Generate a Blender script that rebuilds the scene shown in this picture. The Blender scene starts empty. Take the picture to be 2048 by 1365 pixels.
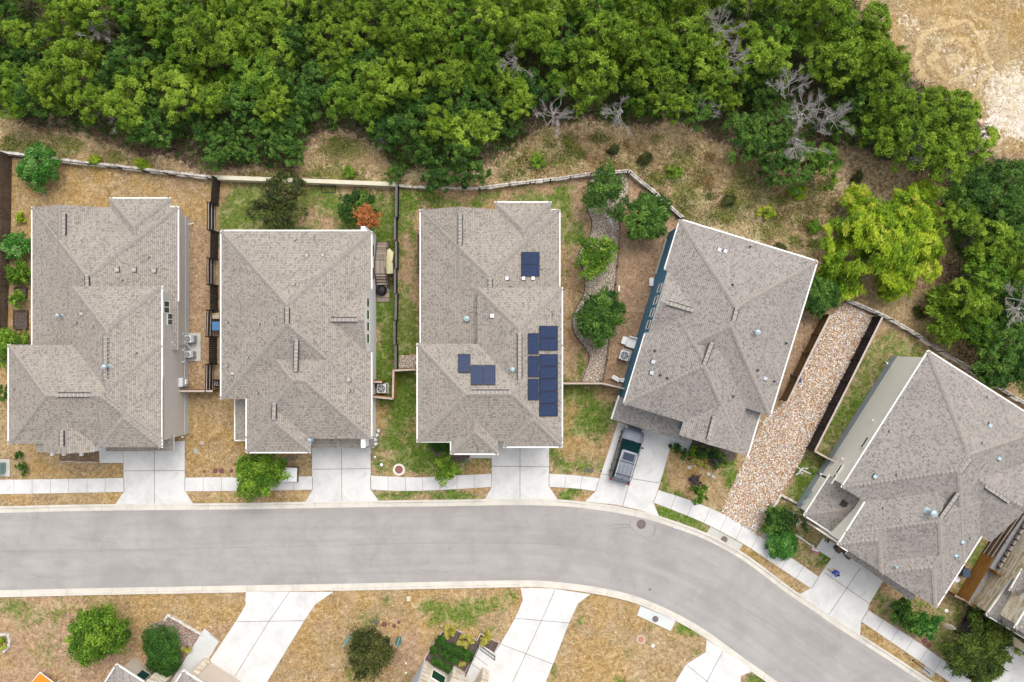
import bpy, bmesh, math, random
import numpy as np
from mathutils import Vector, Matrix

# ------------------------------------------------------------------ camera / light
HC = 69.3            # camera height
FP = 1593.0          # focal length in photo pixels (photo 2048 wide)
SC = bpy.context.scene
cam_d = bpy.data.cameras.new('camera'); cam = bpy.data.objects.new('camera', cam_d)
SC.collection.objects.link(cam); SC.camera = cam
cam.location = (0, 0, HC); cam.rotation_euler = (0, 0, 0)
cam_d.sensor_width = 36; cam_d.lens = FP/2048*36; cam_d.clip_end = 3000; cam_d.clip_start = .5
W = bpy.data.worlds.new('World'); SC.world = W; W.use_nodes = True
SUN_EL, SUN_AZ = 62, 24       # elevation, compass bearing measured from +Y clockwise
nt = W.node_tree; bg = nt.nodes['Background']
sky = nt.nodes.new('ShaderNodeTexSky'); sky.sky_type = 'NISHITA'; sky.sun_disc = False
sky.sun_elevation = math.radians(SUN_EL); sky.sun_rotation = math.radians(SUN_AZ)
sky.air_density = 1.0; sky.dust_density = 4.0; sky.ozone_density = 1.0
hs = nt.nodes.new('ShaderNodeHueSaturation'); hs.inputs['Saturation'].default_value = .25      # grey overcast sky
nt.links.new(sky.outputs[0], hs.inputs['Color']); nt.links.new(hs.outputs[0], bg.inputs[0]); bg.inputs[1].default_value = 0.15
sd = bpy.data.lights.new('sun', 'SUN'); sd.energy = .75; sd.angle = math.radians(34); sd.color = (1, .94, .86)
sun = bpy.data.objects.new('sun', sd); SC.collection.objects.link(sun)
az = math.radians(SUN_AZ); el = math.radians(SUN_EL)
to_sun = Vector((math.sin(az)*math.cos(el), math.cos(az)*math.cos(el), math.sin(el)))
sun.rotation_euler = to_sun.to_track_quat('Z', 'Y').to_euler()
SC.view_settings.view_transform = 'Standard'; SC.view_settings.look = 'None'
SC.view_settings.exposure = 0.82; SC.view_settings.gamma = 1

R = random.Random(11)
rng = np.random.default_rng(5)

# ------------------------------------------------------------------ helpers
def G(px, py, z=0.0):
    """world point that stands at height z where the photograph shows pixel (px,py)"""
    s = (HC-z)/FP
    return Vector(((px-1024)*s, (682.5-py)*s, z))
M_ = 1/22.987      # metres per pixel on the ground

def tag(o, label=None, cat=None, group=None, kind=None):
    if label: o['label'] = label
    if cat: o['category'] = cat
    if group: o['group'] = group
    if kind: o['kind'] = kind
    return o

def thing(name, label, cat, loc, rz=0, group=None):
    o = bpy.data.objects.new(name, None); SC.collection.objects.link(o)
    o.empty_display_size = .3
    o.location = loc; o.rotation_euler = (0, 0, rz)
    return tag(o, label, cat, group)

ORD = ['first','second','third','fourth','fifth','sixth','seventh','eighth','ninth','tenth','eleventh','twelfth','thirteenth',
       'fourteenth','fifteenth','sixteenth','seventeenth','eighteenth','nineteenth','twentieth','twenty-first','twenty-second',
       'twenty-third','twenty-fourth','twenty-fifth','twenty-sixth','twenty-seventh','twenty-eighth','twenty-ninth','thirtieth',
       'thirty-first','thirty-second','thirty-third','thirty-fourth','thirty-fifth','thirty-sixth']

class MB:
    def __init__(s): s.v = []; s.f = []; s.m = []; s.uv = []
    def add(s, vs, fs, m=0, uvs=None):
        b = len(s.v); s.v += [tuple(p) for p in vs]
        for i, f in enumerate(fs):
            s.f.append([b+k for k in f]); s.m.append(m if isinstance(m, int) else m[i])
            s.uv.append(uvs[i] if uvs else None)
    def prism(s, pts, z0, z1, m=0, mside=None):
        """pts: 2D/3D list around the outline"""
        a = 0
        n = len(pts)
        for i in range(n):
            p, q = pts[i], pts[(i+1) % n]; a += p[0]*q[1]-q[0]*p[1]
        if a < 0: pts = list(pts)[::-1]
        vs = [(p[0], p[1], z0) for p in pts]+[(p[0], p[1], z1) for p in pts]
        ms = m if mside is None else mside
        s.add(vs, [list(range(n))[::-1]], ms)
        b = len(s.v)-2*n
        s.f.append([b+n+i for i in range(n)]); s.m.append(m); s.uv.append(None)
        for i in range(n):
            j = (i+1) % n
            s.f.append([b+i, b+j, b+n+j, b+n+i]); s.m.append(ms); s.uv.append(None)
    def box(s, c, sz, rz=0, m=0, tilt=None):
        hx, hy, hz = sz[0]/2, sz[1]/2, sz[2]/2
        M = Matrix.Rotation(rz, 3, 'Z')
        if tilt: M = M @ Matrix.Rotation(tilt[0], 3, 'X') @ Matrix.Rotation(tilt[1], 3, 'Y')
        vs = [M @ Vector((x*hx, y*hy, z*hz))+Vector(c) for z in (-1, 1) for y in (-1, 1) for x in (-1, 1)]
        s.add(vs, [[0,2,3,1],[4,5,7,6],[0,1,5,4],[2,6,7,3],[0,4,6,2],[1,3,7,5]], m)
    def bar(s, a, b, w, h, m=0):
        """rectangular bar from a to b"""
        a, b = Vector(a), Vector(b); d = (b-a)
        if d.length < 1e-6: return
        d.normalize(); up = Vector((0, 0, 1)) if abs(d.z) < .95 else Vector((1, 0, 0))
        x = d.cross(up).normalized(); y = x.cross(d).normalized()
        vs = [p+x*(i*w/2)+y*(j*h/2) for p in (a, b) for i, j in ((-1,-1),(1,-1),(1,1),(-1,1))]
        s.add(vs, [[0,1,2,3],[7,6,5,4],[0,4,5,1],[1,5,6,2],[2,6,7,3],[3,7,4,0]], m)
    def tube(s, path, rad, n=6, m=0, cap=True):
        path = [Vector(p) for p in path]
        if not hasattr(rad, '__len__'): rad = [rad]*len(path)
        rings = []
        for i, p in enumerate(path):
            d = (path[min(i+1, len(path)-1)]-path[max(i-1, 0)]).normalized()
            up = Vector((0, 0, 1)) if abs(d.z) < .9 else Vector((1, 0, 0))
            x = d.cross(up).normalized(); y = x.cross(d)
            rings.append([p+(x*math.cos(t*2*math.pi/n)+y*math.sin(t*2*math.pi/n))*rad[i] for t in range(n)])
        vs = [q for r in rings for q in r]; fs = []
        for i in range(len(path)-1):
            for t in range(n):
                u = (t+1) % n
                fs.append([i*n+t, i*n+u, (i+1)*n+u, (i+1)*n+t])
        if cap:
            fs.append(list(range(n))[::-1]); fs.append([(len(path)-1)*n+t for t in range(n)])
        s.add(vs, fs, m)
    def cyl(s, c, r, z0, z1, n=20, m=0, r2=None):
        r2 = r if r2 is None else r2
        vs = [(c[0]+r*math.cos(t*2*math.pi/n), c[1]+r*math.sin(t*2*math.pi/n), z0) for t in range(n)]
        vs += [(c[0]+r2*math.cos(t*2*math.pi/n), c[1]+r2*math.sin(t*2*math.pi/n), z1) for t in range(n)]
        fs = [list(range(n))[::-1], list(range(n, 2*n))]+[[t, (t+1) % n, n+(t+1) % n, n+t] for t in range(n)]
        s.add(vs, fs, m)
    def ring(s, c, r0, r1, z0, z1, n=24, m=0):
        vs = []
        for r, z in ((r0, z0), (r1, z0), (r1, z1), (r0, z1)):
            vs += [(c[0]+r*math.cos(t*2*math.pi/n), c[1]+r*math.sin(t*2*math.pi/n), z) for t in range(n)]
        fs = []
        for k in range(4):
            k2 = (k+1) % 4
            for t in range(n):
                u = (t+1) % n
                fs.append([k*n+t, k*n+u, k2*n+u, k2*n+t])
        s.add(vs, fs, m)
    def dome(s, c, r, h, n=14, k=6, m=0, z0=0):
        vs = []; fs = []
        for i in range(k):
            a = i/k*math.pi/2
            vs += [(c[0]+r*math.cos(a)*math.cos(t*2*math.pi/n), c[1]+r*math.cos(a)*math.sin(t*2*math.pi/n), z0+h*math.sin(a)) for t in range(n)]
        vs.append((c[0], c[1], z0+h))
        for i in range(k-1):
            for t in range(n): fs.append([i*n+t, i*n+(t+1) % n, (i+1)*n+(t+1) % n, (i+1)*n+t])
        for t in range(n): fs.append([(k-1)*n+t, (k-1)*n+(t+1) % n, k*n])
        s.add(vs, fs, m)
    def build(s, name, mats, parent=None, local=False, smooth=False, bevel=0):
        if not isinstance(mats, (list, tuple)): mats = [mats]
        me = bpy.data.meshes.new(name)
        vs = s.v; off = Vector((0, 0, 0))
        if not local:
            if parent is not None: off = Vector(parent.location)
            else:
                a = np.array(vs); off = Vector(((a[:, 0].min()+a[:, 0].max())/2, (a[:, 1].min()+a[:, 1].max())/2, a[:, 2].min()))
            vs = [(x-off.x, y-off.y, z-off.z) for x, y, z in vs]
        me.from_pydata(vs, [], s.f)
        for m in mats: me.materials.append(m)
        me.polygons.foreach_set('material_index', s.m)
        if any(u is not None for u in s.uv):
            ul = me.uv_layers.new(name='UVMap'); flat = []
            for i, f in enumerate(s.f):
                flat += [c for k in range(len(f)) for c in (s.uv[i][k] if s.uv[i] else (0, 0))]
            ul.data.foreach_set('uv', flat)
        if smooth: me.polygons.foreach_set('use_smooth', [True]*len(me.polygons))
        me.update()
        o = bpy.data.objects.new(name, me); SC.collection.objects.link(o)
        if parent is not None: o.parent = parent
        elif not local: o.location = off
        if bevel:
            b = o.modifiers.new('bevel', 'BEVEL'); b.width = bevel; b.segments = 2; b.limit_method = 'ANGLE'
        return o

def bars(mb, name, mat, parent):
    for i in range(0, len(mb.v), 8):
        q = MB(); q.add(mb.v[i:i+8], [[k-i for k in f] for f in mb.f[i//8*6:i//8*6+6]]); q.build(name, mat, parent)

def struct(mb, name, mats, **k):
    o = mb.build(name, mats, None, **k); o['kind'] = 'structure'; return o

# ------------------------------------------------------------------ materials
class NT:
    def __init__(s, name):
        s.mat = bpy.data.materials.new(name); s.mat.use_nodes = True
        s.t = s.mat.node_tree; s.b = s.t.nodes['Principled BSDF']; s.out = s.t.nodes['Material Output']
        s._tc = None
    def n(s, typ, **k):
        nd = s.t.nodes.new(typ)
        for a, b in k.items(): setattr(nd, a, b)
        return nd
    def l(s, a, b): s.t.links.new(a, b)
    def co(s, which='Object'):
        if not s._tc: s._tc = s.n('ShaderNodeTexCoord')
        return s._tc.outputs[which]
    def noise(s, scale, detail=4, rough=.6, co=None, dist=0):
        nd = s.n('ShaderNodeTexNoise'); nd.inputs['Scale'].default_value = scale; nd.inputs['Detail'].default_value = detail
        nd.inputs['Roughness'].default_value = rough; nd.inputs['Distortion'].default_value = dist
        s.l(co if co is not None else s.co(), nd.inputs['Vector']); return nd.outputs[0]
    def ramp(s, fac, stops):
        nd = s.n('ShaderNodeValToRGB'); e = nd.color_ramp.elements
        while len(e) < len(stops): e.new(.5)
        for i, (p, c) in enumerate(stops):
            e[i].position = p; e[i].color = tuple(c)+((1,) if len(c) == 3 else ())
        s.l(fac, nd.inputs[0]); return nd.outputs[0]
    def mix(s, fac, a, b, mode='MIX'):
        nd = s.n('ShaderNodeMix', data_type='RGBA', blend_type=mode)
        for i, v in ((0, fac), (6, a), (7, b)):
            if hasattr(v, 'is_linked') or hasattr(v, 'links'): s.l(v, nd.inputs[i])
            else: nd.inputs[i].default_value = v if i == 0 else tuple(v)+(1,)
        return nd.outputs[2]
    def math(s, op, a, b=None, c=None):
        nd = s.n('ShaderNodeMath', operation=op)
        for i, v in enumerate((a, b, c)):
            if v is None: continue
            if hasattr(v, 'links'): s.l(v, nd.inputs[i])
            else: nd.inputs[i].default_value = v
        return nd.outputs[0]
    def sstep(s, v, a, b):
        nd = s.n('ShaderNodeMapRange', interpolation_type='SMOOTHSTEP')
        s.l(v, nd.inputs[0]); nd.inputs[1].default_value = a; nd.inputs[2].default_value = b
        return nd.outputs[0]
    def bump(s, h, strength=.5, dist=.02):
        nd = s.n('ShaderNodeBump'); nd.inputs['Strength'].default_value = strength; nd.inputs['Distance'].default_value = dist
        s.l(h, nd.inputs['Height']); s.l(nd.outputs[0], s.b.inputs['Normal'])
    def col(s, c):
        if hasattr(c, 'links'): s.l(c, s.b.inputs['Base Color'])
        else: s.b.inputs['Base Color'].default_value = tuple(c)+(1,)
    def set(s, **k):
        for a, v in k.items(): s.b.inputs[a.replace('_', ' ')].default_value = v
        return s.mat

def simple(name, c, var=.15, scale=3., rough=.8, metal=0, spec=.3, bump=0, detail=4):
    t = NT(name)
    f = t.noise(scale, detail, .65)
    lo = [x*(1-var) for x in c]; hi = [min(1, x*(1+var)) for x in c]
    t.col(t.ramp(f, [(.25, lo), (.75, hi)]))
    if bump: t.bump(t.noise(scale*4, 3), .6, bump)
    return t.set(Roughness=rough, Metallic=metal, Specular_IOR_Level=spec)

def shingle_mat(name, light, dark, k=1.0):
    t = NT(name)
    uv = t.co('UV'); sx = t.n('ShaderNodeSeparateXYZ'); t.l(uv, sx.inputs[0])
    u, v = sx.outputs[0], sx.outputs[1]
    rv = t.math('DIVIDE', v, .15); row = t.math('FLOOR', rv); fr = t.math('FRACT', rv)
    wn = t.n('ShaderNodeTexWhiteNoise', noise_dimensions='1D'); t.l(row, wn.inputs['W'])
    cu = t.math('ADD', t.math('DIVIDE', u, .115), t.math('MULTIPLY', wn.outputs[0], 7.0)); cell = t.math('FLOOR', cu)
    cv = t.n('ShaderNodeCombineXYZ'); t.l(cell, cv.inputs[0]); t.l(row, cv.inputs[1])
    w2 = t.n('ShaderNodeTexWhiteNoise', noise_dimensions='2D'); t.l(cv.outputs[0], w2.inputs['Vector'])
    cc = t.ramp(w2.outputs[0], [(0, [a*.75+b*.25 for a, b in zip(dark, light)]), (.16, [a*.5+b*.5 for a, b in zip(dark, light)]), (.26, [a*.15+b*.85 for a, b in zip(dark, light)]), (.6, light), (1, [a*1.18 for a in light])])
    # butt edge of every course reads as a thin darker line
    ln = t.sstep(fr, .05, .5)
    cc = t.mix(t.math('MULTIPLY', t.math('SUBTRACT', 1.0, ln), .50), cc, [a*.6 for a in dark])
    big = t.noise(.5, 5, .6, co=t.co('Object')); cc = t.mix(t.math('MULTIPLY', t.sstep(big, .35, .7), .22), cc, [a*1.15 for a in dark])
    fine = t.noise(26, 2, .7, co=t.co('Object')); cc = t.mix(t.math('MULTIPLY', t.sstep(fine, .4, .7), .25), cc, [min(1, a*1.25) for a in light])
    t.col(cc)
    t.bump(t.math('ADD', t.math('MULTIPLY', fr, -1.0), t.math('MULTIPLY', w2.outputs[0], .5)), .5, .012)
    return t.set(Roughness=.95, Specular_IOR_Level=.15)

def leaf_mat(name, stops, trans=.28):
    t = NT(name)
    at = t.n('ShaderNodeAttribute', attribute_name='tint')
    oi = t.n('ShaderNodeObjectInfo')
    f = t.math('ADD', at.outputs['Fac'], t.math('MULTIPLY', t.math('SUBTRACT', oi.outputs['Random'], .5), .22))
    c = t.ramp(f, stops); t.col(c)
    tr = t.n('ShaderNodeBsdfTranslucent'); t.l(c, tr.inputs[0])
    mx = t.n('ShaderNodeMixShader'); mx.inputs[0].default_value = trans
    t.l(t.b.outputs[0], mx.inputs[1]); t.l(tr.outputs[0], mx.inputs[2]); t.l(mx.outputs[0], t.out.inputs[0])
    return t.set(Roughness=.7, Specular_IOR_Level=.25)

m_shA = shingle_mat('shingle_warm_grey', (.30, .268, .232), (.125, .11, .096))
m_shB = shingle_mat('shingle_grey', (.28, .254, .232), (.112, .102, .094))
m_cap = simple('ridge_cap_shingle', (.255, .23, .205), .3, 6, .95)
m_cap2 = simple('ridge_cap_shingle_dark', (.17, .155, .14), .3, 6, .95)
m_trim = simple('white_trim', (.74, .73, .70), .05, 2, .5)
m_gut = simple('gutter_white', (.70, .69, .66), .04, 2, .4)
m_sof = simple('soffit', (.5, .48, .45), .05, 1, .8)
m_dark = simple('dark_metal', (.03, .03, .032), .2, 4, .5)
m_black = simple('black_plastic', (.012, .012, .014), .2, 4, .5)
m_grey = simple('grey_metal', (.38, .39, .41), .12, 6, .45, .3)
m_lgrey = simple('light_grey_metal', (.62, .63, .64), .08, 6, .4, .2)
m_white = simple('white_plastic', (.8, .8, .79), .05, 3, .5)
m_galv = simple('blue_grey_metal', (.36, .46, .50), .1, 5, .4, .4)
m_found = simple('foundation_render', (.46, .48, .50), .08, 3, .85)
m_pane = NT('window_glass'); m_pane.col((.012, .05, .038)); m_pane = m_pane.set(Roughness=.08, Specular_IOR_Level=.6)

def concrete(name, c, var=.07):
    t = NT(name)
    a = t.noise(.6, 6, .65); b = t.noise(9, 4, .7); d = t.noise(.13, 2, .5)
    col = t.ramp(a, [(.3, [x*(1-var*1.7) for x in c]), (.55, c), (.8, [x*(1+var*.5) for x in c])])
    col = t.mix(t.math('MULTIPLY', t.sstep(b, .5, .75), .13), col, [x*.72 for x in c])
    st = t.noise(1.3, 6, .8, dist=1.4); col = t.mix(t.math('MULTIPLY', t.sstep(st, .54, .72), .26), col, [x*.62 for x in c])
    st2 = t.noise(.8, 2, .5, dist=.4); col = t.mix(t.math('MULTIPLY', t.sstep(st2, .66, .74), .22), col, [x*.55 for x in c])
    t.col(col); t.bump(b, .25, .006)
    return t.set(Roughness=.92, Specular_IOR_Level=.2)
m_conc = concrete('driveway_concrete', (.57, .56, .545), .12)
m_curb = concrete('curb_concrete', (.54, .505, .445), .12)
m_padc = concrete('pad_concrete', (.44, .43, .39), .12)
m_joint = simple('joint', (.17, .155, .14), .3, 5, .95)
m_bjoint = simple('curb_joint', (.36, .33, .29), .3, 5, .95)

def stone_wall_mat(name, cols, sx=1.0):
    t = NT(name)
    uvn = t.n('ShaderNodeMapping'); t.l(t.co('UV'), uvn.inputs[0]); uvn.inputs['Scale'].default_value = (sx*2.2, sx*5, 1)
    br = t.n('ShaderNodeTexBrick'); t.l(uvn.outputs[0], br.inputs[0]); br.inputs['Scale'].default_value = 1
    br.inputs['Mortar Size'].default_value = .03; br.inputs['Color1'].default_value = (0, 0, 0, 1); br.inputs['Color2'].default_value = (1, 1, 1, 1)
    br.inputs['Mortar'].default_value = (.3, .3, .3, 1); br.inputs['Brick Width'].default_value = 1.3; br.inputs['Row Height'].default_value = 1
    f = t.math('ADD', t.math('MULTIPLY', br.outputs[0], .6), t.math('MULTIPLY', t.noise(1.3, 4, .7), .45))
    c = t.ramp(f, [(.15, cols[0]), (.4, cols[1]), (.62, cols[2]), (.85, cols[3])])
    c = t.mix(t.math('MULTIPLY', br.outputs[1], .5), c, (.35, .30, .24))
    t.col(c); return t.set(Roughness=.9)
m_lime = stone_wall_mat('limestone_tan', [(.42, .30, .16), (.62, .52, .35), (.72, .66, .52), (.80, .76, .66)])
m_limew = stone_wall_mat('limestone_white', [(.42, .28, .14), (.56, .48, .36), (.66, .62, .54), (.7, .68, .62)])

def cobble_mat(name, pal, size, bumpd=.04):
    t = NT(name)
    vo = t.n('ShaderNodeTexVoronoi'); vo.inputs['Scale'].default_value = 1/size; t.l(t.co(), vo.inputs['Vector'])
    sp = t.n('ShaderNodeSeparateColor'); t.l(vo.outputs['Color'], sp.inputs[0])
    stops = [(i/len(pal), c) for i, c in enumerate(pal)]
    nd = t.n('ShaderNodeValToRGB'); nd.color_ramp.interpolation = 'CONSTANT'; e = nd.color_ramp.elements
    while len(e) < len(stops): e.new(.5)
    for i, (p, c) in enumerate(stops): e[i].position = p; e[i].color = tuple(c)+(1,)
    t.l(sp.outputs[0], nd.inputs[0])
    dk = t.sstep(vo.outputs['Distance'], .38, .62)
    big = t.noise(.7, 4, .6)
    c = t.mix(t.math('MULTIPLY', t.sstep(big, .45, .7), .25), nd.outputs[0], pal[1])
    c = t.mix(t.math('MULTIPLY', dk, .75), c, (.12, .08, .05))
    t.col(c); t.bump(t.math('SUBTRACT', 1.0, vo.outputs['Distance']), 1.0, bumpd)
    return t.set(Roughness=.85)
m_pebble = cobble_mat('river_pebbles', [(.68, .58, .48), (.50, .33, .19), (.78, .74, .68), (.60, .42, .27), (.36, .19, .10), (.74, .66, .56), (.48, .46, .45), (.80, .78, .75), (.55, .32, .18)], .13)
m_pebfine = cobble_mat('pea_gravel', [(.50, .42, .34), (.58, .50, .42), (.40, .32, .26), (.62, .57, .50), (.46, .38, .32), (.33, .27, .22)], .10, .025)
m_chip = cobble_mat('red_gravel', [(.30, .20, .16), (.38, .22, .15), (.45, .38, .34), (.22, .17, .15), (.16, .17, .19)], .09, .02)
m_mulch = cobble_mat('dark_mulch', [(.035, .028, .03), (.06, .048, .045), (.10, .085, .085), (.045, .038, .045)], .10, .03)

def wood_mat(name, a, b, sc=(1, 1, 1)):
    t = NT(name); mp = t.n('ShaderNodeMapping'); t.l(t.co(), mp.inputs[0]); mp.inputs['Scale'].default_value = sc
    f = t.noise(6, 5, .7, co=mp.outputs[0]); g = t.noise(1.1, 3, .5)
    t.col(t.ramp(t.math('ADD', t.math('MULTIPLY', f, .6), t.math('MULTIPLY', g, .4)), [(.35, a), (.65, b)]))
    return t.set(Roughness=.9, Specular_IOR_Level=.2)
m_wdark = wood_mat('dark_stained_wood', (.015, .012, .013), (.045, .034, .034))
m_wold = wood_mat('old_brown_wood', (.05, .032, .024), (.15, .105, .08))
m_wgrey = wood_mat('weathered_grey_wood', (.25, .21, .18), (.42, .37, .33))
m_wor = wood_mat('orange_cedar_wood', (.20, .085, .018), (.38, .19, .05))
m_wbr = wood_mat('brown_cedar_wood', (.10, .05, .018), (.24, .13, .05))
m_wcap = wood_mat('pale_wood_cap', (.36, .29, .25), (.52, .44, .39))
m_bark = wood_mat('bark', (.05, .04, .032), (.15, .12, .10))
m_bark2 = wood_mat('grey_bark', (.12, .10, .095), (.30, .26, .245))
m_dead = wood_mat('dead_grey_branch', (.26, .23, .22), (.50, .46, .45))

m_stone = NT('white_limestone_blocks')
_f = m_stone.noise(2.2, 6, .75); _g = m_stone.noise(9, 3, .7)
m_stone.col(m_stone.ramp(m_stone.math('ADD', m_stone.math('MULTIPLY', _f, .6), m_stone.math('MULTIPLY', _g, .4)), [(.36, (.16, .13, .11)), (.47, (.45, .41, .36)), (.6, (.66, .63, .58))]))
m_stone.bump(_g, .5, .02); m_stone = m_stone.set(Roughness=.9)
m_plast = simple('cream_plaster', (.56, .52, .40), .08, 2, .9)
# ------------------------------------------------------------------ ground (one sheet to the horizon)
def catmull(pts, n=6):
    out = []
    P = [pts[0]]+list(pts)+[pts[-1]]
    for i in range(1, len(P)-2):
        p0, p1, p2, p3 = [np.array(P[i+k-1], float) for k in range(4)]
        for t in np.linspace(0, 1, n, endpoint=False):
            out.append(tuple(.5*((2*p1)+(-p0+p2)*t+(2*p0-5*p1+4*p2-p3)*t*t+(-p0+3*p1-3*p2+p3)*t**3)))
    out.append(tuple(pts[-1])); return out

UP = [(-260,1030),(0,1026),(132,1023),(268,1021),(409,1020),(512,1018.6),(742,1014.7),(912,1012.5),(1010,1010.7),(1075,1011),(1138,1013.8),(1208,1022),(1253,1029.8),
      (1300,1040.5),(1345,1055),(1409,1079),(1471,1111.5),(1521.7,1147),(1573,1186),(1631,1225),(1670,1252.5),(1769,1315.5),(1847,1367),(2048,1500),(2200,1600)]
LO = [(-260,1187),(0,1181),(189,1176.6),(338,1174),(512,1170.7),(627,1169),(800,1165.5),(951,1162.3),(1030,1161),(1082,1161.8),(1151,1168.4),(1217,1179),(1278,1195),
      (1350,1226),(1413,1262),(1457,1294),(1498,1323.5),(1567,1372),(1700,1465),(1850,1570)]
UPc = catmull(UP, 5); LOc = catmull(LO, 5)

gx = np.concatenate([[-900, -400, -150, -75, -58], np.arange(-50, 50.01, .27), [58, 75, 150, 400, 900]])
gy = np.concatenate([[-900, -400, -150, -60, -42], np.arange(-34, 36.01, .27), [42, 60, 150, 400, 900]])
XX, YY = np.meshgrid(gx, gy)
PX = 1024+XX/M_; PY = 682.5-YY/M_
JX = PX+9*np.sin(PY/23.+1)+6*np.sin(PX/17.+PY/11.)+4*np.sin(PX/7.3-PY/5.1); JY = PY+9*np.sin(PX/27.+2)+6*np.sin(PY/15.-PX/13.)+4*np.sin(PX/6.1+PY/8.3)
def inpoly(pts, X=JX, Y=JY):
    ins = np.zeros(X.shape, bool); n = len(pts); j = n-1
    for i in range(n):
        xi, yi = pts[i]; xj, yj = pts[j]
        if yi != yj:
            c = ((yi > Y) != (yj > Y)) & (X < (xj-xi)*(Y-yi)/(yj-yi)+xi); ins ^= c
        j = i
    return ins
ch = {k: np.zeros(XX.shape) for k in ('green', 'straw', 'dirt', 'rock', 'litter', 'scrub', 'worn')}
def fill(pts, hard=False, **w):
    m = inpoly(pts, PX, PY) if hard else inpoly(pts)
    for k in ch: ch[k][m] = w.get(k, 0)
def blob(k, x, y, rx, ry=None, v=1., ang=0):
    ry = ry or rx; a = math.radians(ang)
    dx = (JX-x)*math.cos(a)+(JY-y)*math.sin(a); dy = -(JX-x)*math.sin(a)+(JY-y)*math.cos(a)
    d = np.sqrt((dx/rx)**2+(dy/ry)**2); w = np.clip(1.25-d, 0, 1)
    w = np.clip(w*1.6, 0, 1)
    if v >= 0: ch[k] = np.maximum(ch[k], w*v)
    else: ch[k] = np.clip(ch[k]*(1-w*(-v)), 0, 1)
FORC = [(-400,-900),(1700,-900),(1720,0),(1790,110),(1840,170),(1975,250),(1985,310),(2100,330),(2600,500),(2600,900),(2048,770),(1900,700),(1860,620),(1880,560),(1900,470),(1860,350),(1780,310),(1700,290),(1560,310),(1470,300),
        (1400,250),(1200,240),(1090,250),(1000,320),(800,350),(760,280),(620,265),(600,335),(420,345),(330,320),(220,285),(120,260),(0,235),(-400,240)]
# default: tan dry grass; wild strip behind the gardens; wood floor; field
ch['straw'][:] = .6; ch['dirt'][:] = .35
fill([(-400,230),(3000,230),(3000,1000),(2048,815),(1870,700),(1690,605),(1640,525),(1360,440),(1255,343),(1180,350),(960,377),(797,371),(432,360),(120,325),(-400,300)], scrub=.5, straw=.5, dirt=.55, litter=.1)
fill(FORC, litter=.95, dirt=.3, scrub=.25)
fill([(1715,-900),(2600,-900),(2600,360),(2100,330),(1985,310),(1985,240),(1900,180),(1830,150),(1790,90),(1740,20)], straw=.9, dirt=.2, rock=.14)
blob('rock', 2030, 230, 70, 60, 1.0, 30); blob('rock', 1880, 100, 70, 12, .6, 40); blob('rock', 1950, 60, 60, 10, .55, 20)
blob('rock', 2010, 215, 45, 70, .95, 20); blob('rock', 1960, 150, 60, 30, .5); blob('rock', 2040, 190, 30, 60, .9); blob('rock', 1815, 50, 20, 30, .5); blob('rock', 1910,110,60,25,.35,30)
blob('scrub', 1950, 320, 60, 30, .5)
for x, y, r in ((1320,380,70),(1230,320,40),(1440,400,60),(1560,470,60),(1850,480,40),(1905,600,50),(1820,640,40),(30,280,50),(690,310,70),(1180,300,60),(1100,330,50)): blob('dirt', x, y, r, r*.6, .85); blob('litter', x, y, r, r*.6, -.9)
for x, y in ((1395,400),(1450,470),(1520,480),(1600,420),(1640,490),(1560,400),(1250,300),(1040,345),(700,357),(760,358),(820,360),(1700,540)): blob('scrub', x, y, 30, 18, 1.); blob('dirt', x, y, 25, 15, -.6)
for x, y in ((1080,330),(1130,310),(1190,300),(1260,350),(1300,330),(1340,420),(1420,350),(1480,430),(1500,380),(1570,450),(1620,400),(1640,540),(1600,500),(1385,330),(200,320),(150,310),(640,345),(1710,560),(1780,600)): blob('green', x, y, R.uniform(12, 30), R.uniform(8, 18), R.uniform(.4, .62))
blob('green', 690, 358, 60, 6, .9); blob('green', 770, 358, 30, 10, .8); blob('green', 1025, 345, 30, 25, .6); blob('green',240,335,60,14,.2)
# gardens
fill([(-400,312),(20,312),(120,326),(428,360),(442,360),(442,785),(-400,785)], straw=.9, dirt=.35)
fill([(372,440),(432,440),(440,780),(372,780)], straw=.5, dirt=.75)
blob('dirt', 70, 350, 60, 40, .8); blob('dirt', 350, 380, 60, 25, .6); blob('dirt', 30, 600, 30, 120, .7); blob('green', 52, 430, 10, 16, .6); blob('green', 395, 660, 12, 8, .5)
fill([(-400,785),(442,785),(500,905),(560,905),(628,905),(628,960),(-400,965)], straw=.95, dirt=.25)
fill([(-400,985),(250,985),(232,1012),(-400,1020)], straw=.95, dirt=.2)
fill([(370,985),(625,980),(610,1008),(388,1008)], straw=.7, dirt=.2, green=.45)
fill([(440,366),(797,374),(797,790),(745,800),(742,470),(441,470)], green=.78, straw=.4, dirt=.3)
for x, y, r in ((620,430,30),(690,390,25),(665,450,20),(460,380,12),(560,375,40),(770,395,16),(775,560,14)): blob('green', x, y, r, r*.7, -.7); blob('dirt', x, y, r, r*.6, .7)
fill([(441,466),(428,470),(428,785),(441,785)], True, green=.7, dirt=.4)
blob('litter', 783, 570, 8, 50, .7)
fill([(798,378),(960,384),(1180,356),(1185,765),(1120,765),(1120,415),(842,420),(838,740),(798,712)], green=.72, straw=.45, dirt=.25)
for x, y, rx, ry in ((812,530,12,60),(900,385,50,7),(1160,400,20,50),(1150,560,22,70),(1145,690,20,70),(1010,390,30,10)): blob('green', x, y, rx, ry, -.75); blob('dirt', x, y, rx, ry, .8)
fill([(740,738),(838,738),(838,880),(990,895),(985,950),(850,956),(742,953)], green=.82, straw=.4)
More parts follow.
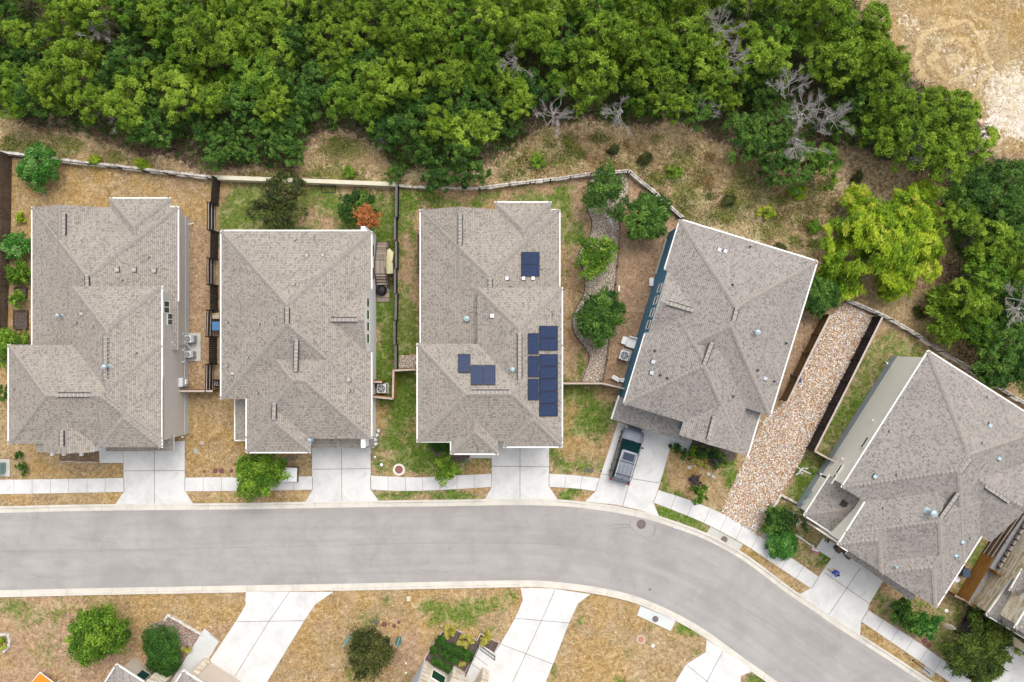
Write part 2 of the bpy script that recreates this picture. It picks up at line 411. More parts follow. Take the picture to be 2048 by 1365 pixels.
for x, y, rx, ry in ((760,840,20,40),(775,905,25,15),(820,870,8,40),(945,930,40,18),(765,940,20,10)): blob('green', x, y, rx, ry, -.6); blob('straw', x, y, rx, ry, .9)
fill([(742,978),(985,974),(968,1002),(760,1004)], green=.88, straw=.3)
fill([(1098,768),(1240,768),(1245,800),(1230,850),(1198,958),(1098,950)], green=.75, straw=.5)
for x, y, rx, ry in ((1210,790,30,14),(1120,860,14,30),(1150,900,30,24),(1190,910,14,40),(1135,830,8,40)): blob('green', x, y, rx, ry, -.7); blob('straw', x, y, rx, ry, .9)
blob('dirt', 1215, 788, 24, 14, .9)
fill([(1098,974),(1195,982),(1172,1004),(1112,1000)], green=.85, straw=.4)
fill([(1180,355),(1255,343),(1362,437),(1350,500),(1240,780),(1205,765)], dirt=.95, straw=.3)
blob('green', 1255, 640, 20, 40, .35)
fill([(1340,860),(1500,890),(1450,1030),(1316,980)], True, straw=.95, dirt=.2)
for x, y, rx, ry in ((1330,905,14,14),(1322,960,12,26),(1350,995,40,12),(1420,1022,50,12),(1455,945,18,40),(1460,905,20,20),(1430,905,30,12),(1400,945,30,6)): blob('green', x, y, rx, ry, .95)
fill([(1306,1005),(1420,1052),(1405,1075),(1318,1035)], green=1., straw=.1)
fill([(1487,1088),(1624,1177),(1600,1190),(1470,1112)], straw=.9, green=.42, dirt=.2)
fill([(1560,800),(1652,634),(1600,600),(1530,840)], dirt=.95, litter=.2)
fill([(1760,640),(1870,700),(1860,705),(1640,1000),(1545,1015),(1560,980),(1615,895),(1765,630)], green=.6, dirt=.55, straw=.4)
blob('green', 1600, 960, 30, 50, .9); blob('green', 1690, 830, 20, 60, .8, 30); blob('dirt', 1800, 670, 50, 20, .8, 30); blob('dirt', 1640,880,16,40,.7,30)
fill([(1560,990),(1650,1075),(1670,1118),(1630,1155),(1500,1068),(1530,1020)], green=.5, straw=.6, dirt=.5)
blob('green', 1650, 1120, 22, 14, .9); blob('green', 1580, 1020, 30, 12, .6)
fill([(1735,1220),(1767,1166),(1880,1210),(1960,1080),(2048,990),(2300,1000),(2300,1500),(1960,1380)], green=.55, dirt=.6, straw=.4)
blob('green', 1760, 1190, 18, 18, .8); blob('green', 1900, 1290, 30, 30, .7); blob('dirt', 1900, 1200, 30, 20, .9); blob('green', 1945, 1100, 20, 40, .8)
fill([(1722,1243),(1900,1366),(1860,1370),(1720,1270)], straw=.95, green=.4, dirt=.2)
# south side of the street
fill([(-400,1186),(492,1184),(492,1211),(420,1325),(300,1800),(-400,1800)], straw=.6, dirt=.8, green=.12)
blob('straw', 330, 1215, 190, 50, .95); blob('dirt', 330, 1215, 160, 40, -.6); blob('green', 40, 1215, 70, 22, .6); blob('green', 100, 1260, 16, 60, .45, 20); blob('green', 90, 1330, 40, 20, .35)
blob('straw', 440,1260,40,40,.9); blob('green', 200, 1205, 60, 14, .45); blob('green', 130, 1340, 60, 18, .4); blob('green', 640, 1290, 30, 40, .4); blob('green', 1200, 1330, 40, 20, .45); blob('green', 1330, 1330, 30, 20, .4); blob('green', 60, 1225, 120, 30, .5); blob('green', 95, 1300, 40, 40, .42)
fill([(545,1800),(534,1365),(610,1240),(667,1186),(1040,1178),(1046,1200),(940,1400),(940,1800)], straw=.85, dirt=.5)
for x, y, rx, ry in ((770,1200,16,14),(745,1230,12,30),(860,1225,40,10),(940,1200,60,10),(900,1240,60,14),(1030,1200,18,20),(980,1270,30,10),(700,1350,16,30),(890,1200,40,8),(960,1225,30,14),(850,1255,16,8)): blob('green', x, y, rx, ry, .75); blob('dirt', x, y, rx, ry, -.6)
blob('green', 940, 1215, 90, 26, .62); blob('green', 720, 1245, 26, 40, .5); blob('dirt', 820, 1310, 40, 60, .9); blob('straw', 820, 1310, 30, 50, -.6)
fill([(1091,1800),(1091,1366),(1156,1207),(1181,1189),(1217,1196),(1278,1213),(1345,1243),(1413,1280),(1410,1305),(1350,1366),(1350,1800)], straw=.95, dirt=.35)
for x, y, rx, ry in ((1150,1240,10,50),(1105,1340,10,40),(1190,1195,30,8),(1262,1205,18,8),(1300,1258,22,10),(1370,1265,40,10),(1265,1300,14,12),(1400,1300,14,14),(1235,1360,16,12),(1350,1250,14,22)): blob('green', x, y, rx, ry, .85)
fill([(1490,1800),(1480,1366),(1507,1343),(1545,1366),(1600,1800)], green=.9)
def blur(a, k):
    for _ in range(k):
        p = np.pad(a, 1, mode='edge'); a = (p[:-2, 1:-1]+p[2:, 1:-1]+p[1:-1, :-2]+p[1:-1, 2:]+2*a)/6
    return a
for k in ch: ch[k] = blur(ch[k], 5 if k != 'litter' else 9)
gv = np.stack([XX, YY, np.zeros_like(XX)], -1).reshape(-1, 3)
ny, nx = XX.shape; idx = np.arange(ny*nx).reshape(ny, nx)
gf = np.stack([idx[:-1, :-1], idx[:-1, 1:], idx[1:, 1:], idx[1:, :-1]], -1).reshape(-1, 4)
gme = bpy.data.meshes.new('ground'); gme.from_pydata(gv.tolist(), [], gf.tolist())
for nm, keys in (('zone_a', ('green', 'straw', 'dirt')), ('zone_b', ('rock', 'litter', 'scrub'))):
    a = gme.color_attributes.new(nm, 'FLOAT_COLOR', 'POINT')
    arr = np.ones((ny*nx, 4), np.float32)
    for i, k in enumerate(keys): arr[:, i] = ch[k].reshape(-1)
    a.data.foreach_set('color', arr.reshape(-1))
t = NT('lawn_and_soil')
def attr(nm):
    a = t.n('ShaderNodeAttribute', attribute_name=nm); s = t.n('ShaderNodeSeparateColor'); t.l(a.outputs['Color'], s.inputs[0]); return s.outputs
za, zb = attr('zone_a'), attr('zone_b')
n_big = t.noise(.45, 5, .65, dist=.4); n_mid = t.noise(1.9, 6, .72, dist=.3); n_fine = t.noise(7.5, 5, .78); n_vf = t.noise(22, 3, .8)
n_mid2 = t.noise(3.1, 5, .75, dist=.6)
nb = t.math('ADD', t.math('MULTIPLY', n_mid, .55), t.math('MULTIPLY', n_fine, .45))
nc = t.math('ADD', t.math('MULTIPLY', t.math('SUBTRACT', n_mid2, .5), 1.0), t.math('ADD', t.math('MULTIPLY', t.math('SUBTRACT', t.noise(6.5, 6, .85), .5), 1.25), .5))
def fac(v, nz, k=2.2, a=.3, b=.74): return t.sstep(t.math('ADD', v, t.math('MULTIPLY', t.math('SUBTRACT', nz, .5), k)), a, b)
straw0 = t.ramp(nc, [(.25, (.13, .08, .03)), (.42, (.27, .165, .06)), (.58, (.37, .245, .098)), (.75, (.54, .41, .21))])
straw1 = t.ramp(nc, [(.25, (.12, .08, .042)), (.42, (.25, .175, .09)), (.58, (.35, .255, .143)), (.75, (.52, .41, .265))])
straw = t.mix(t.sstep(t.noise(.22, 5, .7, dist=1), .38, .62), straw0, straw1)
green = t.ramp(nc, [(.22, (.022, .045, .006)), (.42, (.052, .105, .012)), (.58, (.105, .17, .02)), (.8, (.27, .27, .07))])
dirt = t.ramp(nc, [(.22, (.13, .08, .05)), (.45, (.29, .18, .11)), (.62, (.40, .28, .185)), (.85, (.56, .45, .35))])
rock = t.ramp(nc, [(.3, (.35, .29, .22)), (.5, (.62, .57, .50)), (.7, (.74, .71, .66))])
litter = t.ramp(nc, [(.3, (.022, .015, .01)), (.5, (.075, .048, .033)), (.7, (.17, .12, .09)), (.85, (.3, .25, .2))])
scrub = t.ramp(nc, [(.25, (.16, .13, .055)), (.42, (.38, .30, .15)), (.58, (.56, .45, .26)), (.78, (.74, .64, .45))])
c = dirt
c = t.mix(fac(za[1], nb), c, straw)
c = t.mix(fac(zb[2], n_mid2, 2.6), c, scrub)
c = t.mix(fac(za[2], n_big, 2.2, .5, 1.0), c, dirt)
c = t.mix(fac(za[0], nb, 2.6), c, green)
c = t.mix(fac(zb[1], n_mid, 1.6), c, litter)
c = t.mix(fac(zb[0], n_mid2, 2.4), c, rock)
spk = t.noise(3.4, 2, .5); spk2 = t.sstep(spk, .62, .70)      # small dark weeds and dung-like specks
c = t.mix(t.math('MULTIPLY', spk2, .6), c, (.07, .06, .03))
wh = t.noise(5.3, 1, .5); c = t.mix(t.math('MULTIPLY', t.sstep(wh, .73, .77), .5), c, (.55, .48, .40))
mott = t.noise(.85, 6, .75, dist=.8)
c = t.mix(t.math('MULTIPLY', t.sstep(mott, .50, .66), .60), c, t.mix(.5, c, (.10, .065, .035), 'MIX'))
c = t.mix(t.math('MULTIPLY', t.sstep(mott, .50, .34), .32), c, (.56, .43, .27))
c = t.mix(t.math('MULTIPLY', t.sstep(t.noise(.12, 3, .5), .45, .7), .18), c, (.25, .18, .10))
# mower rings on the field
sx = t.n('ShaderNodeVectorMath', operation='DISTANCE'); t.l(t.co(), sx.inputs[0]); sx.inputs[1].default_value = tuple(G(1905, 120))
dd_ = t.math('ADD', sx.outputs['Value'], t.math('MULTIPLY', t.noise(.5, 3, .6), 3.2))
rg = t.math('SINE', t.math('MULTIPLY', dd_, 4.2)); mk = t.math('SUBTRACT', 1.0, t.sstep(sx.outputs['Value'], 3.2, 6.0))
c = t.mix(t.math('MULTIPLY', t.math('MULTIPLY', t.sstep(rg, -.1, .9), mk), t.math('MULTIPLY', fac(za[1], n_mid, 1.8), .45)), c, (.66, .52, .30))
t.col(c); t.bump(nc, .45, .04)
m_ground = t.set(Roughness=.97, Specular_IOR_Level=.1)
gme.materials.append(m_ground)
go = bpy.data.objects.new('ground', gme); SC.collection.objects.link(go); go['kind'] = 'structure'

# ------------------------------------------------------------------ street, curbs, pavements, driveways
t = NT('old_asphalt')
mp = t.n('ShaderNodeMapping'); t.l(t.co('UV'), mp.inputs[0]); mp.inputs['Scale'].default_value = (.12, 1.5, 1)
mp2 = t.n('ShaderNodeMapping'); t.l(t.co('UV'), mp2.inputs[0]); mp2.inputs['Scale'].default_value = (.02, .9, 1)
s1 = t.noise(1, 5, .6, co=mp.outputs[0], dist=.6); s2 = t.noise(.35, 5, .65, dist=.5); s3 = t.noise(14, 4, .8); s4 = t.noise(2.5, 5, .7)
c = t.ramp(s2, [(.32, (.255, .238, .226)), (.5, (.30, .283, .272)), (.68, (.335, .318, .305))])
c = t.mix(t.math('MULTIPLY', t.sstep(s1, .46, .70), .32), c, (.22, .205, .197))
c = t.mix(t.math('MULTIPLY', t.sstep(t.noise(1, 3, .5, co=mp2.outputs[0]), .46, .66), .30), c, (.215, .20, .192))
c = t.mix(t.math('MULTIPLY', t.sstep(s3, .45, .7), .24), c, (.43, .41, .395))
c = t.mix(t.math('MULTIPLY', t.sstep(s4, .54, .74), .28), c, (.19, .176, .17))
vs = t.noise(1.15, 1, .4); c = t.mix(t.math('MULTIPLY', t.sstep(vs, .80, .82), .7), c, (.06, .055, .05))
t.col(c); t.bump(s3, .5, .01); m_asph = t.set(Roughness=.93, Specular_IOR_Level=.2)
m_tar = simple('tar_crack', (.21, .195, .19), .3, 5, .9)

mb = MB(); n = 160
def resample(c, n):
    a = np.array(c); d = np.r_[0, np.cumsum(np.hypot(*np.diff(a, axis=0).T))]
    q = np.linspace(0, d[-1], n); return np.stack([np.interp(q, d, a[:, 0]), np.interp(q, d, a[:, 1])], -1)
A = resample(UPc, n); B = resample(LOc, n)
vs = [G(p[0], p[1], 0) for p in A]+[G(p[0], p[1], 0) for p in B]
vs = [(v.x, v.y, .006) for v in vs]
mb.add(vs, [[n+i, n+i+1, i+1, i] for i in range(n-1)], 0, [[(i*.75, 0), (i*.75+.75, 0), (i*.75+.75, 6.5), (i*.75, 6.5)] for i in range(n-1)])
struct(mb, 'road', m_asph, smooth=False)
def ribbon(path, w, z, m=0, mb=None, jitter=0, thick=0):
    mb = mb or MB(); P = [Vector((*G(*p)[:2], z)) for p in path]; L = []
    for i, p in enumerate(P):
        d = (P[min(i+1, len(P)-1)]-P[max(i-1, 0)]).normalized(); nn = Vector((-d.y, d.x, 0)); ww = w*(1+jitter*R.uniform(-1, 1))
        L += [p-nn*ww/2, p+nn*ww/2]
    mb.add(L, [[2*i, 2*i+2, 2*i+3, 2*i+1] for i in range(len(P)-1)], m); return mb
mb = MB()
ribbon(catmull([(-100,1104),(120,1101.5),(400,1097),(800,1088),(1000,1086),(1060,1087),(1120,1090)], 8), .03, .0105, mb=mb, jitter=.5)
ribbon([(1216,1054),(1225,1050),(1255,1049),(1262,1056),(1275,1069),(1295,1077),(1308,1070),(1312,1049)], .06, .0105, mb=mb, jitter=.5)
ribbon([(1218,1057),(1235,1057),(1257,1055)], .04, .0105, mb=mb, jitter=.5)
ribbon([(1259,1052),(1261,1040)], .06, .0105, mb=mb)
for k in range(46):
    x = R.uniform(0, 1500); y = R.uniform(1032, 1165) if x < 1000 else R.uniform(1040, 1150)+max(0, x-1200)*.35
    p = G(x, y); rr = R.uniform(.02, .06)
    mb.add([(p.x+rr*R.uniform(.6, 1.2)*math.cos(a), p.y+rr*R.uniform(.6, 1.2)*math.sin(a), .0105) for a in np.linspace(0, 6.28, 8)[:-1]], [list(range(7))])
for k in range(16):       # hairline cracks, some across the lane, some along it
    x = R.uniform(20, 1180); y0 = R.uniform(1032, 1150); ln = R.uniform(20, 110); a = R.choice([0, 0, 1.4, 1.7, .3]); P_ = []
    for i in range(9): P_.append((x+math.cos(a)*ln*i/8+R.uniform(-2, 2), min(1158, max(1028, y0+math.sin(a)*ln*.5*i/8+R.uniform(-2, 2)))))
    ribbon(P_, R.uniform(.012, .03), .0105, mb=mb, jitter=.7)
ribbon([(1300,1110),(1330,1122),(1370,1140),(1400,1158),(1440,1170)], .02, .0105, mb=mb, jitter=.6); ribbon([(1450,1190),(1500,1226),(1545,1250),(1600,1290)], .025, .0105, mb=mb, jitter=.6)
struct(mb, 'road_cracks', m_tar)

def off(path, d):
    out = []
    for i, p in enumerate(path):
        a = np.array(path[max(i-1, 0)]); b = np.array(path[min(i+1, len(path)-1)]); t_ = (b-a)/np.hypot(*(b-a))
        out.append((p[0]-t_[1]*d, p[1]+t_[0]*d))
    return out
def curb(path, sgn, drops, name):
    """gutter pan then raised curb; sgn = side of the path away from the road (image space)"""
    path = [tuple(p) for p in resample(path, 420)]
    mb = MB(); pro = [(0, .012), (8.2, .016), (9.0, 1), (13.2, 1.0), (13.4, 0)]
    rows = []
    for i in range(len(path)):
        x, y = path[i]; h = .125
        for a, b in drops:
            q = np.clip(min(x-a, b-x)/7.+.5, 0, 1); h = min(h, .125*(1-q)+.034*q)
        a_ = np.array(path[max(i-1, 0)]); b_ = np.array(path[min(i+1, len(path)-1)]); t_ = (b_-a_)/np.hypot(*(b_-a_))
        r = []
        for o, z in pro:
            g = G(x-t_[1]*o*sgn, y+t_[0]*o*sgn); zz = h if z == 1 else (z if z else -.02)
            r.append((g.x, g.y, zz))
        rows.append(r)
    k = len(pro); vs = [q for r in rows for q in r]; fs = []
    for i in range(len(rows)-1):
        for j in range(k-1):
            f = [i*k+j, (i+1)*k+j, (i+1)*k+j+1, i*k+j+1]; fs.append(f if sgn > 0 else f[::-1])
    mb.add(vs, fs, 0)
    step = 17
    for i in range(6, len(rows)-1, step):
        p, q = [Vector(v) for v in rows[i]], [Vector(v) for v in rows[i+1]]
        d = (q[0]-p[0]).normalized()*.035
        for j in range(3):
            up = Vector((0, 0, .004))
            mb.add([p[j]+up, p[j]+d+up, p[j+1]+d+up, p[j+1]+up], [[0, 1, 2, 3]], 1)
    return struct(mb, name, [m_curb, m_bjoint])
curb(UPc, -1, [(231, 386), (611, 758), (970, 1115), (1172, 1318), (1597, 1719)], 'curb')
curb(LOc, 1, [(492, 667), (1040, 1181), (1413, 1507)], 'curb')

def slab(name, pts, z1=.045, mat=m_conc, joints=(), jw=.045, jm=None, z0=-.03):
    P = [G(*p) for p in pts]; mb = MB(); mb.prism(P, z0, z1)
    for a, b in joints:
        a, b = G(*a), G(*b); d = (b-a).normalized(); nn = Vector((-d.y, d.x, 0))*jw/2
        q = [a-nn, a+nn, b+nn, b-nn]; mb.add([(v.x, v.y, z1+.004) for v in q], [[3, 2, 1, 0]], 1)
    return struct(mb, name, [mat, jm or m_joint])
slab('driveway', [(247,890),(369.5,882),(370,982),(386,1007),(231,1008.5),(248,984)], joints=[((309,890),(309.5,1007)),((248,942),(370,941.5)),((248,956),(249,984)),((370,955),(370,981))])
slab('entry_path', [(198,890),(246.6,890),(246.6,926),(200,926)], .05, joints=[])
slab('driveway', [(624,888),(741,888),(741.5,980),(758,1002.5),(611,1005),(625,980)], joints=[((683,888),(684,1003)),((626,939),(741,937.5)),((625.5,955),(625,980)),((741,952),(741.5,980))])
slab('driveway', [(984,885),(1098,885),(1098,974),(1115,998.6),(970,998.4),(983.4,974)], joints=[((1040,885),(1040,998)),((984,933),(1098,934)),((983.6,948),(983,974)),((1098,948),(1098,974))])
slab('entry_path', [(940,895),(983.4,895),(983.4,916.5),(940,916.5)], .05)
slab('driveway', [(1236,845),(1341,872),(1340.5,895),(1316,980),(1306.5,1005),(1318,1033),(1275,1019),(1230,1009.5),(1170,1003.5),(1191,983),(1199,957)],
     joints=[((1288,868),(1245,1012)),((1203,948),(1317,966)),((1316,980),(1308,1005)),((1199,957),(1191,983))])
slab('entry_path', [(1341.5,868),(1384,882),(1375,907),(1341,894.5)], .05)
slab('driveway', [(1675,1098),(1767,1160),(1738,1208),(1735,1221),(1722,1243),(1719.7,1269),(1660,1232),(1598,1189.5),(1622.6,1176),(1637,1154),(1662,1118)],
     joints=[((1721,1135),(1657,1230)),((1649,1146),(1738,1207)),((1735,1221),(1722,1243)),((1637,1154),(1623,1177))])
slab('entry_path', [(1646,1076),(1692,1096),(1674.5,1098),(1662,1117.5),(1631,1098)], .05)
slab('driveway', [(492,1184),(667,1184),(631,1208.6),(608.6,1242),(533.7,1365),(488,1480),(360,1440),(418.5,1323.5),(472,1243),(491,1211)],
     joints=[((579,1184),(538,1243)),((538,1243),(470,1353)),((472,1243.5),(608,1241.5))])
slab('driveway', [(1040.7,1176),(1100,1177),(1181,1188.5),(1155.7,1207),(1138,1246),(1091.5,1365),(1000,1600),(900,1500),(971,1334),(1000,1290),(1030,1236.6),(1046,1200.5)],
     joints=[((1110,1180),(1083,1241)),((1083,1241),(1025,1365)),((1029,1236.5),(1138,1246)),((1001,1288),(1105,1328)),((1105,1328),(1107,1329))])
slab('driveway', [(1413,1279.5),(1507,1342),(1481.6,1351.6),(1470,1480),(1290,1460),(1350.5,1365),(1372,1329),(1410.7,1305)], joints=[((1446,1302),(1412,1365)),((1372,1329),(1417,1365))])
# pavements (top edge, bottom edge, driven through at joints)
def walk(top, bot, step=38, z=.052, name='sidewalk', mat=m_conc):
    k = max(2, int(np.hypot(top[-1][0]-top[0][0], top[-1][1]-top[0][1])/step)+1)
    T = resample(catmull(top, 6), k*4+1); B_ = resample(catmull(bot, 6), k*4+1)
    slab(name, [tuple(p) for p in T]+[tuple(p) for p in B_[::-1]], z, mat, joints=[(tuple(T[i]), tuple(B_[i])) for i in range(4, k*4, 4)], jw=.03)
walk([(-300,962),(0,960),(247.4,956.3)], [(-300,991),(0,988.5),(247.6,984)])
walk([(370.6,955.5),(500,954.5),(624.6,953)], [(370.6,983),(500,981.5),(624.4,979.5)])
walk([(742,951.8),(795,954),(850,955),(920,951),(982.8,947.8)], [(742.4,979.5),(795,982),(846,981.6),(920,978),(982.8,974)])
walk([(1098.6,947.8),(1150,951),(1198.6,957)], [(1098.6,974),(1150,977),(1190.4,982.6)])
walk([(1316.6,980.5),(1380,1001),(1441,1026),(1500,1060),(1560,1100),(1636.6,1153.7)], [(1307.4,1005.4),(1370,1030),(1420,1052),(1487,1088),(1550,1130),(1622,1177)])
walk([(1736,1220.6),(1820,1274),(1892,1324),(1960,1366),(2150,1495)], [(1722.6,1243.4),(1800,1296),(1897,1363),(1990,1428),(2130,1520)])
slab('inlet_slab', [(1421,1053.5),(1486,1089),(1473,1107),(1410,1071)], .05, m_padc)
slab('inlet_slab', [(1281,1212),(1352,1240),(1341,1262),(1274,1231)], .06, concrete('inlet_concrete', (.50, .52, .50)))
slab('entry_path', [(409,1257),(438.5,1282),(425,1306),(330,1450),(300,1430),(388,1291)], .05, joints=[((438,1282),(420,1268))], mat=concrete('path_concrete', (.50, .50, .48)))
slab('entry_path', [(960,1288),(999,1312),(970,1337),(935,1420),(900,1400)], .05, joints=[((947,1310),(975,1331)),((940,1325),(968,1345))])
slab('entry_path', [(2018,1268),(2040,1285),(2080,1330),(1990,1420),(1950,1395)], .05)
slab('driveway', [(2013,1365),(2048,1310),(2300,1480),(2200,1600)], .055)
# gravel and planting beds
def bed(name, pts, mat, z=.03, smooth=True, kind=None):
    P = catmull(list(pts)+[pts[0]], 5)[:-1] if smooth else pts
    mb = MB(); mb.prism([G(*p) for p in P], -.02, z); return struct(mb, name, mat)
bed('gravel_path', [(1690,605),(1745,632),(1743,638),(1614,895),(1600,925),(1561,989),(1538,1021),(1535,1062),(1525,1082),(1441,1026),(1455,992),(1490,914),(1529,838),(1575,800),(1652,640)], m_pebble, .05, False)
bed('gravel_bed', [(1180,358),(1250,349),(1252,400),(1240,431),(1237,484),(1228,578),(1217,669),(1212,720),(1202,763),(1163,763),(1178,719),(1173,701),(1149,666),(1145,631),(1168,584),(1167,548),(1154,510),(1178,475),(1183,443),(1171,408)], m_pebfine, .04)
bed('gravel_bed', [(798,711),(836,711),(836,736),(798,736)], m_pebfine, .04, False)
bed('mulch_bed', [(858,880),(905,884),(940,896),(940,912),(915,925),(895,915),(872,912),(860,898)], m_mulch, .03)
bed('mulch_bed', [(893,1250),(954,1280),(961,1265),(999,1285),(987,1307),(960,1288),(930,1345),(898,1352),(848,1320)], m_mulch, .03, False)
bed('mulch_bed', [(1942,1200),(2010,1258),(2040,1290),(2000,1310),(1960,1290),(1916,1268)], m_mulch, .03, False)
bed('mulch_bed', [(1386,880),(1470,905),(1455,925),(1410,915),(1376,905)], m_mulch, .03)
bed('gravel_bed', [(330,1238),(338,1228),(404,1268),(385,1300),(360,1360),(300,1340),(300,1250)], m_chip, .03, False)
bed('mulch_bed', [(118,905),(196,900),(198,923),(120,923)], cobble_mat('leaf_litter', [(.16, .09, .06), (.30, .17, .10), (.12, .13, .05), (.22, .13, .08)], .13), .03, False)
# loose stones of the gravel strip, nobody could count them
def pip(x, y, pts):
    ins = False; j = len(pts)-1
    for i in range(len(pts)):
        xi, yi = pts[i]; xj, yj = pts[j]
        if (yi > y) != (yj > y) and x < (xj-xi)*(y-yi)/(yj-yi)+xi: ins = not ins
        j = i
    return ins
def stones(polyg, n, smin, smax, mats, label, z):
    mb = MB(); xs = [p[0] for p in polyg]; ys = [p[1] for p in polyg]; k = 0
    while k < n:
        x, y = R.uniform(min(xs), max(xs)), R.uniform(min(ys), max(ys))
        if not pip(x, y, polyg): continue
        k += 1; p = G(x, y); s_ = R.uniform(smin, smax); a = R.uniform(0, 6.28); e = R.uniform(.6, 1)
        vs = []
        for t_ in range(6):
            q = a+t_*math.pi/3; vs.append((p.x+s_*math.cos(q)*e*R.uniform(.8, 1.1), p.y+s_*math.sin(q)*R.uniform(.8, 1.1), z))
        top = [(p.x+(v[0]-p.x)*.55, p.y+(v[1]-p.y)*.55, z+s_*R.uniform(.5, .9)) for v in vs]
        mb.add(vs+top, [[t_, (t_+1) % 6, 6+(t_+1) % 6, 6+t_] for t_ in range(6)]+[[6, 7, 8, 9, 10, 11]], R.randrange(len(mats)))
    o = mb.build('loose_stones', mats); tag(o, label, 'stones', kind='stuff')
pc = [simple('stone_'+n_, c_, .15, 4, .85) for n_, c_ in (('white', (.68, .65, .60)), ('tan', (.52, .38, .26)), ('rust', (.36, .18, .09)), ('grey', (.38, .36, .35)), ('cream', (.62, .54, .44)), ('ochre', (.46, .30, .14)))]
stones([(1690,608),(1742,632),(1743,640),(1614,893),(1561,987),(1536,1021),(1524,1078),(1443,1025),(1456,992),(1491,914),(1530,838),(1576,800),(1652,640)], 9500, .035, .085, pc, 'mixed white, tan and rust river stones filling the strip between two fences', .05)
# ------------------------------------------------------------------ houses
def outn(a, b):       # outline runs clockwise seen from above -> outward is on the left
    d = (b-a); d = Vector((d.x, d.y)).normalized(); return Vector((-d.y, d.x))

class Sec:
    def __init__(s, poly, z, pit, base=0.0, over=.35, walls=True, gut='', drop=.17, eoff=(0, 0, 0, 0)):
        s.eoff = eoff
        s.P = [Vector((p[0], p[1])) for p in poly]; s.z = z; s.pit = pit; s.base = base; s.over = over
        s.walls = walls; s.gut = gut; s.drop = drop
        s.E = [(s.P[i], outn(s.P[i], s.P[(i+1) % 4]), pit[i]) for i in range(4)]
    def h(s, x, y):
        p = Vector((x, y)); m = 1e9
        for (a, n, k), eo in zip(s.E, s.eoff):
            d = -(p-a).dot(n)
            if d < -1e-4: return -1
            if k > 0: m = min(m, s.z+eo+k*d)
        return m if m < 1e8 else s.z
    def solid(s):
        bm = bmesh.new(); z0 = s.z-s.drop
        lo = [bm.verts.new((p.x, p.y, z0)) for p in s.P]; hi = [bm.verts.new((p.x, p.y, s.z+25)) for p in s.P]
        bm.faces.new(lo); bm.faces.new(hi[::-1])
        for i in range(4):
            j = (i+1) % 4; bm.faces.new([lo[j], lo[i], hi[i], hi[j]])
        for (a, n, k), eo in zip(s.E, s.eoff):
            if k <= 0: continue
            nn = Vector((n.x*k, n.y*k, 1)).normalized()
            r = bmesh.ops.bisect_plane(bm, geom=bm.verts[:]+bm.edges[:]+bm.faces[:], plane_co=(a.x, a.y, s.z+eo), plane_no=nn, clear_outer=True, dist=1e-5)
            ed = [g for g in r['geom_cut'] if isinstance(g, bmesh.types.BMEdge)]
            if len(ed) >= 3: bmesh.ops.contextual_create(bm, geom=ed)
        if all(k <= 0 for _, _, k in s.E):
            pass
        bmesh.ops.remove_doubles(bm, verts=bm.verts[:], dist=1e-4)
        bmesh.ops.recalc_face_normals(bm, faces=bm.faces[:])
        return bm

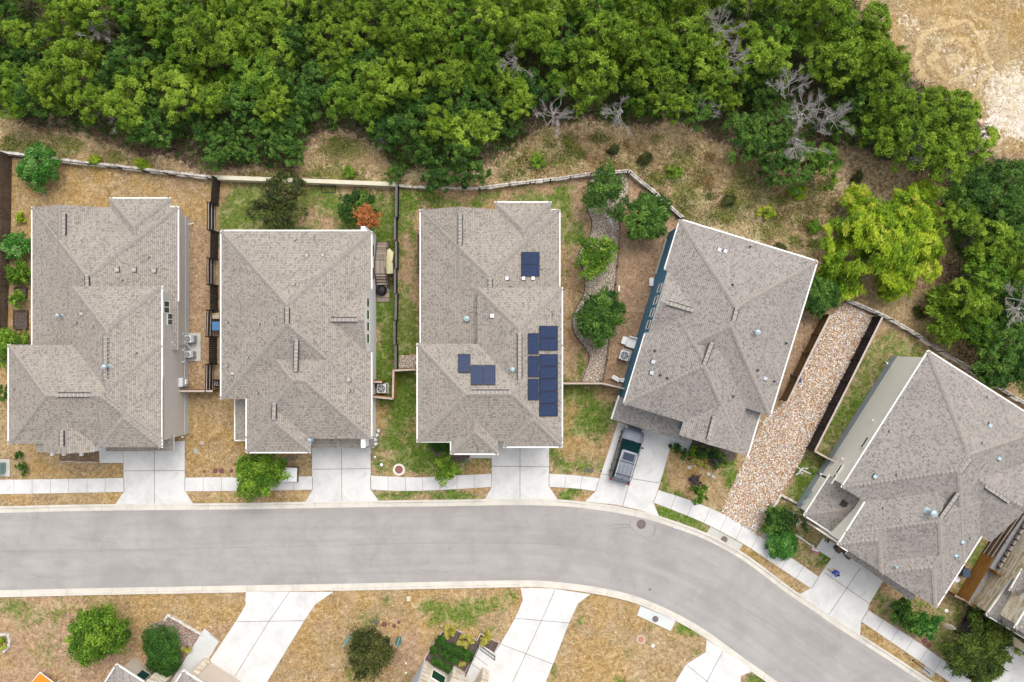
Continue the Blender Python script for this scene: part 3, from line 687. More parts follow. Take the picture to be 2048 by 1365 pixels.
m_sofd = simple('weathered_vent', (.36, .33, .30), .15, 5, .8)
class House:
    def __init__(s, name, label, shingle, wallmat, O=None, ang=0, found=.6, cat='house', foundmat=None):
        s.secs = []; s.sh = shingle; s.wm = wallmat; s.O = O; s.a = math.radians(ang); s.found = found; s.fm = foundmat or m_found
        s.root = thing(name, label, cat, (0, 0, 0)); s.n = 0
    def px(s, u, v):
        if s.O is None: return (u, v)
        c, d = math.cos(s.a), math.sin(s.a)
        return (s.O[0]+u*c-v*d, s.O[1]+u*d+v*c)
    def rect(s, u0, v0, u1, v1, z):
        return [G(*s.px(u, v), z) for u, v in ((u0, v0), (u1, v0), (u1, v1), (u0, v1))]
    def add(s, u0, v0, u1, v1, z, pit, **k):
        """pit: slopes of the N,E,S,W edges (0 = gable)"""
        dz = s.n*.0045; s.n += 1
        if isinstance(pit, (int, float)): pit = (pit,)*4
        q = Sec(s.rect(u0, v0, u1, v1, z), z+dz, pit, **k); s.secs.append(q); return q
    def addw(s, poly, z, pit, **k):
        dz = s.n*.0045; s.n += 1
        if isinstance(pit, (int, float)): pit = (pit,)*4
        q = Sec(poly, z+dz, pit, **k); s.secs.append(q); return q
    def H(s, x, y): return max([q.h(x, y) for q in s.secs]+[-1])
    def hit(s, px, py):
        z = 12.
        while z > 0:
            p = G(px, py, z)
            if s.H(p.x, p.y) >= z: break
            z -= .01
        e = .06; h0 = s.H(p.x, p.y)
        gx_ = (s.H(p.x+e, p.y)-s.H(p.x-e, p.y))/(2*e); gy_ = (s.H(p.x, p.y+e)-s.H(p.x, p.y-e))/(2*e)
        if abs(gx_) > 1.2 or abs(gy_) > 1.2: gx_ = gy_ = 0
        return Vector((p.x, p.y, h0)), Vector((-gx_, -gy_, 1)).normalized()
    def finish(s):
        c = Vector((0, 0, 0))
        for q in s.secs:
            for p in q.P: c += Vector((p.x, p.y, 0))
        c /= 4*len(s.secs); s.root.location = c
        rf = MB(); caps = []; gt = MB(); wl = MB(); fd = MB()
        for si, q in enumerate(s.secs):
            bm = q.solid(); bm.normal_update()
            for f in bm.faces:
                n = f.normal; vs = [v.co.copy() for v in f.verts]
                if n.z > .3:
                    hd = Vector((-n.y, n.x, 0))
                    hd = hd.normalized() if hd.length > 1e-4 else Vector((1, 0, 0)); dd = n.cross(hd)
                    rf.add(vs, [list(range(len(vs)))], 0, [[(p.dot(hd)+si*3.7, p.dot(dd)) for p in vs]])
                else:
                    rf.add(vs, [list(range(len(vs)))], 1 if n.z > -.3 else 2)
            # hip and ridge caps: short overlapping shingles bent over the edge
            for e in bm.edges:
                if len(e.link_faces) != 2: continue
                f1, f2 = e.link_faces
                if f1.normal.z < .3 or f2.normal.z < .3 or f1.normal.dot(f2.normal) > .995: continue
                a, b = e.verts[0].co.copy(), e.verts[1].co.copy()
                if a.z > b.z: a, b = b, a
                L = (b-a).length; d = (b-a).normalized(); k = max(1, int(L/.30)); st = L/k
                si1 = []
                for f in (f1, f2):
                    x = d.cross(f.normal).normalized()
                    if (f.calc_center_median()-a).dot(x) < 0: x = -x
                    si1.append(x)
                cap = MB()
                for i in range(k):
                    p0 = a+d*st*i; p1 = p0+d*(st*1.06); mid = (p0+p1)/2
                    if any(o is not q and o.h(mid.x, mid.y) > mid.z+.02 for o in s.secs): continue
                    w = .19; up = Vector((0, 0, 1)); lo_, hi_ = (.085, .03)
                    va = [p0+si1[0]*w+f1.normal*.055, p0+up*lo_, p0+si1[1]*w+f2.normal*.055]
                    vb = [p1+si1[0]*w*.82+f1.normal*.012, p1+up*hi_, p1+si1[1]*w*.82+f2.normal*.012]
                    vc = [p0+si1[0]*w, p0+up*.0, p0+si1[1]*w]
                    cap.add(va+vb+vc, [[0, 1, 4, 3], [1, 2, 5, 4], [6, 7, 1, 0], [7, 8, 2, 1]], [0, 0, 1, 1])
                if cap.v: caps.append(cap)
            bm.free()
            for g in q.gut:
                i = 'NESW'.index(g); a, n, _ = q.E[i]; b = q.P[(i+1) % 4]
                d = (b-a).normalized(); o = n*.07; zt = q.z-.015
                A_ = a+o-d*.05; B_ = b+o+d*.05
                gt.bar((A_.x, A_.y, zt-.06), (B_.x, B_.y, zt-.06), .105, .12, 0)
            if q.walls:
                ins = q.over+si*.006
                cx = []
                for i in range(4):
                    a, n, _ = q.E[i]; a2, n2, _ = q.E[i-1]
                    p = q.P[i]-n*ins-n2*ins; cx.append(p)
                wl_uv(wl, cx, q.base, q.z-.02-q.drop)
                # gable triangles are part of the roof body; foundation band
                if q.base < .1 and s.found > 0:
                    cf = [q.P[i]-q.E[i][1]*(ins-.03)-q.E[i-1][1]*(ins-.03) for i in range(4)]
                    fd.prism([(p.x, p.y) for p in cf], -.02, s.found+si*.004)
        s.roof = rf.build('roof', [s.sh, m_trim, m_sof], s.root)
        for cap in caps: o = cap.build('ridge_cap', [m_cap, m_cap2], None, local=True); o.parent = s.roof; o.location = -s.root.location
        if gt.v: bars(gt, 'gutter', m_gut, s.root)
        if wl.v: s.wall = wl.build('wall', s.wm, s.root)
        if fd.v: fd.build('foundation', s.fm, s.root)
    # --- roof details
    def ridge_vent(s, a, b, w=.42):
        p, _ = s.hit(*a); q, _ = s.hit(*b); z = max(p.z, q.z)
        d = (q-p); d.z = 0
        # the ridge itself: take the true height along the line
        hs = [s.H(*(p+(q-p)*t_)[:2]) for t_ in (0, .25, .5, .75, 1)]; z = max(hs)
        mb = MB(); p.z = q.z = z+.0
        mb.bar(p+Vector((0, 0, .0)), q, w, .10, 1); d.normalize()
        mb.bar(p+Vector((0, 0, .06))-d*.02, q+Vector((0, 0, .06))+d*.02, w*.66, .05, 0)
        k = max(2, int((q-p).length/.3)); nn = Vector((-d.y, d.x, 0))
        for i in range(k+1):
            c = p+(q-p)*(i/k)+Vector((0, 0, .088)); mb.bar(c-nn*w*.33, c+nn*w*.33, .03, .012, 2)
        return mb.build('ridge_vent', [m_cap, m_dark, m_sof], s.root)
    def pipe(s, x, y, r=.05, h=.35, m=None, name='vent_pipe'):
        p, n = s.hit(x, y); mb = MB(); mb.cyl(p, r, p.z-.1, p.z+h, 10, 0); mb.cyl(p, r*2.2, p.z-.1, p.z+.06, 12, 1, r2=r*1.2)
        mb.build(name, [m or m_grey, m_dark], s.root)
    def flue(s, x, y, r=.1, h=.55):
        p, n = s.hit(x, y); mb = MB(); mb.cyl(p, r, p.z-.1, p.z+h, 12, 0); mb.cyl(p, r*1.9, p.z+h, p.z+h+.06, 14, 0, r2=r*1.7)
        mb.cyl(p, r*1.5, p.z+h+.06, p.z+h+.14, 14, 0, r2=r*.3); mb.cyl(p, r*2.4, p.z-.12, p.z+.05, 14, 0, r2=r*1.3)
        mb.build('flue_cap', m_galv, s.root)
    def boxvent(s, x, y, w=.32, m=None, rot=None):
        p, n = s.hit(x, y); rz = rot if rot is not None else math.atan2(n.y, n.x) if abs(n.x)+abs(n.y) > .05 else -s.a
        mb = MB(); mb.box((p.x, p.y, p.z+.07), (w, w, .16), rz, 0); mb.box((p.x, p.y, p.z+.02), (w*1.25, w*1.25, .05), rz, 1)
        mb.build('roof_vent', [m or m_sofd, m_dark], s.root)
    def lean(s, pts, z, hi, label=None, name='porch_roof', edge=0):
        """low skirt roof: quad pts in photo pixels (outer edge first two) at height z, rising to hi at the inner edge"""
        P = [G(*pts[0], z), G(*pts[1], z), G(*pts[2], hi), G(*pts[3], hi)]
        n = (P[1]-P[0]).cross(P[3]-P[0]).normalized(); n = n if n.z > 0 else -n
        hd = Vector((-n.y, n.x, 0)).normalized(); dd = n.cross(hd)
        mb = MB(); lo = [p-Vector((0, 0, .18)) for p in P]
        mb.add(P, [[0, 1, 2, 3]], 0, [[(p.dot(hd), p.dot(dd)) for p in P]])
        mb.add(P+lo, [[0, 1, 5, 4], [1, 2, 6, 5], [2, 3, 7, 6], [3, 0, 4, 7], [4, 5, 6, 7]], 1)
        return mb.build(name, [s.sh, m_trim], s.root)
    def window(s, A, B, t0, w, z0, h, panes=2, frame=None, nm='window'):
        """window on the wall whose ground line runs from photo pixel A to B; t0 metres from A"""
        a, b = G(*A), G(*B); d = (b-a).normalized(); n = Vector((-d.y, d.x, 0))
        if n.dot(-a) < 0: n = -n
        c = a+d*(t0+w/2)+n*.03; mb = MB(); f = .07
        for zz in (z0-f/2, z0+h+f/2): mb.bar(c-d*(w/2+f)+Vector((0, 0, zz)), c+d*(w/2+f)+Vector((0, 0, zz)), .10, f)
        for e in [-w/2-f/2, w/2+f/2]+([0] if panes == 2 else []):
            mb.bar(c+d*e+Vector((0, 0, z0)), c+d*e+Vector((0, 0, z0+h)), f*.8, .09)
        fr = mb.build(nm, frame or m_trim, s.root)
        g = MB(); g.box((c.x-n.x*.005, c.y-n.y*.005, z0+h/2), (w, .05, h), math.atan2(d.y, d.x)); o = g.build('pane', m_pane, None, local=True)
        o.parent = fr; o.location = -s.root.location
    def wallbox(s, A, B, t0, z0, sz, m=m_grey, name='wall_box'):
        a, b = G(*A), G(*B); d = (b-a).normalized(); n = Vector((-d.y, d.x, 0))
        if n.dot(-a) < 0: n = -n
        c = a+d*t0+n*sz[1]/2; mb = MB(); mb.box((c.x, c.y, z0), sz, math.atan2(d.y, d.x)); mb.build(name, m, s.root, bevel=.02)

def wl_uv(mb, pts, z0, z1, m=0):
    n = len(pts); b = 0
    for i in range(n):
        p, q = pts[i], pts[(i+1) % n]; L = (Vector(q)-Vector(p)).length
        mb.add([(p[0], p[1], z0), (q[0], q[1], z0), (q[0], q[1], z1), (p[0], p[1], z1)], [[3, 2, 1, 0]], m, [[(b, z1), (b+L, z1), (b+L, z0), (b, z0)]]); b += L
    mb.add([(p[0], p[1], z1) for p in pts], [list(range(n))[::-1]], m)

w_grey = simple('greige_siding', (.50, .46, .42), .05, 1.2, .85)
w_white = simple('white_siding', (.78, .78, .77), .03, 1, .7)
w_tan = simple('tan_siding', (.5, .46, .40), .05, 1, .85)
w_blue = simple('blue_siding', (.06, .18, .28), .08, 2, .8)
w_cream = simple('cream_siding', (.84, .79, .68), .04, 1, .85)
w_pale = simple('pale_blue_siding', (.52, .56, .60), .05, 1, .85)
w_taupe = simple('taupe_siding', (.50, .43, .36), .04, 1, .85)
m_door = simple('taupe_garage_door', (.26, .215, .185), .06, 2, .6)
P45 = .45; LOW = 3.2; UPR = 6.2

# ---- house 1
h = House('house', 'L-shaped grey shingle house furthest left, with its greige wall beside two air conditioners', m_shA, w_grey, found=.75)
h.add(65, 415, 355, 700, LOW, (P45, P45, 0, P45), gut='W')
h.add(65, 415, 207, 560, LOW, (0, P45, 0, P45), gut='')
h.add(220, 398, 340, 560, LOW, (P45, P45, 0, P45), gut='N')
h.add(145, 573, 322, 880, UPR, P45, gut='E')
h.add(18, 690, 322, 888, UPR, P45, gut='W', over=.4)
h.add(197, 760, 322, 895, UPR, (0, P45, P45, P45), gut='E')
h.add(88, 820, 187, 905, UPR, (0, P45, 0, P45), gut='')
# short east gutter of the single storey wing
g = MB(); a, b = G(355, 415, LOW), G(355, 603, LOW); g.bar(a+Vector((.07, .05, -.07)), b+Vector((.07, 0, -.07)), .10, .12)
a2 = G(341, 415, LOW); g.bar(a+Vector((0.05, .07, -.07)), a2+Vector((0, .07, -.07)), .10, .12)
h.finish(); bars(g, 'gutter', m_gut, h.root)
h.lean([(347, 902), (212, 903), (212, 885), (347, 870)], 3.0, 3.45)
h.lean([(72, 905), (90, 905), (90, 884), (72, 884)], 5.6, 6.0)
for a, b in (((128, 428), (128, 470)), ((175, 552), (175, 572)), ((211.5, 675), (211.5, 758)), ((116, 790.5), (180, 790.5)), ((124, 862), (124, 893))): h.ridge_vent(a, b)
for x, y in ((235, 540), (269, 540), (309, 542)): h.boxvent(x, y)
for x, y in ((298, 515), (245, 561), (154, 646), (187, 653), (273, 707), (29, 779)): h.pipe(x, y)
h.boxvent(164, 628, .25); h.flue(124, 632, .09, .7); h.flue(218, 733, .1, .8)
EA, EB = (376, 450), (376, 882)
for t0, z0, w_, h_ in ((7.9, 3.05, .85, 1.15), (6.9, 3.9, .9, 1.0)): h.window(EA, EB, t0, w_, z0, h_)
h.window(EA, EB, 8.6, 1.2, 5.0, .8); h.window(EA, EB, 11.6, 1.2, 5.0, .8)
h.wallbox(EA, EB, 13.6, 1.5, (.75, .35, 1.0), m_lgrey, 'meter_box')
h.wallbox(EA, EB, 13.6, 1.25, (.4, .42, .4), m_white, 'meter_cover')
for t_, z_ in ((10.9, 1.2), (11.9, 1.2), (18.3, 1.3), (9.5, 1.2), (10.2, 3.3)): h.wallbox(EA, EB, t_, z_, (.16, .14, .16), m_sof, 'wall_light')
mb = MB(); p = G(193, 895, 3.2); mb.cyl((p.x, p.y), .32, 2.9, 3.5, 16, 0); mb.build('porch_column_cap', m_trim, h.root)
for x in (105, 128, 163):
    mb = MB(); p = G(x, 908, 5.6); mb.box(p, (.2, .3, .25)); mb.build('eave_bracket', m_trim, h.root)
mb = MB(); mb.tube([G(376, 449, .6), G(388, 447, .05)], .05, 8); mb.build('downspout', m_trim, h.root)

# ---- house 2
h = House('house', 'broad grey shingle house with a white wall and four green-glass windows on its right side', m_shA, w_white, found=.0)
z = 5.4
EO = (0, 9/24.93*P45, 0, 0)
h.add(443, 463, 733, 798, z, P45, gut='NW', eoff=EO)
h.add(494, 640, 733, 878, z, (P45, P45, P45, .51), gut='', eoff=EO)
h.add(732.9, 463, 742, 581, z, (P45, P45, 0, 0), gut='', walls=False)
h.add(732.9, 703, 742, 878, z, (0, P45, P45, 0), gut='', walls=False)
h.add(494, 742, 620, 904, z, (0, P45, P45, P45), gut='WS')
q = h.add(640, 581, 733.5, 703, z+.16, (P45, 0, P45, 0), gut='', walls=False)
g = MB()
for y0, y1 in ((463, 578), (705, 878)): g.bar(G(742, y0, z-.08)+Vector((.07, 0, 0)), G(742, y1, z-.08)+Vector((.07, 0, 0)), .10, .12)
h.finish(); bars(g, 'gutter', m_gut, h.root)
mb = MB()
wx = G(752.3, 0).x
mb.add([(wx-.35, G(0, 470).y, 0), (wx, G(0, 470).y, 0), (wx, G(0, 880).y, 0), (wx-.35, G(0, 880).y, 0), (wx-.35, G(0, 470).y, 5.15), (wx, G(0, 470).y, 5.15), (wx, G(0, 880).y, 5.15), (wx-.35, G(0, 880).y, 5.15)],
       [[0, 3, 2, 1], [4, 5, 6, 7], [0, 1, 5, 4], [1, 2, 6, 5], [2, 3, 7, 6], [3, 0, 4, 7]])
mb.build('side_wall', w_white, h.root)
h.lean([(470, 880), (470, 800), (496, 800), (496, 880)], 3.0, 3.5, name='porch_roof')
h.lean([(748, 897), (617, 897), (617, 874), (748, 874)], 3.2, 3.7, name='garage_roof')
mb = MB(); a, b = G(470, 797, 2.95), G(470, 881, 2.95); mb.bar(a, b, .12, .12); mb.bar(b, G(496, 881, 2.95), .12, .12); bars(mb, 'gutter', m_gut, h.root)
for a, b in (((574.5, 616), (574.5, 647)), ((593.5, 680), (593.5, 742)), ((549, 808), (549, 838)), ((662, 640), (714, 640))): h.ridge_vent(a, b)
for x, y in ((614, 511), (646, 510), (466, 747), (698, 760)): h.boxvent(x, y, .28)
for x, y in ((592, 480), (590, 570), (456, 645), (520, 648), (497, 715), (457, 731), (703, 737), (516, 786), (700, 783), (706, 783)): h.pipe(x, y)
h.flue(620, 880, .09, .2)
WA, WB = (750.8, 575), (750.8, 705)
for k in range(4): h.window((751.3, 585), (751.3, 705), .75+k*.98, .68, 3.3, 1.5, 1, w_white)
for t0 in (.9, 2.9): h.window((752, 475), (752, 575), t0, .8, 1.6, 1.2, 1, m_dark)
mb = MB(); p = G(753, 860, 0)
for k in range(4): mb.box((p.x+R.uniform(0, .3), p.y-k*.35, .6+k*.2), (.22, .25, .5), R.uniform(0, 1))
mb.build('utility_meters', m_lgrey, h.root)

# ---- house 3
h = House('house', 'middle grey shingle house whose roof carries dark blue solar panels', m_shA, w_tan, found=.0)
h.add(842, 420, 1118, 700, LOW, (P45, P45, 0, P45), gut='W')
h.add(842, 420, 1000, 560, LOW, (0, P45, 0, P45))
h.add(990, 406, 1102, 560, LOW, (P45, P45, 0, P45), gut='N')
h.add(955, 576, 1123, 880, UPR, P45, gut='E')
h.add(836, 688, 1123, 884, UPR, P45, gut='W')
h.add(903, 800, 996, 907, UPR, (0, P45, P45, P45), gut='SW')
h.add(1008, 790, 1123, 893, UPR, (0, P45, P45, P45), gut='SE')
g = MB(); a = G(1118, 420, LOW-.08); g.bar(a+Vector((.07, 0, 0)), G(1118, 576, LOW-.08)+Vector((.07, 0, 0)), .10, .12); g.bar(a, G(1102, 420, LOW-.08), .10, .12)
g.bar(G(836, 884, UPR-.1), G(903, 884, UPR-.1), .10, .12)
h.finish(); bars(g, 'gutter', m_gut, h.root)
for a, b in (((920.5, 429), (920.5, 489)), ((980.5, 558), (980.5, 574)), ((1039.5, 668), (1039.5, 758)), ((942, 785), (1019, 785))): h.ridge_vent(a, b)
for x, y in ((1014, 557), (1047, 557), (1066, 557)): h.boxvent(x, y, .26, m_lgrey)
h.boxvent(984, 632, .3, m_lgrey); h.flue(934, 638, .12, .3)
for x, y in ((970, 631), (1010, 661), (1107, 627), (1021, 572), (1083, 537), (851, 771)): h.pipe(x, y)
h.flue(1025, 739, .1, .3)
m_sol = NT('solar_cells')
br = m_sol.n('ShaderNodeTexBrick'); m_sol.l(m_sol.co('UV'), br.inputs[0]); br.offset = 0; br.inputs['Scale'].default_value = 1
br.inputs['Brick Width'].default_value = .16; br.inputs['Row Height'].default_value = .16; br.inputs['Mortar Size'].default_value = .008
br.inputs['Color1'].default_value = (.010, .020, .058, 1); br.inputs['Color2'].default_value = (.015, .028, .075, 1); br.inputs['Mortar'].default_value = (.05, .07, .12, 1)
m_sol.col(br.outputs[0]); m_sol = m_sol.set(Roughness=.3, Specular_IOR_Level=.22)
solar_n = 0
def solar(x0, y0, x1, y1):
    P = [h.hit(x, y) for x, y in ((x0, y0), (x1, y0), (x1, y1), (x0, y1))]
    cpt, n = h.hit((x0+x1)/2, (y0+y1)/2)
    V = []
    for (x, y) in ((x0, y0), (x1, y0), (x1, y1), (x0, y1)):
        r = G(x, y, 1)-Vector((0, 0, HC)); o = Vector((0, 0, HC)); c2 = cpt+n*.13
        V.append(o+r*((c2-o).dot(n)/r.dot(n)))
    c3 = sum(V, Vector())/4; V = [c3+(v-c3)*.985 for v in V]
    lo = [v-n*.05 for v in V]; mb = MB()
    lx = (V[1]-V[0]).length; ly = (V[3]-V[0]).length
    I = [c3+(v-c3)*.955+n*.004 for v in V]
    mb.add(V+lo, [[3, 2, 1, 0], [0, 1, 5, 4], [1, 2, 6, 5], [2, 3, 7, 6], [3, 0, 4, 7], [4, 5, 6, 7]], 0)
    mb.add(I, [[3, 2, 1, 0]], 1, [[(0, ly), (lx, ly), (lx, 0), (0, 0)]])
    for v in V: mb.bar(v*.9+c3*.1-n*.03, v*.9+c3*.1-n*.16, .04, .04, 0)
    return mb.build('solar_panel', [m_black, m_sol], h.root)
for r in ((1043,504,1079.5,528.5),(1043,528.8,1079.5,553.5),(916,708,941,746),(941.5,730,966,770),(966.5,730,991,770),
          (1056.5,666.5,1077.8,709),(1056.5,712,1077.8,755),(1056.5,758,1077.8,801),
          (1079,652,1116,676.6),(1079,677,1116,701.5),(1079,708.5,1116,733),(1079,733.4,1116,758),(1079,758.4,1116,783),(1079,783.4,1116,808),(1079,808.4,1116,833.2)): solar(*r)
h.wallbox((840, 500), (840, 560), .2, 1.2, (2.6, .5, 1.6), m_wold, 'side_trellis')

# ---- house 4 (blue)
h = House('house', 'grey-roofed house with blue side wall, turned clockwise, next to the gravel strip', m_shB, w_blue, O=(1360, 440), ang=17, found=.0)
EO = (0, 0, 0, 7/25.25*P45)
h.add(7, 0, 286, 322, UPR, P45, gut='NE', eoff=EO, over=.08)
h.add(7, 140, 236, 385, UPR, P45, eoff=EO, over=.08)
h.add(0, 0, 7.1, 105, UPR, (P45, 0, 0, P45), walls=False)
h.add(0, 235, 7.1, 385, UPR, (0, 0, P45, P45), walls=False)
h.add(125, 300, 236, 412, UPR, (0, P45, 0, P45))
h.add(6.4, 105, 110, 235, UPR+.13, (P45, 0, P45, 0), walls=False)
h.add(218, 300, 266, 412, 5.2, (0, .3, 0, 0), gut='E')
g = MB()
def gv_(v0, v1, u, z, hh): 
    a, b = G(*hh.px(u, v0), z-.1), G(*hh.px(u, v1), z-.1); return a, b
for v0, v1 in ((0, 104), (238, 385)): a, b = gv_(v0, v1, -1, UPR, h); g.bar(a, b, .10, .12)
h.finish(); bars(g, 'gutter', m_gut, h.root)
L = h.px
h.lean([L(-13, 421), L(151, 421), L(151, 384), L(-12, 374)], 3.1, 3.9, name='garage_roof')
mb = MB(); mb.bar(G(*L(-14, 372), 3.4), G(*L(-15, 421), 3.1), .12, .12); bars(mb, 'gutter', m_gut, h.root)
for a, b in (((1473.5, 617), (1466.5, 643)), ((1422, 686), (1408, 729)), ((1334, 606), (1384, 621)), ((1428, 834), (1417, 878))): h.ridge_vent(a, b)
for x, y in ((1438, 500), (1450, 503), (1306, 724), (1303, 746), (1530, 757)): h.boxvent(x, y, .3, m_grey)
for x, y in ((1500, 494), (1465, 570), (1310, 702), (1320, 751), (1335, 757), (1515, 741), (1548, 763), (1466, 793), (1572, 687)): h.pipe(x, y, .06, .3, m_dark)
h.flue(1511, 665, .11, .6)
BA, BB = L(-13.4, 120), L(-13.4, 372)
for k in range(4): h.window(BA, BB, 1.15+k*1.05, .62, 3.6, 1.25, 1, m_trim)
h.window(BA, BB, 6.6, .7, 4.4, 1.0, 1, m_trim); h.window(BA, BB, 9.3, .5, 4.6, .7, 1, m_trim)
mb = MB()    # corner porch: recessed dark screen, slab and posts
pA, pB = L(-13, 45), L(-13, 118)
mb.bar(G(*pA, .1), G(*pB, .1), .35, .25, 1)
for k in range(4):
    t_ = k/3; x_, y_ = pA[0]+(pB[0]-pA[0])*t_, pA[1]+(pB[1]-pA[1])*t_; mb.bar(G(x_, y_, 0)+Vector((.12, 0, 0)), G(x_, y_, 0)+Vector((.12, 0, 2.9)), .16, .16, 2)
mb.bar(G(*pA, 0)+Vector((.2, 0, 1.5)), G(*pB, 0)+Vector((.2, 0, 1.5)), .06, 2.6, 0)
mb.build('porch_screen', [m_black, m_padc, m_black], h.root)

# ---- house 5
h = House('house', 'large grey shingle house turned clockwise on the right, with a long cream side wall', m_shB, w_cream, O=(1860, 705), ang=32.4, found=1.0, foundmat=simple('blue_grey_foundation', (.33, .37, .41), .08, 2, .8))
z = 6.3
h.add(-3, 0, 283, 322, z, P45, gut='NW')
h.add(52, 150, 283, 396, z, P45, gut='')
h.add(52, 300, 154, 423, z, (0, P45, P45, P45), gut='W')
h.add(154, 300, 283, 425, z, (0, P45, P45, P45), gut='')
h.add(180, 84, 306, 255, z+.05, (P45, 0, P45, 0), over=.15)
h.add(-37, 315, 60, 409, 3.3, (0, 0, P45, P45), gut='SW', over=.3)
g = MB()
for (u0, v0), (u1, v1) in (((284, 255), (284, 425)), ((51, 424), (74, 424))): g.bar(G(*h.px(u0, v0), z-.08), G(*h.px(u1, v1), z-.08), .10, .12)
# single-storey footprint that carries the wall past the upper storey
h.finish(); bars(g, 'gutter', m_gut, h.root); L = h.px
h.lean([L(74, 432), L(236, 440), L(236, 419), L(74, 419)], 3.2, 3.8, name='garage_roof')
for a, b in (((1921, 944), (1938, 920)), ((1882, 1034), (1913, 987)), ((1971, 973), (2016, 1003))): h.ridge_vent(a, b)
for x, y in ((1979, 851), (1997, 917), (1749, 953), (1924, 1084), (1911, 1111)): h.boxvent(x, y, .28, m_galv)
h.boxvent(1688, 1008, .42, m_dark); h.flue(1857, 1023, .14, .8); h.flue(1790, 1133, .07, .3)
for x, y in ((1974, 795), (1964, 886), (1793, 950), (1779, 863), (1766, 1017), (1940, 1076), (1916, 1115)): h.pipe(x, y, .05, .25, m_galv)
CA, CB = (1772, 728), (1602, 999)
def cw(px_, py_):        # along-wall metres for a photo pixel near the wall
    a, b = G(*CA), G(*CB); d = (b-a).normalized(); return d
for t0, w_, z0 in ((6.9, .95, 4.6), (9.8, .75, 3.2), (10.75, .75, 3.2)): h.window(CA, CB, t0, w_, z0, .35, 1, w_cream)
for t0, z0 in ((5.4, 3.9), (9.3, 2.9), (12.7, 2.4), (11.2, .9)): h.wallbox(CA, CB, t0, z0, (.2, .15, .15), m_white, 'wall_vent')
h.wallbox(CA, CB, 13.2, 1.3, (.55, .25, .7), m_galv, 'meter_box'); h.wallbox(CA, CB, 14.0, 1.2, (.4, .3, .5), m_galv, 'electric_meter')
mb = MB()
for k in range(7):
    a = G(1597+R.uniform(-6, 6), 938+R.uniform(-5, 5)); mb.bar((a.x, a.y, .3+.1*k), (a.x+R.uniform(-.5, .5), a.y+R.uniform(-.4, .4), .4+.1*k), .08, .08)
mb.bar(G(1602, 940, .5), G(1622, 948, 1.0), .07, .07); mb.build('gas_meter', m_lgrey, h.root)
mb = MB(); mb.bar(G(1775, 727, 5.8), G(1771, 724, .1), .1, .1); mb.build('downspout', m_trim, h.root)
mb = MB(); a, b = G(1632, 1056, 2.7), G(1679, 1087, 2.7); mb.bar(a, b, .16, .2)
for q in (a, b): mb.bar((q.x, q.y, 0), (q.x, q.y, 2.6), .14, .14)
mb.build('porch_beam', w_cream, h.root)
for q in ((1673, 1096), (1693, 1108)):
    mb = MB(); p = G(*q); mb.box((p.x, p.y, .35), (.5, .5, .7), .55); mb.build('stone_pier', m_wold, h.root)

# ---- house 6 (limestone wall, bottom right)
h6 = House('house', 'corner house at bottom right with a tall tan limestone wall', m_shB, m_lime, O=(1946, 1206), ang=31.6, found=.35)
A = G(1946, 1206); vd = (G(2048, 1040)-A).normalized(); ud = Vector((-vd.y, vd.x, 0));
if ud.x < 0: ud = -ud
def wq(u0, v0, u1, v1): # u away from the street side wall, v toward NE
    return [A+ud*u0+vd*v1, A+ud*u1+vd*v1, A+ud*u1+vd*v0, A+ud*u0+vd*v0]
h6.addw(wq(-.35, -.1, 11.5, 15), 6.4, (P45, P45, P45, P45), gut='W')
N_, Wc = G(2026, 1157, 3.3), G(1975, 1230, 3.3)
h6.addw([N_, N_+ud*7, Wc+ud*7, Wc], 3.3, (P45, P45, P45, P45), gut='WS', over=.2)
h6.addw([G(2045, 1140, 4.4), G(2045, 1140, 4.4)+ud*5, G(2021, 1182, 4.4)+ud*5, G(2021, 1182, 4.4)], 4.4, P45, gut='W', walls=False)
h6.finish()
h6.window((1946, 1206), (2048, 1040), 4.6, 1.1, 3.4, .9, 2, m_dark)
h6.window((1946, 1206), (2048, 1040), 6.9, 1.1, 4.6, .9, 2, w_pale)
mb = MB(); mb.bar(A+Vector((0, 0, .2))-ud*.35, A+vd*15+Vector((0, 0, .2))-ud*.35, .55, .4); mb.build('drain_channel', m_grey, h6.root)
mb = MB(); a, b = G(2000, 1255), G(2075, 1312); wl_uv(mb, [(b.x, b.y), (b.x-.3, b.y-.45), (a.x-.3, a.y-.45), (a.x, a.y)], 0, 1.3); mb.build('porch_wall', m_lime, h6.root)
for q in ((1995, 1253), (2021, 1265)):
    mb = MB(); p = G(*q); mb.tube([(p.x, p.y, 0), (p.x, p.y, 2.8)], .05, 8); mb.build('downspout', m_dark, h6.root)

# ---- house 7 (bottom left)
h7 = House('house', 'low house at the bottom edge with cream and stone walls and brown garage door', m_shB, w_taupe, O=(233, 1331), ang=33, found=0)
q = h7.rect
h7.add(0, 0, 150, 220, 2.9, (P45, 0, P45, P45), gut='NW')
P0 = G(367, 1344, 4.2); ux = Vector((math.cos(math.radians(33)), -math.sin(math.radians(33)), 0)); vx = Vector((-math.sin(math.radians(33)), -math.cos(math.radians(33)), 0))
h7.addw([P0, P0+ux*7, P0+ux*7+vx*8, P0+vx*8], 4.2, (P45, P45, 0, P45), gut='NW')
h7.finish()
mb = MB(); a = G(323, 1333, .0); wl_uv(mb, [(a.x, a.y), (a.x+ux.x*1.25, a.y+ux.y*1.25), (a.x+ux.x*1.25+vx.x*4, a.y+ux.y*1.25+vx.y*4), (a.x+vx.x*4, a.y+vx.y*4)], 0, 3.4); mb.build('stone_gable_wall', m_limew, h7.root)
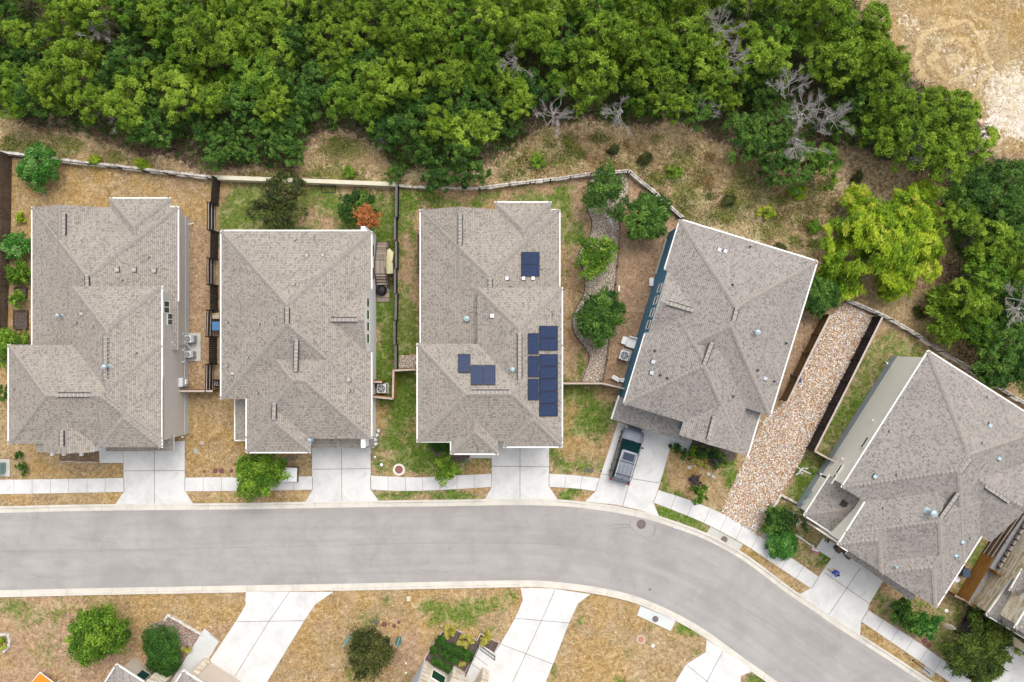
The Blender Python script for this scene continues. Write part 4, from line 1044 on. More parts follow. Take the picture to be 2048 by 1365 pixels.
mb = MB(); a = G(413, 1315, .0); wl_uv(mb, [(a.x, a.y), (a.x+ux.x*.5, a.y+ux.y*.5), (a.x+ux.x*.5+vx.x*3, a.y+ux.y*.5+vx.y*3), (a.x+vx.x*3, a.y+vx.y*3)], 0, 3.6); mb.build('stone_corner_wall', m_limew, h7.root)
mb = MB(); a = G(421, 1325, 0)+vx*.1; b = a+ux*5.2; mb.bar((a.x, a.y, 1.15), (b.x, b.y, 1.15), .1, 2.3)
for k in range(1, 4): mb.bar((a.x, a.y, .575*k)-Vector((0, 0, 0)) if False else Vector((a.x, a.y, .575*k)), Vector((b.x, b.y, .575*k)), .13, .02, 0)
mb.build('garage_door', m_door, h7.root)
mb = MB(); mb.bar(a+Vector((0, 0, 2.6)), b+Vector((0, 0, 2.6)), .2, .7); mb.build('door_header', m_limew, h7.root)
h7.window((275, 1319.5), (330, 1356), 1.0, 1.6, .9, 1.5, 2, w_taupe)

# ---- house 8 (bottom centre)
h8 = House('house', 'white and tan banded stone house cut by the bottom edge beside the round clipped shrubs', m_shB, m_limew, O=(840, 1337), ang=32, found=0)
A8 = G(851, 1320); u8 = Vector((math.cos(math.radians(32)), -math.sin(math.radians(32)), 0)); v8 = Vector((-math.sin(math.radians(32)), -math.cos(math.radians(32)), 0))
h8.addw([A8-v8*.35-u8*.35, A8-v8*.35+u8*9, A8+v8*9+u8*9, A8+v8*9-u8*.35], 6.2, P45, gut='NW')
h8.finish()
mb = MB(); a = A8+v8*.02-u8*.02; b = A8+v8*8.6-u8*.02; mb.bar((a.x, a.y, 2.9), (b.x, b.y, 2.9), .12, 5.8); mb.build('side_wall', w_pale, h8.root)
for x, y, w_, d_, hh in ((908, 1330, 1.35, 3, 3.0), (966, 1334, .6, 2.6, 2.6)):
    mb = MB(); a = G(x, y); wl_uv(mb, [(a.x, a.y), (a.x+u8.x*w_, a.y+u8.y*w_), (a.x+u8.x*w_+v8.x*d_, a.y+u8.y*w_+v8.y*d_), (a.x+v8.x*d_, a.y+v8.y*d_)], 0, hh); mb.build('stone_porch_wall', m_limew, h8.root)
h8.window((851, 1320), (899, 1350), .9, 1.2, 1.0, 1.6, 1, w_cream)
mb = MB(); p = G(838, 1344); mb.box((p.x, p.y, 1.2), (.2, .2, .3)); mb.build('wall_light', m_black, h8.root)
# ------------------------------------------------------------------ fences and garden walls
def low_wall(path, w, hgt, label, mat=m_stone, blocks=True, cat='garden wall'):
    """rough limestone retaining wall of separate blocks, or a rendered one"""
    root = thing('garden_wall', label, cat, G(*path[0]))
    mb = MB()
    for (a, b) in zip(path[:-1], path[1:]):
        A_, B_ = G(*a), G(*b); L_ = (B_-A_).length; d = (B_-A_).normalized(); nn = Vector((-d.y, d.x, 0))
        if not blocks: mb.bar(A_+Vector((0, 0, hgt/2)), B_+Vector((0, 0, hgt/2)), w, hgt); continue
        s_ = 0
        while s_ < L_:
            l_ = min(R.uniform(.35, .8), L_-s_+.02); c_ = A_+d*(s_+l_/2)+nn*R.uniform(-.03, .03)
            ww = w*R.uniform(.85, 1.1); hh = hgt*R.uniform(.9, 1.05)
            mb.box((c_.x, c_.y, hh/2), (l_*.965, ww, hh), math.atan2(d.y, d.x)+R.uniform(-.02, .02)); s_ += l_
    mb.build('stone_course' if blocks else 'wall_body', mat, root, bevel=.02)
    return root
def iron_fence(path, hgt, label, base=.0, step=2.2, mat=m_black, pick=True):
    root = thing('iron_fence', label, 'fence', G(*path[0]))
    rl = MB(); pk = MB()
    for (a, b) in zip(path[:-1], path[1:]):
        A_, B_ = G(*a), G(*b); L_ = (B_-A_).length; d = (B_-A_).normalized(); n_ = max(1, round(L_/step))
        for z_ in (base+.15, hgt-.12): rl.bar(A_+Vector((0, 0, z_)), B_+Vector((0, 0, z_)), .035, .035)
        for i in range(n_+1):
            c_ = A_+(B_-A_)*(i/n_); ps = MB(); ps.bar(c_+Vector((0, 0, 0)), c_+Vector((0, 0, hgt+.05)), .07, .07)
            ps.build('post', mat, root)
        if pick:
            k = int(L_/.13)
            for i in range(k): c_ = A_+d*(i+.5)*L_/k; pk.bar(c_+Vector((0, 0, base+.05)), c_+Vector((0, 0, hgt)), .018, .018)
    rl.build('rail', mat, root)
    if pick: pk.build('picket', mat, root)
    return root
def wood_fence(path, label, hgt=1.85, mat=m_wdark, cap=None, rails_side=0, step=2.4, name='wood_fence', railmat=None, gap=.012):
    root = thing(name, label, 'fence', G(*path[0])); bd = MB(); rl = MB(); cp = MB()
    for (a, b) in zip(path[:-1], path[1:]):
        A_, B_ = G(*a), G(*b); L_ = (B_-A_).length; d = (B_-A_).normalized(); nn = Vector((-d.y, d.x, 0)); rz = math.atan2(d.y, d.x)
        k = max(1, int(L_/.145))
        for i in range(k):
            c_ = A_+d*(i+.5)*L_/k; hh = hgt*R.uniform(.985, 1.01)
            bd.box((c_.x+nn.x*R.uniform(-.006, .006), c_.y+nn.y*R.uniform(-.006, .006), hh/2), (L_/k-gap, .022, hh), rz)
        for z_ in (.35, .95, 1.5):
            for sd_ in ((1, -1) if rails_side == 0 else (rails_side,)):
                o = nn*.045*sd_+Vector((0, 0, z_)); rl.bar(A_+o, B_+o, .045, .09)
        n_ = max(1, round(L_/step))
        for i in range(n_+1):
            c_ = A_+(B_-A_)*(i/n_)+nn*.09*(rails_side or 1); p_ = MB(); p_.bar(c_, c_+Vector((0, 0, hgt)), .09, .09); p_.build('post', railmat or mat, root)
        if cap: cp.bar(A_+Vector((0, 0, hgt+.02)), B_+Vector((0, 0, hgt+.02)), .15, .04)
    bd.build('board_panel', mat, root); rl.build('rail', railmat or mat, root)
    if cap: cp.build('cap_rail', cap, root)
    return root

low_wall([(-60,301),(0,308),(36,311),(120,323),(250,337),(340,348),(427,358)], .34, .6, 'rough white limestone retaining wall behind the leftmost house')
iron_fence([(0,311),(120,326),(250,340.5),(340,351.5),(425,361)], 1.3, 'black iron fence along the limestone wall behind the leftmost house', step=2.3)
low_wall([(433,359),(600,365),(797,373)], .36, .9, 'smooth cream rendered wall behind the second house', m_plast, False)
low_wall([(799,374),(860,378),(958,379)], .22, .5, 'shaded stretch of stone wall behind the house with solar panels')
low_wall([(958,379),(1020,371),(1100,362),(1182,351)], .32, .55, 'bright white stone wall angled behind the house with solar panels')
low_wall([(1182,351),(1255,345),(1310,390),(1364,438)], .30, .55, 'white stone wall with a sharp corner behind the garden trees')
iron_fence([(960,382),(1020,374),(1100,365),(1180,353),(1253,348)], 1.3, 'black iron fence on the white wall behind the house with solar panels')
iron_fence([(1257,350),(1308,393),(1360,440)], 1.3, 'black iron fence running diagonally down to the blue-walled house')
low_wall([(1688,600),(1745,625),(1771,636),(1824,668),(1871,699),(1929,736),(2008,786),(2070,822)], .32, .55, 'long white stone wall running diagonally behind the cream-walled house')
iron_fence([(1688,604),(1745,629),(1771,640),(1824,672),(1871,703),(1929,740),(2008,790),(2070,826)], 1.35, 'black iron fence along the diagonal wall behind the cream-walled house', step=2.1)
wood_fence([(24,312),(22,440),(18,560),(14,690)], 'dark weathered board fence along the left edge of the photo', mat=m_wold, railmat=m_wgrey, rails_side=-1)
# shadowbox fence between first and second house
xs = [(441,362),(437,412),(437,466),(436,520),(436,572),(436,622),(434,674),(434,728),(433,780)]
root = thing('wood_fence', 'black stained fence of staggered panels between the two leftmost houses', 'fence', G(437, 570))
for i in range(8):
    off_ = -.28 if i % 2 else .0
    a, b = G(*xs[i])+Vector((off_, 0, 0)), G(*xs[i+1])+Vector((off_, 0, 0)); L_ = (b-a).length; mb = MB(); k = int(L_/.15)
    for j in range(k):
        c_ = a+(b-a)*((j+.5)/k); mb.box((c_.x, c_.y, .92), (.022, L_/k-.012, R.uniform(1.8, 1.86)))
    mb.build('board_panel', m_wdark, root)
    if i % 2:
        mb = MB()
        for z_, o_ in ((.3, .06), (1.0, .06), (1.7, .06)): mb.bar(a+Vector((o_, 0, z_)), b+Vector((o_, 0, z_)), .05, .09, 0)
        mb.build('rail', m_wgrey, root)
    for c_ in (a, b):
        mb = MB(); mb.bar(c_+Vector((.02, 0, 0)), c_+Vector((.02, 0, 1.9)), .1, .1); mb.build('post', m_wdark, root)
xs = [(798,376),(797,440),(797,487),(797,540),(797,590),(796,642),(796,690),(796,738)]
root = thing('wood_fence', 'dark grey fence of staggered panels left of the house with solar panels', 'fence', G(797, 560))
for i in range(7):
    off_ = -.08 if i % 2 else .02
    a, b = G(*xs[i])+Vector((off_, 0, 0)), G(*xs[i+1])+Vector((off_, 0, 0)); L_ = (b-a).length; mb = MB(); k = int(L_/.15)
    for j in range(k):
        c_ = a+(b-a)*((j+.5)/k); mb.box((c_.x, c_.y, .92), (.022, L_/k-.012, R.uniform(1.8, 1.86)))
    mb.build('board_panel', m_wdark, root)
    mb = MB(); mb.bar(a+Vector((.07, 0, 1.7)), b+Vector((.07, 0, 1.7)), .06, .09); mb.bar(a+Vector((0, 0, 1.86)), b+Vector((0, 0, 1.86)), .06, .03); mb.build('rail', simple('fence_cap_grey', (.17, .16, .17), .2, 4, .8), root)
    mb = MB(); mb.bar(a, a+Vector((0, 0, 1.9)), .1, .1); mb.build('post', m_wdark, root)
wood_fence([(374,780),(441,780)], 'short tan fence with pale cap between the two leftmost houses', mat=m_wbr, cap=m_wcap, hgt=1.8)
wood_fence([(752,762),(770,763)], 'tiny tan screen above the air conditioner of the second house', mat=m_wor, cap=m_wcap, hgt=1.6, name='wood_screen')
wood_fence([(752,791),(792,795),(793,740),(836,738)], 'orange cedar gate fence wrapping the air conditioner beside the second house', mat=m_wor, cap=m_wcap, hgt=1.8)
wood_fence([(1123,765),(1200,765),(1246,776)], 'tan capped fence joining the solar panel house and the blue-walled house', mat=m_wbr, cap=m_wcap, hgt=1.8)
iron_fence([(1239,440),(1236,500),(1230,570),(1219,660),(1213,720),(1203,765)], 1.0, 'low black fence between the pale gravel bed and the bare soil yard', pick=False, step=1.8)
wood_fence([(1644,632),(1606,707),(1561,800)], 'brown board fence between the blue-walled house and the gravel strip', mat=m_wbr, cap=m_wcap, hgt=1.8, rails_side=-1, railmat=m_wbr)
wood_fence([(1745,636),(1682,762),(1614,896)], 'nearly black board fence with pale cap on the right of the gravel strip', mat=m_wdark, cap=m_wcap, hgt=1.85, rails_side=-1)
wood_fence([(1614,897),(1640,911),(1664,922)], 'short brown gate fence joining the black fence to the cream wall', mat=m_wbr, cap=m_wcap, hgt=1.75)
wood_fence([(1963,1106),(1914,1190)], 'orange cedar fence with rails in the bottom right garden', mat=m_wor, cap=None, hgt=1.8, rails_side=1, railmat=m_wcap)
wood_fence([(2048,982),(1984,1075),(1963,1106)], 'dark brown fence continuing up behind the orange cedar fence', mat=m_wold, hgt=1.8, railmat=m_wgrey)
wood_fence([(1894,1183),(1914,1192),(1930,1204)], 'short tan end fence closing the bottom right garden', mat=m_wbr, cap=m_wcap, hgt=1.2)
wood_fence([(1969,1135),(1990,1150)], 'small brown gate leaning against the limestone wall', mat=m_wor, hgt=1.7, cap=m_wbr)
# retaining wall with navy liner beside the limestone house
root = thing('retaining_wall', 'dark navy retaining wall with a row of pale cap blocks beside the limestone wall', 'retaining wall', G(1985, 1120))
a, b = G(1988, 1132), G(2062, 1010); d = (b-a).normalized(); nn = Vector((d.y, -d.x, 0))
mb = MB(); mb.bar(a+nn*.35+Vector((0, 0, .35)), b+nn*.35+Vector((0, 0, .35)), .75, .7); mb.build('wall_body', simple('navy_membrane', (.02, .03, .06), .2, 3, .7), root)
mb = MB()
for k in range(11):
    c_ = a+(b-a)*((k+.5)/11)-nn*.12; mb.box((c_.x, c_.y, .85), (.42, .16, .3), math.atan2(d.y, d.x)+R.uniform(-.05, .05))
mb.build('cap_block', m_wcap, root)
# low garden edgings
def edging(path, w, hgt, label, mat): return low_wall(path, w, hgt, label, mat, blocks=True, cat='edging')
edging([(1543,1018),(1561,989),(1600,1010)], .2, .3, 'white block edging in an L beside the gravel strip and cream wall', m_stone)
edging([(1586,1066),(1610,1083),(1631,1097)], .16, .25, 'thin white block edging leading to the small entry slab', m_stone)
edging([(330,1240),(337,1229),(404,1268)], .2, .22, 'white block edging around the red gravel bed', m_stone)
edging([(848,1320),(868,1285),(893,1250),(954,1280),(961,1266),(999,1285),(988,1306)], .1, .18, 'tan brick edging around the dark bed of round shrubs', m_wcap)
edging([(1954,1216),(2007,1257),(2022,1268)], .22, .5, 'low tan stone border under the bottom right porch roof', m_lime)
edging([(122,923),(196,925)], .1, .12, 'thin brick edging below the first house', m_wcap)
edging([(2,1268),(18,1268),(22,1284),(20,1292),(10,1302)], .22, .3, 'curved white stone ring at the bottom left edge', m_stone)
mb = MB()
ribbon(catmull([(1180,358),(1171,408),(1183,443),(1178,475),(1156,510),(1168,548),(1168,584),(1146,631),(1149,668),(1173,701),(1178,719),(1163,763)], 6), .1, .09, mb=mb)
P_ = [Vector(v) for v in mb.v]; mb2 = MB()
for i in range(0, len(P_)-2, 2): mb2.bar((P_[i]+P_[i+1])/2*1-Vector((0, 0, .03)), (P_[i+2]+P_[i+3])/2-Vector((0, 0, .03)), .06, .14)
tag(mb2.build('edging', m_dark), 'wavy dark steel edging between lawn and pale gravel bed', 'edging')

# ------------------------------------------------------------------ small things on the ground
def manhole(x, y, r, label, z=.012, ringm=None, col=(.13, .10, .095), cat='manhole cover', name='manhole'):
    p = G(x, y); root = thing(name, label, cat, (p.x, p.y, z)); m = simple('cast_iron_'+name, col, .25, 18, .8)
    mb = MB(); mb.cyl(p, r, z-.02, z+.012, 28, 0)
    mb.build('cover', m, root)
    mb = MB(); mb.ring(p, r*.55, r*.62, z+.012, z+.02, 24, 0); mb.ring(p, r*.92, r*1.0, z+.011, z+.022, 28, 0)
    for k in range(6):
        a = k*math.pi/6; mb.bar((p.x-r*.5*math.cos(a), p.y-r*.5*math.sin(a), z+.016), (p.x+r*.5*math.cos(a), p.y+r*.5*math.sin(a), z+.016), r*.05, .01)
    mb.build('rib', simple('rib_iron', [c_*1.6 for c_ in col], .2, 9, .8), root)
    if ringm:
        mb = MB(); mb.ring(p, r, ringm[0], z-.02, z+.03, 28, 0); mb.build('collar', ringm[1], root)
m_wring = simple('white_collar', (.66, .60, .55), .12, 5, .9)
manhole(1282.5, 1049, .41, 'large round manhole cover in the street near the curve')
manhole(1448, 1079, .29, 'round manhole cover in the grey slab north of the street', .055)
manhole(1310.5, 1238, .27, 'round manhole cover in the pale slab south of the street', .065)
manhole(798, 939.5, .35, 'red-brown round cover with a white collar on the lawn by the sidewalk', .03, (.52, m_wring), (.20, .085, .07), 'utility hatch', 'utility_hatch')
manhole(1282, 1279, .26, 'faded red cover in a bare patch on the lawn inside the bend', .02, (.42, simple('worn_collar', (.42, .32, .25), .2, 6, .9)), (.33, .15, .11), 'utility hatch', 'utility_hatch')
for x, y, r, lab in ((431, 942, .22, 'left one of two dark red lids on the dry lawn before the second house'), (443, 942, .22, 'right one of two dark red lids on the dry lawn before the second house'),
                     (463, 942.5, .15, 'small dark lid beside the pair of red lids near the bushy street tree'), (409, 944, .12, 'small grey lid left of the two red lids'),
                     (1171, 941, .19, 'left lid of the pair in the lawn left of the parked car'), (1182, 942, .2, 'right lid of the pair in the lawn left of the parked car'), (1154, 941, .1, 'tiny red lid left of the lid pair near the parked car'),
                     (1203, 942.5, .13, 'dark lid at the left edge of the driveway with the car'),
                     (751, 1243, .2, 'faded lid above the dark olive tree, leftmost of four'), (768.5, 1249, .24, 'largest of four dark red lids above the dark olive tree'), (788.5, 1252.5, .18, 'third of four lids above the dark olive tree'), (798, 1245, .14, 'smallest of four lids above the dark olive tree'),
                     (1849, 1282, .26, 'larger red lid on the lawn by the bottom right sidewalk'), (1858, 1291, .21, 'smaller red lid on the lawn by the bottom right sidewalk'),
                     (573, 918.5, .15, 'left grey-green lid under the eave near the bushy street tree'), (585, 918, .18, 'right grey-green lid under the eave near the bushy street tree'),
                     (934, 922, .2, 'pale green lid beside the dark mulch bed')):
    manhole(x, y, r, lab, .015, None, (.11, .14, .13) if 'grey-green' in lab or 'green lid' in lab else (.13, .055, .05) if 'red' in lab or 'lids' in lab else (.10, .09, .09), 'ground hatch', 'ground_hatch')
def lidbox(x, y, w, d, label, col, rz=0, hgt=.06):
    p = G(x, y); root = thing('meter_box', label, 'meter box', (p.x, p.y, 0), 0); mb = MB(); mb.box((p.x, p.y, hgt/2), (w, d, hgt), rz); mb.build('lid', simple('lid_plastic', col, .1, 4, .7), root, bevel=.01)
    mb = MB(); mb.box((p.x, p.y, hgt+.004), (w*.7, d*.25, .01), rz); mb.build('handle_slot', m_grey, root)
lidbox(817, 1198, .32, .36, 'small square cream lid on the lawn south of the street', (.58, .52, .38))
lidbox(404, 886, .38, .32, 'tan square lid on the dry lawn beside the first driveway', (.42, .30, .22))
lidbox(392, 903, .28, .38, 'grey-green square lid on the dry lawn below the tan one', (.30, .36, .32), .2)
lidbox(1378, 935, .32, .24, 'pale green lid left of the yellow border plants', (.45, .50, .45), -.3)
lidbox(1417, 948, .30, .24, 'left pale green lid below the yellow border plants', (.45, .50, .45), -.3)
lidbox(1426, 953, .26, .24, 'right pale green lid below the yellow border plants', (.42, .46, .42), -.3)
lidbox(1509, 1055, .5, .42, 'white lid lying on the gravel strip near the sidewalk', (.66, .67, .66), -.5)
lidbox(1857, 1343, 1.1, .75, 'grey concrete lid in the grass strip at bottom right', (.33, .31, .28), -.6, .05)
lidbox(1349, 1056, .28, .12, 'tiny blue and white marker plate on the curb near the street manhole', (.5, .58, .75), -.4, .14)
for x, y, r, lab in ((144, 1257, .2, 'round white dome lid left of the leafy tree south of the street'), (812, 1327, .07, 'upper small white lawn globe near the banded stone house'), (812, 1346, .07, 'lower small white lawn globe near the banded stone house'),
                     (750, 914, .08, 'small white cap on the lawn near the second driveway'), (763, 930, .12, 'pale round cap on the lawn near the second driveway'), (1306, 1292, .13, 'white round cap on the dry lawn inside the bend'), (1833, 1266, .13, 'white cap under the bushes at bottom right'),
                     (1893, 1222, .15, 'white rock below the cedar fence'), (1913,1159,.28,'white downspout splash dome beside the right wall of the cream-walled house')):
    p = G(x, y); root = thing('lawn_dome', lab, 'lawn ornament', (p.x, p.y, 0)); mb = MB(); mb.dome(p, r, r*.6, 14, 5); mb.build('dome', m_white, root, smooth=True); mb = MB(); mb.cyl(p, r*1.15, -.02, .02, 14); mb.build('rim', m_lgrey, root)
def slab_thing(name, label, x, y, w, d, rz, z1=.1, mat=m_padc):
    p = G(x, y); mb = MB(); mb.box((p.x, p.y, z1/2), (w, d, z1), rz); tag(mb.build(name, mat, bevel=.015), label, 'concrete pad')
slab_thing('concrete_pad', 'concrete pad under the two air conditioners of the leftmost house', 388, 694.5, 1.25, 2.45, 0, .12)
slab_thing('concrete_pad', 'concrete pad under the air conditioner of the blue-walled house', 1255, 710, 1.15, .95, -.3, .1)
slab_thing('concrete_pad', 'concrete pad under the utility box at the left edge', 9, 936, 1.05, 1.5, 0, .1)
slab_thing('concrete_pad', 'concrete pad under the green utility box at the end of the gravel strip', 1539, 1071, 1.25, 1.05, -.55, .1)
slab_thing('concrete_pad', 'small pad under the air conditioner of the second house', 767, 777, .95, .95, 0, .08)
def ac(x, y, w, label, rz=0, z=.12, side=None):
    p = G(x, y); root = thing('air_conditioner', label, 'air conditioner', (p.x, p.y, z)); hgt = .8
    mb = MB(); mb.box((p.x, p.y, z+hgt/2), (w, w, hgt), rz); mb.build('casing', m_lgrey, root, bevel=.05)
    mb = MB(); mb.cyl((p.x, p.y), w*.40, z+hgt, z+hgt+.012, 24, 0); mb.build('fan_well', simple('fan_well', (.03, .045, .06), .3, 6, .5), root)
    mb = MB()
    for k in range(5):
        a = k*2*math.pi/5+.3; c_, s_ = math.cos(a), math.sin(a)
        q = [(p.x+c_*w*.08, p.y+s_*w*.08, z+hgt+.02), (p.x+math.cos(a-.35)*w*.34, p.y+math.sin(a-.35)*w*.34, z+hgt+.02), (p.x+math.cos(a+.3)*w*.34, p.y+math.sin(a+.3)*w*.34, z+hgt+.04)]
        mb.add(q, [[0, 1, 2]])
    mb.cyl((p.x, p.y), w*.12, z+hgt+.02, z+hgt+.06, 12); mb.build('fan', m_grey, root)
    mb = MB()
    for k in range(1, 5): mb.ring((p.x, p.y), w*.1*k-.006, w*.1*k, z+hgt+.05, z+hgt+.06, 24)
    for k in range(4):
        a = k*math.pi/4; mb.bar((p.x-math.cos(a)*w*.4, p.y-math.sin(a)*w*.4, z+hgt+.062), (p.x+math.cos(a)*w*.4, p.y+math.sin(a)*w*.4, z+hgt+.062), .008, .008)
    mb.build('grille', m_lgrey, root)
    if side: mb = MB(); mb.box((p.x+side*w*.68, p.y, z+hgt*.5), (w*.36, w*.95, hgt), rz); mb.build('coil_cabinet', m_grey, root, bevel=.03)
ac(383.5, 678.5, .62, 'upper of two grey air conditioners on the pad beside the leftmost house', 0, .12, 1)
ac(383.5, 709, .54, 'lower of two grey air conditioners on the pad beside the leftmost house', 0, .12, 1)
ac(766, 776.5, .8, 'white air conditioner boxed in by the cedar fence', 0, .08)
ac(1246, 711, .82, 'grey air conditioner beside the blue wall', -.3, .1)
mb = MB()
for k in range(3): mb.tube([G(368, 680+k*3, 1.1+.05*k), G(372, 683+k*3, 1.0), G(377, 690+k*3, .5), G(380, 698, .3)], .035, 6)
tag(mb.build('refrigerant_hoses', m_lgrey), 'looped pale hoses between the greige wall and the air conditioners', 'hoses')
def ubox(x, y, w, d, hgt, rz, label, col):
    p = G(x, y); root = thing('utility_box', label, 'utility box', (p.x, p.y, .1)); m = simple('utility_green', col, .06, 2, .5)
    mb = MB(); mb.box((p.x, p.y, .1+hgt/2), (w, d, hgt), rz); mb.build('cabinet', m, root, bevel=.03)
    mb = MB(); mb.box((p.x, p.y, .1+hgt+.02), (w*1.05, d*.55, .05), rz); mb.build('lid', simple('utility_green_lid', [c_*1.35 for c_ in col], .06, 2, .4), root, bevel=.015)
ubox(5, 935, .75, .9, .8, 0, 'teal utility box on a concrete pad at the left edge', (.17, .28, .26))
ubox(1545, 1066, .95, .65, .85, 1.0, 'pale green utility box at the end of the gravel strip', (.20, .32, .28))
def bin_(x, y, w, d, hgt, col, label, name='wheelie_bin'):
    p = G(x, y); root = thing(name, label, 'bin', (p.x, p.y, 0)); m = simple('bin_plastic', col, .08, 2, .5)
    mb = MB(); 
    vs = [(p.x+sx*w*k/2, p.y+sy*d*k/2, z_) for z_, k in ((.05, .8), (hgt, 1)) for sy in (-1, 1) for sx in (-1, 1)]
    mb.add(vs, [[0,2,3,1],[4,5,7,6],[0,1,5,4],[2,6,7,3],[0,4,6,2],[1,3,7,5]]); mb.build('body', m, root, bevel=.02)
    mb = MB(); mb.box((p.x, p.y, hgt+.04), (w*1.06, d*1.08, .08), 0, 0, (.06, 0)); mb.build('lid', simple('bin_lid', [c_*1.4 for c_ in col], .05, 2, .45), root, bevel=.02)
    mb = MB(); mb.bar((p.x-w*.4, p.y+d*.58, hgt-.05), (p.x+w*.4, p.y+d*.58, hgt-.05), .04, .04); mb.build('handle', m_dark, root)
    for s_ in (-1, 1):
        mb = MB(); mb.tube([(p.x+s_*w*.4, p.y+d*.45, .12), (p.x+s_*w*.48, p.y+d*.45, .12)], .12, 12); mb.build('wheel', m_black, root)
bin_(441, 653, .62, .7, 1.05, (.05, .13, .24), 'blue wheeled bin squeezed between black fence and second house')
bin_(1587, 757, .55, .6, 1.0, (.02, .03, .08), 'dark blue bin between the brown fence and the blue-walled house')
bin_(1921, 1141, .6, .65, .9, (.035, .05, .08), 'dark bin beside the right wall of the cream-walled house')
p = G(438, 633); root = thing('cardboard_box', 'tan cardboard box behind the blue wheeled bin', 'box', (p.x, p.y, 0)); mb = MB(); mb.box((p.x, p.y, .4), (.6, .5, .8)); mb.build('box_body', simple('cardboard', (.42, .30, .19), .1, 3, .9), root); mb = MB(); mb.box((p.x, p.y-.05, .81), (.6, .22, .02), 0); mb.build('flap', m_wcap, root)
p = G(437, 766); root = thing('plastic_chair', 'folded dark chair with pale slats beside the black fence', 'chair', (p.x, p.y, 0)); mb = MB(); mb.box((p.x, p.y, .4), (.55, .6, .05)); mb.build('seat', m_dark, root)
mb = MB()
for k in range(3): mb.bar((p.x-.15+.12*k, p.y-.2, .5), (p.x-.15+.12*k, p.y+.2, .5), .03, .04)
mb.bar((p.x-.2, p.y-.2, .5), (p.x+.2, p.y-.2, .5), .03, .04); mb.build('slat', m_wcap, root)
for sx in (-1, 1):
    for sy in (-1, 1): mb = MB(); mb.bar((p.x+sx*.22, p.y+sy*.25, 0), (p.x+sx*.22, p.y+sy*.25, .4), .04, .04); mb.build('leg', m_dark, root)
mb = MB(); mb.box((p.x, p.y+.3, .6), (.55, .05, .45)); mb.build('backrest', m_dark, root)

def lounge(x, y, rz, label, w=.6, l=.75):
    p = G(x, y); root = thing('garden_chair', label, 'garden chair', (p.x, p.y, 0), rz); m = m_white
    mb = MB(); mb.box((0, 0, .4), (w, l, .07)); mb.build('seat', m, root, local=True, bevel=.03)
    mb = MB(); mb.box((0, l*.5, .62), (w, .08, .5), 0, 0, (-.35, 0)); mb.build('backrest', m, root, local=True, bevel=.03)
    for sx in (-1, 1):
        mb = MB(); mb.box((sx*w*.5, 0, .55), (.07, l*.9, .05)); mb.build('armrest', m, root, local=True)
        for sy in (-1, 1): mb = MB(); mb.bar((sx*w*.45, sy*l*.42, 0), (sx*w*.45, sy*l*.42, .4), .06, .06); mb.build('leg', m, root, local=True)
lounge(1261, 686, -.3, 'large white garden chair between the blue wall and the soil yard', .75, .85)
def wbox(x, y, w, d, hgt, rz, label, nm='planter_box'):
    p = G(x, y); root = thing(nm, label, 'box', (p.x, p.y, 0), rz); mb = MB(); mb.box((0, 0, hgt/2), (w, d, hgt)); mb.build('box_body', m_white, root, local=True, bevel=.02)
    mb = MB(); mb.box((0, 0, hgt+.012), (w*1.04, d*1.04, .03)); mb.build('lid', m_white, root, local=True, bevel=.01)
wbox(1247.5, 681, .4, .65, .35, -.35, 'white box left of the white garden chair')
wbox(1231, 757, .68, .36, .3, -.55, 'left white box near the tan fence below the blue wall')
wbox(1245.5, 760.5, .5, .36, .3, -.1, 'right white box near the tan fence below the blue wall')
wbox(1302, 564.5, .34, .68, .3, -.03, 'white box at the upper end of the blue wall')
wbox(1237.5, 578, .12, .5, .25, 0, 'thin white box beside the low black fence')
# steps, deck, parasol and fire pit on the right of the second house
root = thing('deck_stairs', 'weathered wooden stairs with a landing against the white wall', 'stairs', G(766, 540))
x0, x1 = G(755, 0).x, G(779, 0).x
def yb(a, b, z0, z1, m, nm):
    ya, yb_ = G(0, a).y, G(0, b).y; mb = MB(); mb.box(((x0+x1)/2, (ya+yb_)/2, (z0+z1)/2), (x1-x0, abs(ya-yb_), z1-z0)); return mb.build(nm, m, root)
m_tread = [simple('deck_board_'+str(k), [c_*v for c_ in (.30, .24, .20)], .12, 8, .9) for k, v in enumerate((1, 1.2, .85))]
for k in range(7): yb(486+k*5.3, 490.2+k*5.3, .14+k*.14, .2+k*.14, m_tread[k % 3], 'tread')
for k in range(7):
    a = x0+(x1-x0)*k/7; mb = MB(); mb.box((a+(x1-x0)/14, (G(0, 524).y+G(0, 550).y)/2, 1.15), ((x1-x0)/7-.012, abs(G(0, 524).y-G(0, 550).y), .05)); mb.build('deck_board', m_tread[k % 3], root)
for k in range(5): yb(551+k*5.2, 555+k*5.2, .95-k*.19, 1.02-k*.19, m_tread[(k+1) % 3], 'tread')
for k in range(3): yb(577+k*9.3, 585.6+k*9.3, .05, .1, m_tread[k % 3], 'deck_board')
for xx in (x0, x1):
    mb = MB(); P1 = [Vector((xx, G(0, y_).y, z_)) for y_, z_ in ((485, .2), (523, 1.1), (551, 1.1), (577, .1))]
    for a, b in zip(P1[:-1], P1[1:]): mb.bar(a, b, .05, .22)
    mb.build('stringer', m_wold, root)
    if xx == x1 or True:
        mb = MB()
        for a, b in zip(P1[:-1], P1[1:]):
            up = Vector((0, 0, .95)); mb.bar(a+up, b+up, .05, .05)
            for k in range(6): c_ = a+(b-a)*(k/5); mb.bar(c_, c_+up, .025, .025)
        if xx == x1: mb.build('handrail', m_black, root)
p = G(764, 582); root = thing('kettle_grill', 'round black grill cover beside the foot of the wooden stairs', 'grill', (p.x, p.y, .1)); mb = MB(); mb.dome((p.x, p.y), .48, .3, 20, 5, 0, .35); mb.build('lid', m_black, root, smooth=True)
